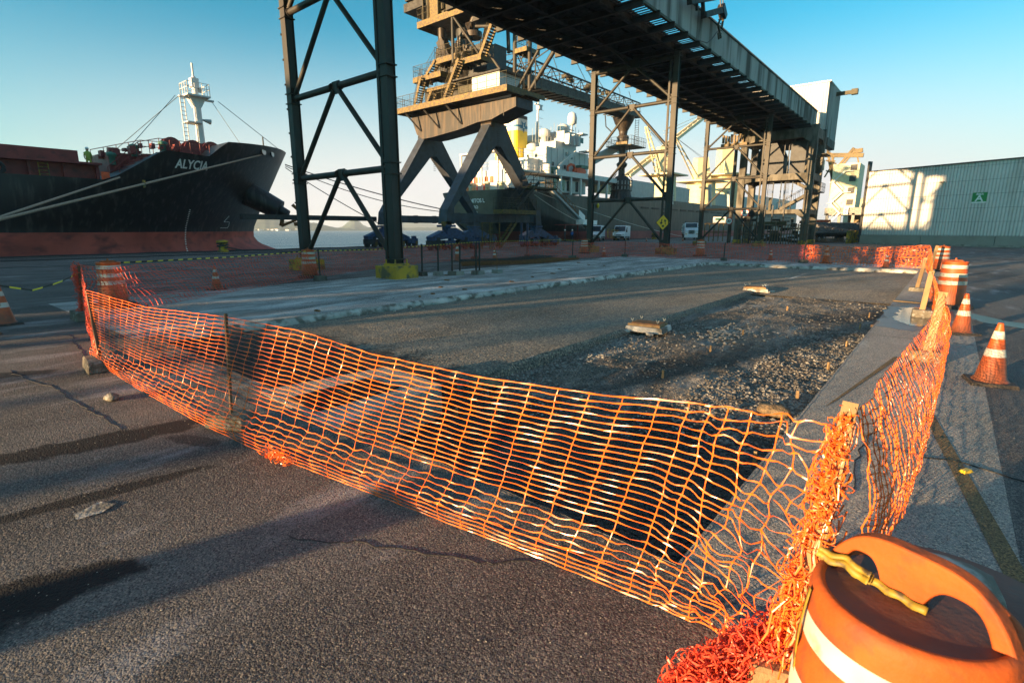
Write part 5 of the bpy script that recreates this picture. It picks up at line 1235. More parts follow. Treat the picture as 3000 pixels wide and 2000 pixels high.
# deck gear
g = MB(); g.bx(-76, -52.6, -60, 12.4, 5.3, 6.95); 
for y in range(-10, 13, 2): g.box((-52.45, y + .2, 6.1), (.35, .16, 1.7))
g.bx(-52.6, -51.9, -60, 12.5, 6.75, 6.9); g.build('hatch_coaming', M['deck_red'], sh)
g = MB(); g.bx(-76, -52.5, -60, 11.2, 6.95, 7.75); g.build('hatch_cover', M['deck_red'], sh)
g = MB()
for y in (8.7, 9.25): g.tube((-52.2, y, 5.5), (-52.2, y, 6.8), .03, 5)
for k in range(5): g.tube((-52.2, 8.7, 5.6 + .25 * k), (-52.2, 9.25, 5.6 + .25 * k), .025, 5)
g.build('yellow_ladder', M['yellow'], sh)
g = MB(); pts = [Vector((-51.0, 6.2 + .45 * math.cos(a * .3927), 6.0 + .42 * math.sin(a * .3927))) for a in range(17)]; g.path(pts, .14, 8); g.build('mooring_ring', M['black'], sh)
g = MB(); g.bx(-50.2, -50.0, 11.9, 12.4, 5.5, 6.1); g.build('lit_locker', M['orange_red'], sh)
g = MB(); g.bx(-60, -54.5, 13.6, 20.5, 5.5, 8.1)
for i in range(6): g.bx(-54.5, -51.6, 13.0 + .5 * i, 13.5 + .5 * i, 5.5, 5.9 + .4 * i)
g.build('forecastle_step', M['deck_red'], sh)
g = MB()
rl = [(-50.6, 12.5, 5.5), (-50.9, 14.8, 7.6), (-51.2, 16.4, 8.1), (-51.6, 20.4, 8.1)]
railing(g, rl, 1.05, .8, False, .03); g.build('side_railing', M['deck_red'], sh); g = MB(); railing(g, [(-56, 12.8, 7.2), (-56, 16.5, 8.4), (-55, 21.5, 8.4)], 1.1, .8, False, .03)
g.build('deck_railing', M['deck_red'], sh)
for (x, y, z, r) in ((-54.2, 18.2, 9.0, .75), (-55.2, 20.3, 9.05, .8), (-55.6, 22.0, 9.1, .85)):
    g = MB(); g.tube((x - .5, y, z), (x - .4, y, z), r, 20); g.tube((x + .4, y, z), (x + .5, y, z), r, 20); g.tube((x - .4, y, z), (x + .4, y, z), r * .5, 14); g.box((x, y, z - .6), (1.4, .5, .5)); w_ = g.build('winch', M['deck_red'], sh)
g = MB()
for i in range(34):
    y = random.uniform(13.4, 19.0); g = MB(); g.box((random.uniform(-56, -52), y, 7.9 + random.random() * .9 - max(0, 15 - y) * .5), (random.uniform(.2, .8), random.uniform(.1, .5), random.uniform(.2, .7))); g.build('deck_fitting', M['deck_red'], sh)
for y in (13.6, 15.2, 17.4): g = MB(); g.lathe([(.22, 0), (.22, .6), (.36, .7), (.36, .9), (.1, 1.0)], c=(-53.5, y, 7.0 + max(0, min(1.3, (y - 13.6) * .5))), n=12); g.build('vent', M['teal'], sh)
mx, my = -62.4, 23.9
g = MB(); g.tube((mx, my, 8.2), (mx + .1, my, 15.0), .42, 14, .34); g.tube((mx, my, 15.5), (mx + .1, my, 17.2), .30, 12, .2); g.tube((mx, my, 17.2), (mx, my, 18.5), .1, 8); g.box((mx, my, 16.6), (.7, .7, .9))
g.prism([(my - .8, 15.2), (my + .85, 15.2), (my + .3, 14.2), (my - .3, 14.2)], mx - .4, mx + .4, 'X'); m_ = g.build('foremast', M['white'], sh)
g = MB(); g.bx(mx - 1.0, mx + 1.0, my - 1.1, my + 1.1, 15.2, 15.35); g.bx(mx - .2, mx + .2, my - 1.6, my + 1.7, 15.02, 15.19); g.build('mast_platform', M['white'], m_)
g = MB(); g.bx(mx - .8, mx + .8, my - 1.3, my + .1, 12.6, 12.7); g.build('mast_step', M['white'], m_)
g = MB(); railing(g, [(mx - .95, my - 1.05, 15.35), (mx + .95, my - 1.05, 15.35), (mx + .95, my + 1.05, 15.35), (mx - .95, my + 1.05, 15.35), (mx - .95, my - 1.05, 15.35)], 1.15, .6, False, .035)
for y in (my - 1.5, my - 1.1): g.tube((mx, y, 9), (mx, y, 15.2), .05, 5)
for k in range(15): g.tube((mx, my - 1.5, 9.3 + .4 * k), (mx, my - 1.1, 9.3 + .4 * k), .035, 4)
g.build('mast_ladder', M['white'], m_)
g = MB(); g.tube((mx, my + .4, 13.1), (mx, my + 1.2, 13.0), .08, 8, .28); g.build('horn', M['pale_grey'], m_)
g = MB(); g.box((mx, my + .5, 16.0), (.4, .3, .4)); g.build('mast_light', M['pale_grey'], m_)
g = MB()
for a, b in (((mx, my - 1.9, 15.1), (-56, 15.6, 8.8)), ((mx, my - 1.6, 15.1), (-70, 16.5, 8.5)), ((mx, my + 1.6, 15.0), (-56.4, 25.5, 9.9)), ((mx, my + 2.2, 15.2), (-63.8, 33.6, 10.9))): g.tube(a, b, .035, 4)
g.build('stay_wire', M['wire'], sh)
g = MB(); g.tube((-58.8, 28.8, 10.0), (-58.8, 28.8, 11.6), .07, 6); g.build('jackstaff', M['machine_dark'], sh)
def rope(name, P, Q, sag, r, mt, label, n=24):
    P, Q = Vector(P), Vector(Q); g = MB(); g.path([P.lerp(Q, i / n) - Vector((0, 0, sag * 4 * (i / n) * (1 - i / n))) for i in range(n + 1)], r, 6)
    return tag(g.build(name, mt), label, 'rope', 'mooring ropes')
e1 = oX(0, 643, -37); p1 = onhull(26.9, 9.3, .1); q1 = p1 + (e1 - p1) * 1.2
rope('mooring_rope', p1, q1, .0, .075, M['rope'], 'long mooring rope from the black bow fairlead down to the left picture edge')
g = MB(); c = p1.lerp(q1, .52); g.box(c, (.16, .12, .5)); tag(g.build('rope_marker', M['yellow']), 'yellow marker tied on the long mooring rope', 'marker')
p2 = oX(350, 520, -49.0); e2 = oX(0, 636, -37.5); rope('mooring_rope', p2, p2 + (e2 - p2) * 1.2, 0, .07, M['rope'], 'upper mooring rope leading from the forecastle break to the left picture edge')
p3 = Vector((-63.2, 33.4, 9.5)); rope('mooring_rope', p3, oX(1300, 614, -49.0), .35, .06, M['rope_dark'], 'dark mooring rope from the bow tip past the nearest tower to the ship loader')
p4 = Vector((-63.0, 33.3, 9.3)); rope('mooring_rope', p4, oX(1310, 622, -49.2), .9, .045, M['rope_dark'], 'second dark rope sagging just under the first beside the bow')
rope('mooring_rope', p4 + Vector((0, 0, -.2)), oX(1110, 655, -49.0), .2, .05, M['rope_dark'], 'steeper dark rope from the bow tip down behind the nearest tower')
def bollard(x, y, label, s=1.0):
    t = wthing('bollard', label, 'bollard', (x, y, 0), 'quay bollards'); g = MB(); g.lathe([(.38 * s, .0), (.40 * s, .12), (.30 * s, .18), (.28 * s, .6 * s), (.42 * s, .72 * s), (.40 * s, .84 * s), (.2 * s, .9 * s)], c=(x, y, 0), n=18); g.build('post', M['yellow'], t)
    g = MB(); g.path([(x + .36 * s * math.cos(a * .6), y + .36 * s * math.sin(a * .6), .35 + .02 * a) for a in range(24)], .07, 6); g.build('rope_turns', M['rope_dark'], t)
bollard(-46.9, 18.7, 'yellow bollard wound with dark rope before the black bow', 1.1)
rope('mooring_rope', (-46.9, 18.9, .4), (-49, 25.5, -.6), .1, .05, M['rope_dark'], 'short dark rope from the yellow bollard over the quay edge')
bollard(-44.0, 96.0, 'bollard beside the front of the white truck', 1.3)
bollard(-45.5, 83.5, 'bollard right of the yellow fence panel', 1.1)
g = MB(); g.path([(-47.2, y, .08 + .02 * math.sin(y)) for y in range(-20, 36, 2)], .05, 5); tag(g.build('power_cable', M['rope_dark']), 'black power cable lying along the quay edge', 'cable')
g = MB(); g.path([(-42.2, y, .05) for y in range(-30, 60, 3)], .04, 5); tag(g.build('power_cable', M['rope_dark']), 'thin black cable lying across the open quay before the left ship', 'cable')

# ================================================================ SHIP SEEN FROM THE STERN, BEHIND THE SHIP LOADER
s2 = wthing('moored_ship', 'ship with dark hull, white bridge and yellow funnel bearing a star, seen from the stern', 'ship', (-57, 60, -2.4))
YS0 = [(-2.4, 68), (-.5, 64), (1.7, 60.2), (3, 58.7), (7.4, 58)]
HB0 = [(-2.4, .3), (0, 2), (1.7, 3.2), (4.2, 4.1), (7.4, 5.1)]
def hull2(s, z):
    y0 = lerp_tab(YS0, z); h0 = lerp_tab(HB0, z); full = 8.5; Lr = lerp_tab([(-2.4, 34), (1.7, 22), (4, 10), (7.4, 5)], z)
    if s < .5: t = s / .5; Y = y0 + Lr * t ** 1.5; b = h0 + (full - h0) * math.sin(t * math.pi / 2) ** .9
    elif s < .85: Y = y0 + Lr + (235 - y0 - Lr) * (s - .5) / .35; b = full
    else: t = (s - .85) / .15; Y = 235 + 25 * t; b = full * (1 - t ** 2)
    return Y, b
def xc2(Y): return -55.8 - 1.7 * min(1, max(0, (Y - 58) / 6))
XCF = xc2
def top2(Y): return lerp_tab([(58, 7.4), (200, 7.2), (225, 7.6), (232, 9.5), (262, 10.5)], Y)
hull_mesh(hull2, top2, -2.4, 1.55, 70, 8).build('lower_hull', M['hull_red2'], s2)
hull_mesh(hull2, top2, 1.55, None, 90, 10).build('upper_hull', M['hull_grey'], s2)
g = MB(); vs = []
for k in range(9):
    z = 1.2 + (7.42 - 1.2) * k / 8; y, b = lerp_tab(YS0, z) - .03, lerp_tab(HB0, z) + .02
    for i in range(9): f = -1 + 2 * i / 8; vs.append((-55.8 + b * f, y - .25 * (1 - f * f), z))
g.add(vs, [(k * 9 + i, k * 9 + i + 1, (k + 1) * 9 + i + 1, (k + 1) * 9 + i) for k in range(8) for i in range(8)], True); g.build('transom', M['hull_olive'], s2)
def tr(v, z0, x0): z = z0 + v.y; return Vector((x0 + v.x, lerp_tab(YS0, z) - .34 - v.z, z))
text_mesh('ship_name', 'DOMITOS L', .78, M['sign_white'], s2, .01, .02, lambda v: tr(v, 5.95, -55.15))
text_mesh('ship_port', 'MAJURO', .62, M['sign_white'], s2, .01, .015, lambda v: tr(v, 5.05, -55.7))
text_mesh('ship_number', '9040871', .26, M['sign_white'], s2, .01, .01, lambda v: tr(v, 4.35, -55.2))
def sbox(x0, y0, x1, y1, X, w, mt, nm, par=s2):
    a, b = oX(x0, y0, X), oX(x1, y1, X); zt = oX((x0 + x1) / 2, min(y0, y1), X).z; zb = oX((x0 + x1) / 2, max(y0, y1), X).z
    g = MB(); g.bx(X - w, X, min(a.y, b.y), max(a.y, b.y), zb, zt); return g.build(nm, M[mt], par), (min(a.y, b.y), max(a.y, b.y), zb, zt)
def rail3(P, h=1.0, nm='railing', mt='white', par=s2, step=1.5, r=.035):
    g = MB(); railing(g, P, h, step, False, r); return g.build(nm, M[mt], par)
dk = 7.4
lh, L1 = sbox(1495, 521, 1715, 560, -51.6, 9.5, 'white', 'lower_house')
g = MB(); g.bx(-61, -52.6, 61.8, L1[0], dk, 10.6); g.build('aft_house', M['white'], s2)
g = MB(); g.bx(-62.5, -50.0, 71.8, 91.5, 10.35, 11.15); g.bx(-62.5, -49.7, 91.5, 97, 10.55, 10.75); g.bx(-61.5, -51.4, 64.5, 71.8, 10.55, 10.75); g.build('boat_deck', M['white'], s2)
g = MB()
for y in (73, 76, 79, 82, 85, 88): g.bx(-50.4, -50.1, y, y + .35, dk, 10.4)
g.build('deck_pillar', M['white'], s2)
tw, T1 = sbox(1600, 440, 1722, 508, -52.0, 9.0, 'white', 'accommodation_block')
ty0, ty1 = T1[0], T1[1]
g = MB(); g.bx(-61.0, -52.3, ty0 + 3.0, ty1 - 3.6, T1[3] - .1, T1[3] + 1.2); g.bx(-60.0, -52.0, ty0 + 5.0, ty1 - 2.6, T1[3] + 1.2, T1[3] + 3.0); wh = g.build('wheelhouse', M['white'], s2)
g = MB()
for i in range(4): y = ty0 + 5.6 + 1.5 * i; g.bx(-51.99, -51.96, y, y + .9, T1[3] + 1.6, T1[3] + 2.5)
g.build('window', M['glass'], wh)
g = MB()
for y in (ty0 + 5.0, ty0 + 6.5, ty0 + 8.0): g.prism([(y, T1[3] + .8), (y + .55, T1[3] + .8), (y + .15, T1[3] + 2.5)], -51.95, -51.0, 'X')
g.bx(-62, -51.2, ty1 - 3.4, ty1 - 1.6, T1[3] + 2.9, T1[3] + 3.1); g.bx(-52, -49.4, ty1 - 3.2, ty1 - 1, T1[3] + .05, T1[3] + .2); g.build('bridge_wing', M['white'], wh)
g = MB()
for i in range(7): y = ty0 + 1.4 + (ty1 - ty0 - 2.6) * i / 6; g.bx(-52.0, -51.94, y, y + .07, T1[2], T1[3])
for i in range(5): y = L1[0] + 2 + (L1[1] - L1[0] - 3) * i / 4; g.bx(-51.6, -51.54, y, y + .08, L1[2], L1[3])
g.build('weld_seam', M['pale_grey'], s2)
for (x, z) in ((1660, 452), (1675, 462), (1620, 480), (1655, 490), (1690, 495)):
    p = oX(x, z, -51.97); g = MB(); g.box(p, (.06, .5, .6)); g.build('window', M['glass'], s2)
for (x, z) in ((1625, 540), (1665, 545), (1690, 548), (1650, 543)): p = oX(x, z, -51.57); g = MB(); g.box(p, (.06, .8, 1.7)); g.build('door', M['glass'], s2)
for i in range(3): g = MB(); g.box((-54 - 1.6 * i, ty0 - .02, T1[3] - 1.3), (.55, .06, .6)); g.build('window', M['glass'], s2)
g = MB()
for (x, z) in ((1595, 402), (1650, 388), (1560, 445)):
    p = oX(x, z, -55); g.lathe([(.6, -1.8), (.6, 0), (1.0, .1), (1.0, 1.0), (.5, 1.3)], c=p, n=14)
g.build('vent_cowl', M['white'], s2)
ah, A1 = sbox(1545, 465, 1600, 512, -53.5, 8, 'white', 'engine_casing')
fu0 = oX(1512, 465, -57); fu1 = oX(1545, 465, -57); zt_ = oX(1530, 340, -57).z; zy = oX(1530, 397, -57).z; zb_ = oX(1530, 385, -57).z; zlo = oX(1530, 468, -57).z; zk = oX(1530, 350, -57).z
g = MB(); g.bx(-62, -55, fu1.y + 1.6, ty0 + 4, A1[3], A1[3] + 3.6); g.build('casing_top', M['white'], s2)
def funnel_band(z0, z1, mt, nm, grow=0, par=s2):
    g = MB(); n = 24; vs = []; cy_, ry = (fu0.y + fu1.y) / 2, (fu1.y - fu0.y) / 2 + .25 + grow; cx_, rx = -59.3, 2.6 + grow
    for z in (z0, z1):
        for i in range(n):
            a = 2 * math.pi * i / n; ca, sa = math.cos(a), math.sin(a); e = .45; vs.append((cx_ + rx * math.copysign(abs(ca) ** e, ca), cy_ + ry * math.copysign(abs(sa) ** e, sa), z))
    g.add(vs, [(i, (i + 1) % n, n + (i + 1) % n, n + i) for i in range(n)] + [tuple(range(n - 1, -1, -1)), tuple(range(n, 2 * n))]); return g.build(nm, M[mt], par)
fn = funnel_band(zlo - 1, zb_, 'funnel_yellow', 'funnel'); funnel_band(zb_, zk, 'white', 'white_band', 0, fn); funnel_band(zk, zt_, 'machine_dark', 'black_top', .0, fn); funnel_band(zb_ + .55, zb_ + .85, 'blue_line', 'blue_line', .03, fn)
sc_y, sc_z, sc_x = (fu0.y + fu1.y) / 2, oX(1530, 372, -57).z, -59.3 + 2.66
g = MB(); P = []
for i in range(10): a = -math.pi / 2 + i * math.pi / 5; r_ = 1.05 if i % 2 == 0 else .42; P.append((sc_y + r_ * math.cos(a), sc_z + r_ * math.sin(a)))
g.prism(P, sc_x, sc_x + .03, 'X'); st_ = g.build('star', M['blue_line'], fn)
text_mesh('star_letter', 'L', .7, M['sign_white'], fn, .01, .02, lambda v: Vector((sc_x + .05 + v.z, sc_y + v.x, sc_z + v.y)))
g = MB(); b_ = Vector((-56, 77, 13.5)); m0 = oX(1572, 440, -57); m1 = oX(1577, 296, -57); g.tube(m0, m1, .25, 8, .12); g.bar(m1 + Vector((0, -.9, -.6)), m1 + Vector((0, 1.2, -.6)), .2); g.box(m1 + Vector((0, .3, -1.0)), (.6, .9, .7))
for k in range(6): z = m0.z + (m1.z - m0.z) * k / 6; g.bar(Vector((m0.x, m0.y + .2 * k - .9, z)), Vector((m0.x, m0.y + .2 * k + .9, z)), .05)
g.prism([(m0.y, m0.z), (m0.y + 1.5, m0.z), (m0.y + .2, m0.z + 2.4)], m0.x - .1, m0.x + .1, 'X'); g.build('signal_mast', M['white'], s2)
g = MB(); r0 = oX(1672, 398, -57); r1 = oX(1676, 366, -57); g.tube(r0, r1, .12, 6); g.lathe([(.3, -.1), (.85, .2), (.9, 1.1), (.7, 1.9), (.2, 2.2)], c=r1, n=14); g.bar(r0 + Vector((0, -1, 1)), r0 + Vector((0, 1, 1)), .15)
g.tube(r0 + Vector((0, -1, -.5)), r1 - Vector((0, 0, 1.5)), .06, 5); g.tube(r0 + Vector((0, 1, -.5)), r1 - Vector((0, 0, 1.5)), .06, 5); g.build('radar_mast', M['white'], s2)
g = MB()
for i in range(16): p = oX(1560 + 9 * i, 396 + (i % 3) * 3, -54); h = random.uniform(.8, 2.2); g.tube(p - Vector((0, 0, 1)), p + Vector((0, 0, h)), .05, 4)
g.build('aerial', M['pale_grey'], s2)
rail3([(-50.1, 71.8, 11.15), (-50.1, 91.4, 11.15)], .01, 'deck_edge'); rail3([(-60.5, 58.2, dk), (-50.9, 58.2, dk), (-49.2, 62.5, dk), (-49.1, 72, dk)], 1.1, 'stern_railing', 'white', s2, 1.3)
rail3([(-61, 62, 10.7), (-53, 62, 10.7), (-52, 64, 10.7), (-52, 71.5, 10.7)], 1.1); rail3([(-61, 65, A1[3]), (-53.6, 65, A1[3]), (-53.6, A1[1], A1[3])], 1.1)
g = MB()
for i in range(9): g.lathe([(.35, 0), (.35, .8), (.5, 1.0), (.3, 1.3)], c=(random.uniform(-60, -51.5), random.uniform(58.8, 61.3), dk), n=10)
g.build('mooring_winch', M['buff'], s2)
g = MB()
for i in range(5): g.box((-59.5 + 1.1 * i, 61.7, 9.3), (.6, .1, .9))
for i in range(2): g.box((-58.5 + 1.6 * i, 61.75, 8.1), (.8, .1, 1.3))
g.build('stern_locker', M['orange_red'], s2)
g = MB()
for x in (-60.8, -56.5, -53.2): g.tube((x, 61.0, dk), (x, 61, 13.2), .16, 8)
g.path([(-59.5, 60, dk), (-59.2, 59.8, 10), (-58, 60, 12), (-56.3, 61, 13.4)], .2, 7); g.bx(-61, -53, 60.8, 62, 13.1, 13.3); g.build('stern_davit', M['white'], s2)
a, b = oX(1637, 487, -51.3), oX(1687, 446, -50.5); g = MB(); g.bar(a, b, .35, .45); g.tube(b, b + Vector((0, 0, -2.4)), .03, 4); g.tube(a + Vector((0, 0, -1.4)), a, .3, 8); g.build('provision_crane', M['white'], s2)
g = MB(); g.path([oX(1663, 505, -51), oX(1663, 488, -51), oX(1672, 482, -51), oX(1681, 484, -51), oX(1686, 503, -51)], .22, 8)
c = oX(1700, 502, -51)
g.build('rescue_boat_davit', M['orange_red'], s2)
g = MB(); n_ = 10
for i in range(n_):
    t0 = i / n_; y = c.y - 1.9 + 3.8 * t0; r_ = .62 * math.sin(math.pi * min(.97, t0 + .08)) ** .5; g.box((c.x, y, c.z), (r_ * 1.6, .4, r_ * 1.5))
g.build('rescue_boat', M['orange_red'], s2)
g = MB(); g.box(c + Vector((0, .6, .7)), (1.2, 2.4, .5)); g.box(oX(1620, 500, -51.2), (1.0, 1.5, 1.0)); g.build('boat_cover', M['teal'], s2)
g = MB(); g.lathe([(.45, -.8), (.45, .8)], c=oX(1606, 497, -51), n=14); g.build('liferaft', M['white'], s2)
for (x0, y0, x1, y1) in ((1715, 492, 1900, 408),):
    a, b = oX(x0, y0, -57), oX(x1, y1, -57)
# deck cargo gear further forward
for (x0, y0, x1, y1, mt) in ((1850, 532, 1916, 583, 'pale_grey'), (1958, 548, 2018, 600, 'pale_grey'), (1745, 540, 1845, 570, 'buff'), (2090, 568, 2133, 615, 'pale_grey'), (2150, 575, 2190, 618, 'pale_grey'), (1640 + 560, 580, 2330, 622, 'pale_grey')):
    sbox(x0, y0, x1, y1, -55, .5, mt, 'raised_hatch_cover')
g = MB(); g.bx(-63, -51, 100, 225, 7.2, 8.3); g.build('hatch_coaming', M['hull_grey'], s2)
for (x, y0, y1) in ((1967, 520, 603), (2080, 541, 605), (2135, 560, 612)): a, b = oX(x, y1, -51), oX(x, y0, -51); g = MB(); g.bar(a, b, .7); g.build('vent_post', M['pale_grey'], s2)
def deck_crane(x0, y0, x1, y1, bx_, by_, nm='deck_crane'):
    a = oX((x0 + x1) / 2, y1, -57); t = oX((x0 + x1) / 2, y0, -57); r_ = abs(oX(x1, y1, -57).y - oX(x0, y1, -57).y) / 2 * .8
    g = MB(); g.tube(a, (a + t) / 2, r_, 16); g.box((a + t) / 2 + Vector((0, 0, .2)), (r_ * 3, r_ * 3, .3)); g.tube((a + t) / 2, t, r_ * .75, 4, r_ * .55); c_ = g.build(nm, M['buff'], s2)
    g = MB(); h = oX(bx_, by_, -57); f = (a + t) / 2 + Vector((0, -r_, .8))
    for s in (-.8, .8): g.tube(f + Vector((s, 0, 0)), h + Vector((s * .3, 0, 0)), .2, 6)
    for k in range(1, 9): p = f.lerp(h, k / 9); g.tube(p + Vector((-.7, 0, 0)), p + Vector((.7, 0, 0)), .08, 4)
    g.build('jib', M['buff'], c_)
    g = MB(); g.tube(t, h, .05, 4); g.tube(t + Vector((.5, 0, 0)), h, .05, 4); g.build('jib_wire', M['wire'], c_); return c_
deck_crane(2036, 462, 2072, 606, 1976, 400); deck_crane(1925, 430, 1962, 600, 1893, 372); deck_crane(2108, 430, 2142, 600, 2128, 416)
a, b = oX(1838, 516, -59), oX(2060, 343, -59); g = MB()
for s in (-.7, .7): g.bar(a + Vector((s, 0, 0)), b + Vector((s, 0, 0)), .35, .8)
for k in range(14): p = a.lerp(b, k / 13); g.bar(p + Vector((-.7, 0, 0)), p + Vector((.7, 0, 0)), .2)
g.tube(b, oX(1945, 395, -59), .06, 4); g.tube(b + Vector((0, 0, .8)), oX(1945, 385, -59), .06, 4); g.build('long_jib', M['buff'], s2)
a, b = oX(1715, 482, -53), oX(1815, 428, -53); g = MB(); g.bar(a, b, .5, 1.5); g.box(b + Vector((0, 1.2, -.1)), (1.2, 2.4, 2.4)); g.build('hose_crane_jib', M['pale_grey'], s2)
g = MB()
for k in range(26): y = 100 + 5 * k; g.bx(-49.02, -48.9, y, y + 3.4, 6.0, 6.3)
g.build('freeing_ports', M['black'], s2)
# gangway
gw = wthing('gangway', 'sunlit sloping gangway with netting leading from the ship down to the quay', 'gangway', (-46.5, 74, 0))
a, b = oX(1612, 551, -48.2), oX(1728, 668, -46.0); g = MB(); off = Vector((-.9, 0, 0))
for o in (Vector((0, 0, 0)), off): g.bar(a + o, b + o, .08, .3)
g.bar(a + off * .5, b + off * .5, .8, .06); g.build('walkway', M['pale_grey'], gw)
g = MB()
for o in (Vector((0, 0, 0)), off):
    for h in (.5, 1.1): g.tube(a + o + Vector((0, 0, h)), b + o + Vector((0, 0, h)), .035, 5)
    for i in range(14): p = a.lerp(b, i / 13) + o; g.tube(p, p + Vector((0, 0, 1.1)), .03, 4)
g.build('handrail', M['rust'], gw)
g = MB(); g.box(a + Vector((-.3, -1.0, .7)), (1.4, 2.0, .1)); railing(g, [a + Vector((.4, -2, -.2)), a + Vector((.4, 0, -.2))], 1.3, .5, True, .03); g.build('landing', M['fascia'], gw)
g = MB(); p = a.lerp(b, .70); q = a.lerp(b, .86); g.add([p + Vector((.06, 0, .1)), q + Vector((.06, 0, .1)), q + Vector((.06, 0, 1.1)), p + Vector((.06, 0, 1.1))], [(0, 1, 2, 3)]); g.build('banner', M['sign_white'], gw)
rope('mooring_rope', oX(1560, 558, -49), oX(2010, 695, -46.0), .6, .05, M['rope_white'], 'pale mooring rope running forward along the dark hull to the far bollard')
rope('mooring_rope', oX(1565, 570, -49), oX(1720, 660, -46), .3, .05, M['rope_white'], 'pale mooring rope from the stern down behind the gangway foot')
g = MB(); g.lathe([(.05, -.5), (.22, -.2), (.24, .1), (.1, .35)], c=oX(1752, 602, -48.8), n=10); tag(g.build('rope_weight', M['funnel_yellow']), 'yellow bell-shaped float hanging on the dark hull', 'float')

# ================================================================ CONCRETE TRANSFER TOWER AND THE LAND SIDE
tt = wthing('transfer_tower', 'stained concrete transfer tower with storeys, stairs and a clad head house at the gallery end', 'tower', (-18, 75, 0))
YA, YB = 73.0, 77.6
for X in (-14.0, -21.8):
    for Y in (YA, YB):
        g = MB(); g.bx(X - .38, X + .38, Y - .38, Y + .38, 0, 13.9); c_ = g.build('column', M['conc_dark'], tt)
        g = MB(); g.bx(X - .44, X + .44, Y - .44, Y + .44, .0, .55); g.build('yellow_foot', M['yellow'], c_)
for z0, z1 in ((3.5, 4.25), (7.5, 8.5), (12.3, 13.6)):
    for Y in (YA, YB):
        g = MB(); g.prism([(-21.45, z0), (-20.6, z0 + .25), (-15.2, z0 + .25), (-14.35, z0 - .35), (-14.35, z1), (-21.45, z1)], Y - .3, Y + .3, 'Y'); g.build('beam', M['conc_dark'], tt)
    for X in (-14.0, -21.8):
        g = MB(); g.prism([(YA + .38, z0 - .3), (YA + 1.0, z0 + .2), (YB - 1.0, z0 + .2), (YB - .38, z0 - .3), (YB - .38, z1 - .01), (YA + .38, z1 - .01)], X - .3, X + .3, 'X'); g.build('beam', M['conc_dark'], tt)
for z in (8.42, 13.5):
    g = MB(); g.bx(-21.4, -14.4, YA + .31, YB - .31, z - .15, z); g.build('floor_slab', M['conc_dark'], tt)
g = MB(); g.prism([(-21.0, 8.5), (-20.9, 10.6), (-19.6, 12.3), (-18.2, 12.3), (-17.3, 10.6), (-17.2, 8.5)], 73.6, 76.5, 'Y'); g.bx(-16.6, -14.9, 73.8, 76, 8.5, 12.3); g.build('hopper', M['machine_dark'], tt)
g = MB()
for x in (-18.3, -17.4, -16.9, -16.1): g.bx(x, x + .10, 74, 74.1, 3.9, 12.3)
for x0, x1 in ((-18.9, -18.3), (-17.0, -16.4)):
    for k in range(24): z = 4.2 + k * .16; g.bx(x0, x1, 74, 74.04, z, z + .04)
    g.bx(x0, x0 + .05, 74, 74.05, 3.9, 7.6)
g.build('caged_ladder', M['machine_dark'], tt)
def tstair(p, q, nm='stair'):
    p, q = Vector(p), Vector(q); g = MB(); g.bar(p, q, .12, .35); g.bar(p + Vector((0, .9, 0)), q + Vector((0, .9, 0)), .12, .35)
    for o in (Vector((0, 0, 0)), Vector((0, .9, 0))):
        g.tube(p + o + Vector((0, 0, 1)), q + o + Vector((0, 0, 1)), .03, 4)
        for i in range(9): c = p.lerp(q, i / 8) + o; g.tube(c, c + Vector((0, 0, 1)), .02, 4)
    for i in range(10): g.box(p.lerp(q, i / 9) + Vector((0, .45, 0)), (.3, .9, .06))
    return g.build(nm, M['conc_dark'], tt)
tstair((-17.6, 73.9, 4.1), (-13.9, 73.9, 6.3)); tstair((-13.9, 74.9, 6.4), (-17.2, 74.9, 8.3)); tstair((-15.4, 73.9, 8.6), (-13.4, 73.9, 10.6)); tstair((-13.6, 75, 10.7), (-15.4, 75, 12.4))
g = MB(); g.bx(-14.2, -12.9, 73.6, 76.5, 6.25, 6.35); railing(g, [(-12.9, 73.6, 6.35), (-12.9, 76.5, 6.35)], 1.0, .5, False); g.bx(-13.8, -12.7, 73.6, 76.5, 10.55, 10.65); railing(g, [(-12.8, 73.6, 10.6), (-12.8, 76.5, 10.6)], 1.0, .5, False); g.build('landing', M['conc_dark'], tt)
# head house
hh = MB(); hy0, hy1, hx0, hx1, hz0, hz1 = 79.6, 86.0, -24.5, -14.3, 13.3, 19.9
g = corr_sheet((hx0, hy0), (hx1, hy0), hz0, hz1, .3, .04); g.build('head_house_wall', M['cladding'], tt)
g = corr_sheet((hx1, hy0), (hx1 + .3, hy1), hz0, hz1, .3, .05); g.build('head_house_wall', M['siding'], tt)
g = MB(); g.bx(hx0, hx1 - .1, hy0 + .1, hy1, hz0 + .05, hz1 - .05); g.build('head_house_core', M['siding'], tt)
g = MB(); g.bx(hx0 - .1, hx1 + .2, hy0 - .15, hy1 + .2, hz1, hz1 + .12)
for i in range(34): g.bx(hx0 + .3 * i, hx0 + .3 * i + .14, hy0 - .2, hy1, hz1 + .12, hz1 + .17)
g.build('head_house_roof', M['cladding'], tt)
g = corr_sheet((-20.1, hy0 - .06), (-18.6, hy0 - .06), 17, hz1, .3, .03); g.build('translucent_panel', M['fascia'], tt)
g = MB(); g.bx(hx1 - .2, hx1 + .5, hy0 + .2, hy0 + 5.5, 12.3, 13.3); g.bx(hx0 + 2, hx1 + .3, hy0, hy1, 12.9, 13.32); g.build('corbel', M['conc_dark'], tt)
g = MB(); g.bx(hx1 + .1, hx1 + 2.6, hy1 - 2.5, hy1 - 2.2, hz1 - 1.0, hz1 - .55); g.bx(hx1 + 1.9, hx1 + 2.6, hy1 - 2.7, hy1 - 2.0, hz1 - 1.1, hz1 - .45); g.build('hoist_beam', M['steel_olive'], tt)
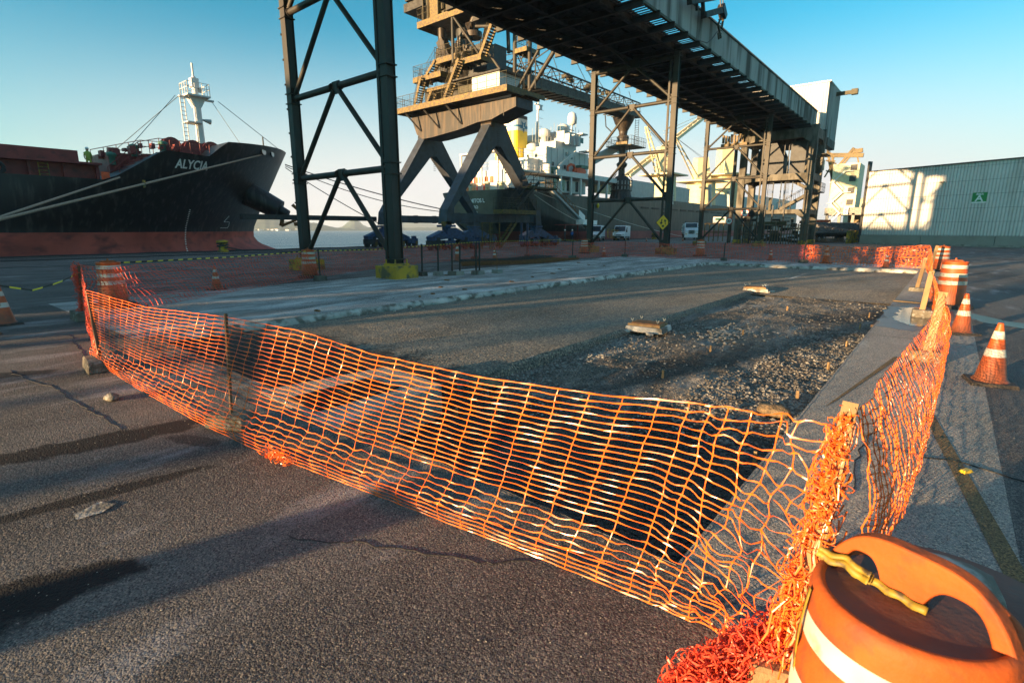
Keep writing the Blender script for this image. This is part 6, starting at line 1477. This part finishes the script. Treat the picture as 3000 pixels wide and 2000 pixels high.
g = MB()
for i in range(26): g.bar((-21.5 + .32 * i, 72.2, 0), (-21.5 + .32 * i + random.uniform(-.1, .1), 72.2, 2.6 + random.uniform(-.3, .3)), .09, .05)
g.bx(-21.6, -13.2, 72.25, 72.3, 1.2, 1.3); g.bx(-21.6, -13.2, 72.25, 72.3, 2.3, 2.4)
g.build('plank_screen', M['wood_dark'], tt)
for i in range(46):
    g = MB(); g.box((random.uniform(-21.3, -14.6), random.uniform(73.5, 77), random.uniform(.3, 3.2)), (random.uniform(.1, 1.4), .3, random.uniform(.1, .6))); g.build('machinery_block', M['machine_dark'], tt)
for x in (-20.2, -18.6, -17.7, -16.4): g = MB(); g.bar((x, 72.6, 0), (x, 72.6, 4.8), .12); g.build('prop', M['machine_dark'], tt)
g = MB(); g.bar((-19.5, 72.6, 2.6), (-16, 72.6, 2.65), .35); g.box((-18.1, 72.6, 4.9), (.25, .2, 1.6)); g.build('pipe', M['steel_olive'], tt)
# hanging orange-lit bits on the left corbel
g = MB(); 
for i in range(8): g.box((-24.4 + .35 * i, 72.4, 13.2 - .1 * (i % 3)), (.22, .3, 1.0))
g.bx(-24.6, -21.4, 72.2, 73, 12.1, 12.6); g.build('service_brackets', M['fascia'], tt)

# warehouse
wa, wb = Vector((-9.05, 81.2, 0)), Vector((5.85, 74.7, 0)); wd = (wb - wa).normalized(); wn_ = Vector((-wd.y, wd.x, 0)); we = wa + wd * 62; HW = 8.85
wh_ = wthing('warehouse', 'long warehouse with grey corrugated cladding on a concrete plinth, shadows falling across it', 'warehouse', tuple(wa))
g = corr_sheet((wa.x, wa.y), (we.x, we.y), 1.15, HW, .30, .035); g.build('clad_wall', M['cladding'], wh_)
g = MB()
def wquad(g, s0, s1, z0, z1, o0, o1):
    P = [wa + wd * s0 - wn_ * o0, wa + wd * s1 - wn_ * o0, wa + wd * s1 - wn_ * o1, wa + wd * s0 - wn_ * o1]
    g.add([(p.x, p.y, z0) for p in P] + [(p.x, p.y, z1) for p in P], [(3, 2, 1, 0), (4, 5, 6, 7), (0, 1, 5, 4), (1, 2, 6, 5), (2, 3, 7, 6), (3, 0, 4, 7)])
for k in range(9): wquad(g, 6.9 * k + .03, 6.9 * k + 6.87, .22, 1.14, .10, -.2)
g.build('plinth', M['plinth'], wh_)
g = MB(); wquad(g, 0, 62, 0, .22, .22, -.3); g.build('footing_kerb', M['concrete'], wh_)
g = MB(); wquad(g, -.1, 62, HW, HW + .12, .16, -30); wquad(g, -.12, .0, 0, HW, .1, -30); wquad(g, -.2, .0, 1, HW + 1.3, .12, -.5); wquad(g, -.05, .05, 1.14, HW, .10, -.05); g.build('roof_edge', M['machine_dark'], wh_)
g = MB()
for k in range(6): wquad(g, .1, 62, 1.2 + 1.45 * k, 1.22 + 1.45 * k, .052, .05)
g.build('screw_line', M['steel'], wh_)
g = MB(); c0 = 8.05; wquad(g, c0 + 0, c0 + 0.35, 7.0, 7.05, .6, .05); g.build('wall_lamp', M['steel_dark'], wh_)
ar = wthing('area_sign', 'green wall sign with a large white letter A on the warehouse', 'sign', tuple(wa + wd * 11.7)); 
def wpt(s, z, o): p = wa + wd * s - wn_ * o; return Vector((p.x, p.y, z))
ss = ((1.77 + 9.05) ** 2 + (81.2 - 76.45) ** 2) ** .5; zc = 5.15
g = MB(); wquad(g, ss - .64, ss + .64, zc - .40, zc + .55, .09, .06); g.build('face', M['sign_green'], ar)
g = MB(); wquad(g, ss - .65, ss + .65, zc - .54, zc - .40, .09, .06); g.build('lower_strip', M['sign_white'], ar)
text_mesh('sign_letter', 'A', .88, M['sign_white'], ar, .01, .02, lambda v: wpt(ss + v.x, zc - .08 + v.y, .11 + v.z), sx=1.15)
text_mesh('sign_word', 'ÁREA', .27, M['sign_white'], ar, .01, .008, lambda v: wpt(ss + v.x, zc + .37 + v.y, .11 + v.z))

# yellow-lit tower and crane behind, between transfer tower and warehouse
lt = wthing('loading_tower', 'sunlit pale tower with zigzag stairs and a small crane on top, beyond the sack truck', 'tower', (-19.5, 150, 0))
g = MB(); g.bx(-24.0, -18.6, 149.5, 158, 5.5, 17.0); g.build('tower_body', M['buff'], lt)
g = MB()
for X in (-24.0, -21.4, -18.6): g.bx(X - .3, X + .3, 149, 149.6, 0, 5.6)
g.bx(-24.6, -14.5, 149, 158, 5.2, 6.9); g.bx(-16.5, -13.5, 149, 158, 0, 5.2); g.build('tower_base', M['concrete'], lt)
g = MB()
for z in (7.5, 10.2, 12.9, 15.4): g.bx(-20.4, -19.1, 149.3, 149.48, z, z + 1.3)
g.build('opening_fill', M['machine_dark'], lt)
g = MB(); zz = [0.8, 3.2, 5.6, 8.0, 10.4, 12.8]
for i, z in enumerate(zz):
    x0, x1 = (-23.6, -21.4) if i % 2 else (-21.4, -23.6); g.bar((x0, 148.6, z), (x1, 148.6, z + 2.4), .18, .3); g.tube((x0, 148.6, z + 1), (x1, 148.6, z + 3.4), .06, 4); g.bar((min(x0, x1) - .6 if x1 < x0 else x1, 148.6, z + 2.4), ((x1 + .0) if x1 < x0 else x1 + 1.8, 148.6, z + 2.4), .9, .12)
g.build('zigzag_stair', M['white'], lt)
g = MB()
def L3(a, b, Y=150): return oY(a, b, Y)
for a, b, w in (((2418, 455), (2530, 455), .9), ((2440, 455), (2432, 620), .5), ((2425, 440), (2440, 540), .5), ((2458, 485), (2502, 433), .5), ((2468, 485), (2508, 436), .4), ((2508, 436), (2516, 480), .3), ((2420, 470), (2450, 480), .3), ((2420, 500), (2444, 510), .3), ((2415, 520), (2446, 470), .3), ((2500, 445), (2528, 440), .9)):
    g.bar(L3(*a), L3(*b), w)
for k in range(9): g.bar(L3(2424 + 1.5 * k, 445 + 12 * k), L3(2446 - k, 452 + 12 * k), .12)
g.build('roof_crane', M['fascia'], lt)
g = MB(); g.lathe([(1.6, 0), (1.6, 2.2), (1.0, 3.0)], c=L3(2392, 500), n=12); g.build('tank', M['buff'], lt)
si = wthing('storage_dome', 'pale storage dome rising behind the warehouse corner', 'silo', (-10, 175, 0))
g = MB(); g.lathe([(9, 0), (9, 5.5), (7.5, 8.5), (4, 11.2), (0, 12.4)], c=(-15.5, 178, 0), n=32); g.build('dome', M['buff'], si)
g = MB(); g.bar((-19, 176, 8.8), (-7, 176, 13.2), .5); g.build('dome_conveyor', M['steel'], si)
for k, (z, lab) in enumerate(((7.2, 'upper'), (3.4, 'lower'))):
    p = oY(2478 - 4 * k, 618 + 47 * k, 148.4); w_ = wthing('notice_board', '%s small white notice board on the sunlit loading tower' % lab, 'sign', tuple(p))
    g = MB(); g.box(p, (.9, .06, 1.6)); g.build('board', M['sign_white'], w_); g = MB(); g.box(p + Vector((0, -.05, .35)), (.5, .04, .35)); g.box(p + Vector((0, -.05, -.4)), (.4, .04, .5)); g.build('print', M['sign_green'], w_)
# long low conveyor/transit shed seen under the tower
g = MB(); g.bx(-21, -15, 160, 172, 0, 6.5); tag(g.build('dock_shed', M['fascia']), 'sunlit ochre shed seen through the concrete legs', 'shed')

# ---------------------------------------------------------------- vehicles
def wheels(t, xs, r, w, half, mt='rubber'):
    for x in xs:
        for s in (-1, 1):
            g = MB(); g.tube((x, s * (half - w), r), (x, s * half, r), r, 20); wh = g.build('wheel', M[mt], t)
            g = MB(); g.tube((x, s * (half - .02), r), (x, s * (half + .01), r), r * .55, 14); g.build('rim', M['pale_grey'], wh)
def van(loc, rz, label):
    t = thing('delivery_van', label, 'van', loc, rz, 'white vans on the quay')
    g = MB(); prof = [(-2.95, .45), (-2.95, 2.35), (-2.8, 2.45), (1.0, 2.48), (1.35, 2.40), (2.1, 1.45), (2.85, 1.18), (2.98, .95), (3.0, .45)]
    g.prism(prof, -.98, .98, 'Y'); b = g.build('body', M['car_white'], t); bv = b.modifiers.new('bevel', 'BEVEL'); bv.width = .08; bv.segments = 3
    g = MB(); g.add([(1.42, -.86, 2.30), (2.06, -.9, 1.50), (2.06, .9, 1.50), (1.42, .86, 2.30)], [(0, 1, 2, 3)])
    for i, v in enumerate(g.v): g.v[i] = (v[0] + .045, v[1], v[2] + .045)
    g.build('windscreen', M['glass'], t)
    for s in (-1, 1):
        g = MB(); y = s * 1.0; g.prism([(.55, 1.45), (1.75, 1.45), (1.2, 2.15), (.55, 2.2)], y - .005, y + .005, 'Y'); g.build('side_window', M['glass'], t)
        g = MB(); g.box((2.88, s * .72, .98), (.2, .38, .24)); g.build('headlight', M['headlamp'], t)
        g = MB(); g.box((1.75, s * 1.12, 1.55), (.12, .2, .32)); g.build('mirror', M['black'], t)
        g = MB(); g.box((0, s * .99, .62), (4.2, .04, .14)); g.build('side_trim', M['rubber'], t)
    g = MB(); g.box((3.0, 0, .58), (.16, 1.9, .34)); g.build('bumper', M['rubber'], t)
    g = MB(); g.box((3.0, 0, .92), (.06, .95, .16)); g.build('grille', M['black'], t)
    g = MB(); g.box((3.09, 0, .52), (.02, .5, .13)); g.build('number_plate', M['pale_grey'], t)
    wheels(t, (-1.9, 2.0), .36, .24, .99); return t
van((-44.5, 75.4, 0), math.radians(-68), 'white delivery van parked facing the camera beside the gangway foot')
van((-43.6, 82.2, 0), math.radians(-72), 'second white van mostly hidden behind the tower leg, its rear in view')
def truck(loc, rz):
    t = thing('lorry', 'white bonneted lorry standing on the far quay beside a bollard', 'lorry', loc, rz)
    g = MB(); g.prism([(1.0, .9), (1.0, 2.9), (1.25, 3.0), (2.5, 3.0), (2.75, 2.1), (4.3, 1.95), (4.5, 1.7), (4.5, .7), (1.0, .7)], -1.15, 1.15, 'Y'); b = g.build('cab', M['car_white'], t); bv = b.modifiers.new('bevel', 'BEVEL'); bv.width = .07; bv.segments = 2
    g = MB(); g.add([(2.62, -.98, 2.92), (2.83, -.98, 2.2), (2.83, .98, 2.2), (2.62, .98, 2.92)], [(0, 1, 2, 3)]); g.build('windscreen', M['glass'], t)
    for s in (-1, 1):
        g = MB(); g.bx(1.4, 2.35, s * 1.16 - .01, s * 1.16 + .01, 2.05, 2.75); g.build('side_window', M['glass'], t)
        g = MB(); g.box((4.5, s * .9, 1.05), (.1, .36, .26)); g.build('headlight', M['headlamp'], t)
        g = MB(); g.tube((1.1, s * 1.0, 1), (1.1, s * 1.0, 3.3), .07, 8); g.build('exhaust', M['steel'], t)
    g = MB(); 
    for k in range(7): g.box((4.53, 0, 1.1 + .1 * k), (.05, 1.0, .05))
    g.build('grille', M['steel_dark'], t)
    g = MB(); g.box((4.6, 0, .6), (.3, 2.4, .34)); g.build('bumper', M['car_white'], t)
    g = MB(); g.bx(-6.5, .8, -1.2, 1.2, 1.0, 1.2); g.bx(-6.5, .8, -1.25, -1.2, 1.2, 2.6); g.bx(-6.5, .8, 1.2, 1.25, 1.2, 2.6); g.build('load_bed', M['pale_grey'], t)
    g = MB()
    for i in range(120): g.box((random.uniform(-6.3, .6), random.uniform(-1.15, 1.15), random.uniform(1.4, 2.9)), (.8, .5, .2), random.uniform(-.4, .4))
    g.build('sacks', M['sign_white'], t)
    wheels(t, (3.4, -4.2, -5.4), .5, .3, 1.2); return t
truck((-37.6, 97.5, 0), math.radians(-66))
t = thing('sack_trailer', 'flatbed lorry trailer heaped with grey sacks, standing beside the warehouse corner', 'lorry', (-14.0, 92.5, 0), math.radians(70))
g = MB(); g.bx(-6.2, 6.2, -1.25, 1.25, 1.15, 1.35); g.bx(-6, 6, -.5, .5, .8, 1.15); g.build('flatbed', M['steel_dark'], t)
g = MB()
for r_ in range(6):
    for i in range(16):
        for y in (-1.0, -.35, .35, 1.0): g.box((-5.8 + .78 * i + .3 * (r_ % 2), y + random.uniform(-.05, .05), 1.5 + .24 * r_), (.82, .66, .26), random.uniform(-.06, .06), random.uniform(-.08, .08))
g.build('sacks', M['tarp'], t)
g = MB(); g.box((-3.5, 0, 3.05), (3.0, 1.6, .35)); g.build('orange_cover', M['orange_red'], t)
wheels(t, (-5.2, -4.0, 3.6, 4.8), .5, .3, 1.2)
# yellow fence panel lying against the quayside, guard rails, small yard things
t = wthing('mesh_barrier', 'yellow steel mesh fence panel standing tilted right of the vans', 'barrier', (-44.5, 82, 0))
a0, a1, b0, b1 = oX(1780, 695, -43.2), oX(1836, 702, -43.2), oX(1780, 671, -43.2), oX(1838, 679, -43.2)
g = MB()
for p, q in ((a0, a1), (b0, b1), (a0, b0), (a1, b1)): g.tube(p, q, .05, 6)
g.build('frame', M['yellow'], t); g = MB()
for i in range(1, 26): g.tube(a0.lerp(a1, i / 26), b0.lerp(b1, i / 26), .014, 4)
for i in range(1, 8): g.tube(a0.lerp(b0, i / 8), a1.lerp(b1, i / 8), .014, 4)
g.build('mesh', M['yellow'], t)
g = MB(); c = a0.lerp(b1, .5) + Vector((.06, -1.6, .1)); g.box(c, (.03, .5, .45)); g.build('notice', M['sign_white'], t)
# guard booth rail with notices
for k, (x0, x1, yy, lab) in enumerate(((2062, 2130, 707, 'ochre steel guard stand with notices left of the concrete tower'), (2150, 2180, 707, 'narrow ochre guard stand close to the concrete legs'))):
    p, q = oZ(x0, yy), oZ(x1, yy); t = wthing('guard_stand', lab, 'stand', tuple(p), 'guard stands on the quay'); g = MB()
    n = 5
    for i in range(n + 1): r_ = p.lerp(q, i / n); g.bar(r_, r_ + Vector((0, 0, 2.8)), .12)
    for z in (1.4, 2.75): g.bar(p + Vector((0, 0, z)), q + Vector((0, 0, z)), .12)
    g.build('frame', M['fascia'], t)
    g = MB(); c = p.lerp(q, .6) + Vector((0, 0, 3.3)); dirv = (q - p).normalized(); g.bar(c - dirv * 1.0, c + dirv * 1.0, .06, .9); nb_ = g.build('notice', M['sign_white'], t)
    g = MB(); c2 = c + Vector((.05, -.06, .12)); g.bar(c2 - dirv * .7, c2 + dirv * .7, .05, .3); g.build('notice_print', M['sign_red'] if k else M['teal'], nb_)
for (x, y, s, lab) in ((2136, 648, .45, 'round speed sign on a post left of the concrete tower'), (2183, 624, .5, 'round speed sign higher on the concrete column')):
    c = oY(x, y, 71.5); t = wthing('speed_sign', lab, 'sign', tuple(c), 'round speed signs')
    g = MB(); g.tube(c, c + Vector((0, -.04, 0)), s, 24); g.build('disc', M['sign_red'], t)
    g = MB(); g.tube(c + Vector((0, -.04, 0)), c + Vector((0, -.06, 0)), s * .8, 24); g.build('face', M['sign_white'], t)
    text_mesh('number', '30', s * 1.0, M['sign_black'], t, .005, .01, lambda v, c=c: Vector((c.x + v.x, c.y - .07 - v.z, c.z + v.y)))
    g = MB(); g.tube(c + Vector((0, .06, 0)), (c.x, c.y + .06, 0), .06, 6); g.build('pole', M['steel'], t)
for (x, w, lab) in ((2134, .34, 'thin grey lamp column left of the concrete tower'),):
    c = oZ(x, 711); t = wthing('lamp_column', lab, 'lamp post', tuple(c)); g = MB(); g.tube(c, c + Vector((0, 0, 13.6)), .28, 10, .22); g.build('column', M['conc_dark'], t)
# gate beside the warehouse, pallets, hut
p = oZ(2480, 714); q = oZ(2514, 710); t = wthing('gate_panel', 'yellow slatted gate beside the warehouse corner', 'gate', tuple(p)); g = MB()
for i in range(12): r_ = p.lerp(q, i / 11); g.bar(r_, r_ + Vector((0, 0, 1.7)), .25, .08)
g.build('slats', M['yellow'], t)
for i in range(3):
    c = oZ(2398 + 26 * i, 713); t = wthing('pallet_stack', '%s low stack of dark timber pallets before the sack trailer' % ['left', 'middle', 'right'][i], 'pallets', tuple(c), 'timber stacks before the trailer'); g = MB()
    for k in range(9): g.bar(c + Vector((-.8 + .2 * k, 0, .1)), c + Vector((-.5 + .2 * k, .1, .75)), .12, .06); g.bar(c + Vector((-.5 + .2 * k, -.1, .1)), c + Vector((-.9 + .2 * k, 0, .7)), .1, .06)
    g.build('boards', M['wood_dark'], t)
t = wthing('rigging_hut', 'small open hut with brown posts beside the gangway foot', 'hut', (-48, 70, 0)); c = oX(1665, 702, -45.5)
g = MB()
for dy in (0, 3.6): g.bar((c.x, c.y + dy - 1.0, 0), (c.x, c.y + dy - 1.0, 2.5), .14)
g.build('post', M['deck_red'], t); g = MB(); g.bx(c.x - 1.6, c.x + .4, c.y - 1.6, c.y + 3.2, 2.5, 2.6); g.build('roof', M['deck_red'], t)
g = MB(); g.bx(-47.0, -45.6, 73, 75.5, 2.6, 3.4); g.bx(-47, -45.6, 76, 77.3, 2.6, 3.3); tag(g.build('white_boxes', M['sign_white']), 'white boxes standing above the van roof by the gangway', 'boxes')
for i in range(4):
    lump('rubble_bag', (-47.0 + .5 * i, 62.6 + 1.1 * i, 0), (.55, .55, .6), M['tarp'] if i % 2 else M['sign_white'], '%s bulging bag at the foot of the red hull right of the loader bogies' % ['first', 'second', 'third', 'fourth'][i], 'bag', i, 'bags by the quay edge')
# two distant workers by the hut
def person(x, y, rz, label, cloth, legs='dark_cloth'):
    t = thing('person', label, 'person', (x, y, 0), rz, 'workers by the gangway hut')
    me = D.meshes.new('body'); 
    V = [(0, 0, .95), (0, 0, 1.15), (0, 0, 1.40), (0, 0, 1.52), (0, .01, 1.66), (.1, 0, .88), (.12, .03, .5), (.12, -.02, .08), (.12, .12, .05), (-.1, 0, .88), (-.13, -.06, .5), (-.13, -.12, .08), (-.13, .02, .05), (.2, 0, 1.40), (.25, .02, 1.14), (.22, .2, .98), (-.2, 0, 1.40), (-.26, 0, 1.13), (-.24, .12, .9)]
    E = [(0, 1), (1, 2), (2, 3), (3, 4), (0, 5), (5, 6), (6, 7), (7, 8), (0, 9), (9, 10), (10, 11), (11, 12), (2, 13), (13, 14), (14, 15), (2, 16), (16, 17), (17, 18)]
    RD = [.14, .15, .17, .06, .10, .095, .07, .05, .045, .095, .07, .05, .045, .07, .05, .04, .07, .05, .04]
    me.from_pydata(V, E, []); o = D.objects.new('body', me); COL.objects.link(o); o.parent = t
    sk = o.modifiers.new('skin', 'SKIN'); me.skin_vertices[0].data[0].use_root = True
    for i, r in enumerate(RD): me.skin_vertices[0].data[i].radius = (r, r * .8)
    o.modifiers.new('sub', 'SUBSURF').levels = 1; me.materials.append(M[legs])
    g = MB(); g.lathe([(.165, 1.0), (.18, 1.15), (.215, 1.4), (.10, 1.5)], n=14, sy=.72); g.build('shirt', M[cloth], t)
    g = MB(); g.lathe([(0, 1.78), (.075, 1.77), (.105, 1.70), (.10, 1.62), (.07, 1.54)], n=12); g.build('face', M['skin'], t)
    g = MB(); g.lathe([(0, 1.84), (.08, 1.82), (.118, 1.75), (.12, 1.70), (.15, 1.695)], n=14); g.build('helmet', M['sign_white'], t)
c = oX(1676, 703, -44.6)
person(c.x, c.y, .5, 'worker in a bright blue shirt standing left of the white van', 'blue_cloth'); person(c.x - .6, c.y - 1.1, 2.2, 'worker in dark clothes standing left of the worker in blue', 'dark_cloth')
c = Vector((-53.5, 12.6, 7.0)); o_ = len(D.objects)
person(c.x, c.y, 1.0, 'worker in fluorescent yellow on the deck beside the red hatch of the left ship', 'hivis', 'hivis'); D.objects['person.002'].location = (-52.9, 11.9, 6.3); D.objects['person.002']['group'] = 'ship crew'
# ================================================================ UNSEEN THINGS ADDED BEHIND THE CAMERA TO SHADE THE YARD
sd_ = wthing('shed_blocker', 'long shed form added behind the camera to shade the quay', 'shed', (-62, -62, 0))
g = MB(); g.prism([(-100, 0), (-100, 14.5), (-70, 16), (-42, 14.5), (-42, 0)], -66, -60, 'Y'); g.build('walls', M['siding'], sd_)  # made-up bulk, sized to throw shade over the quay
for i, (x, y, r, h) in enumerate(((-28.4, -24, 4.6, 17.5),)):
    t = wthing('silo_blocker', 'round domed form added behind the camera to shade the warehouse wall', 'silo', (x, y, 0))
    g = MB(); g.lathe([(r, 0), (r, h - r * .6), (r * .9, h - r * .3), (r * .55, h - .4), (0, h)], c=(x, y, 0), n=40); g.build('shell', M['pale_grey'], t)  # invented round form, its outline shaping the shade on the warehouse
put(drum0, 'd', -6.12, -9.3, 'traffic drum standing on the yard behind the camera', .3, GD, 1.12)
bh_ = wthing('raised_blocker', 'raised block on legs added far behind the camera for shade', 'shade blocker', (-18, -104, 0))
g = MB(); g.bx(-47, 14, -108, -100, 14.2, 25.5); g.build('blocker_body', M['siding'], bh_)  # invented block, raised to shade the warehouse but clear the far net
for x in (-46, -26, 13): g = MB(); g.bx(x - .5, x + .5, -107, -101, 0, 14.2); g.build('leg', M['conc_dark'], bh_)

g = MB(); g.bx(-4600, 4600, -2500, 5200, -3.6, 62)
hz = g.build('haze', M['white']); hz['kind'] = 'stuff'; tag(hz, 'thin evening haze over the water and the far shore', 'haze')
hm = D.materials.new('haze'); hm.use_nodes = True; nt = hm.node_tree; nt.nodes.remove(nt.nodes['Principled BSDF'])
pv = nt.nodes.new('ShaderNodeVolumePrincipled'); pv.inputs['Color'].default_value = (.80, .90, 1, 1); pv.inputs['Density'].default_value = 2.2e-4; pv.inputs['Anisotropy'].default_value = .2
nt.links.new(pv.outputs[0], nt.nodes['Material Output'].inputs['Volume']); hz.data.materials[0] = hm
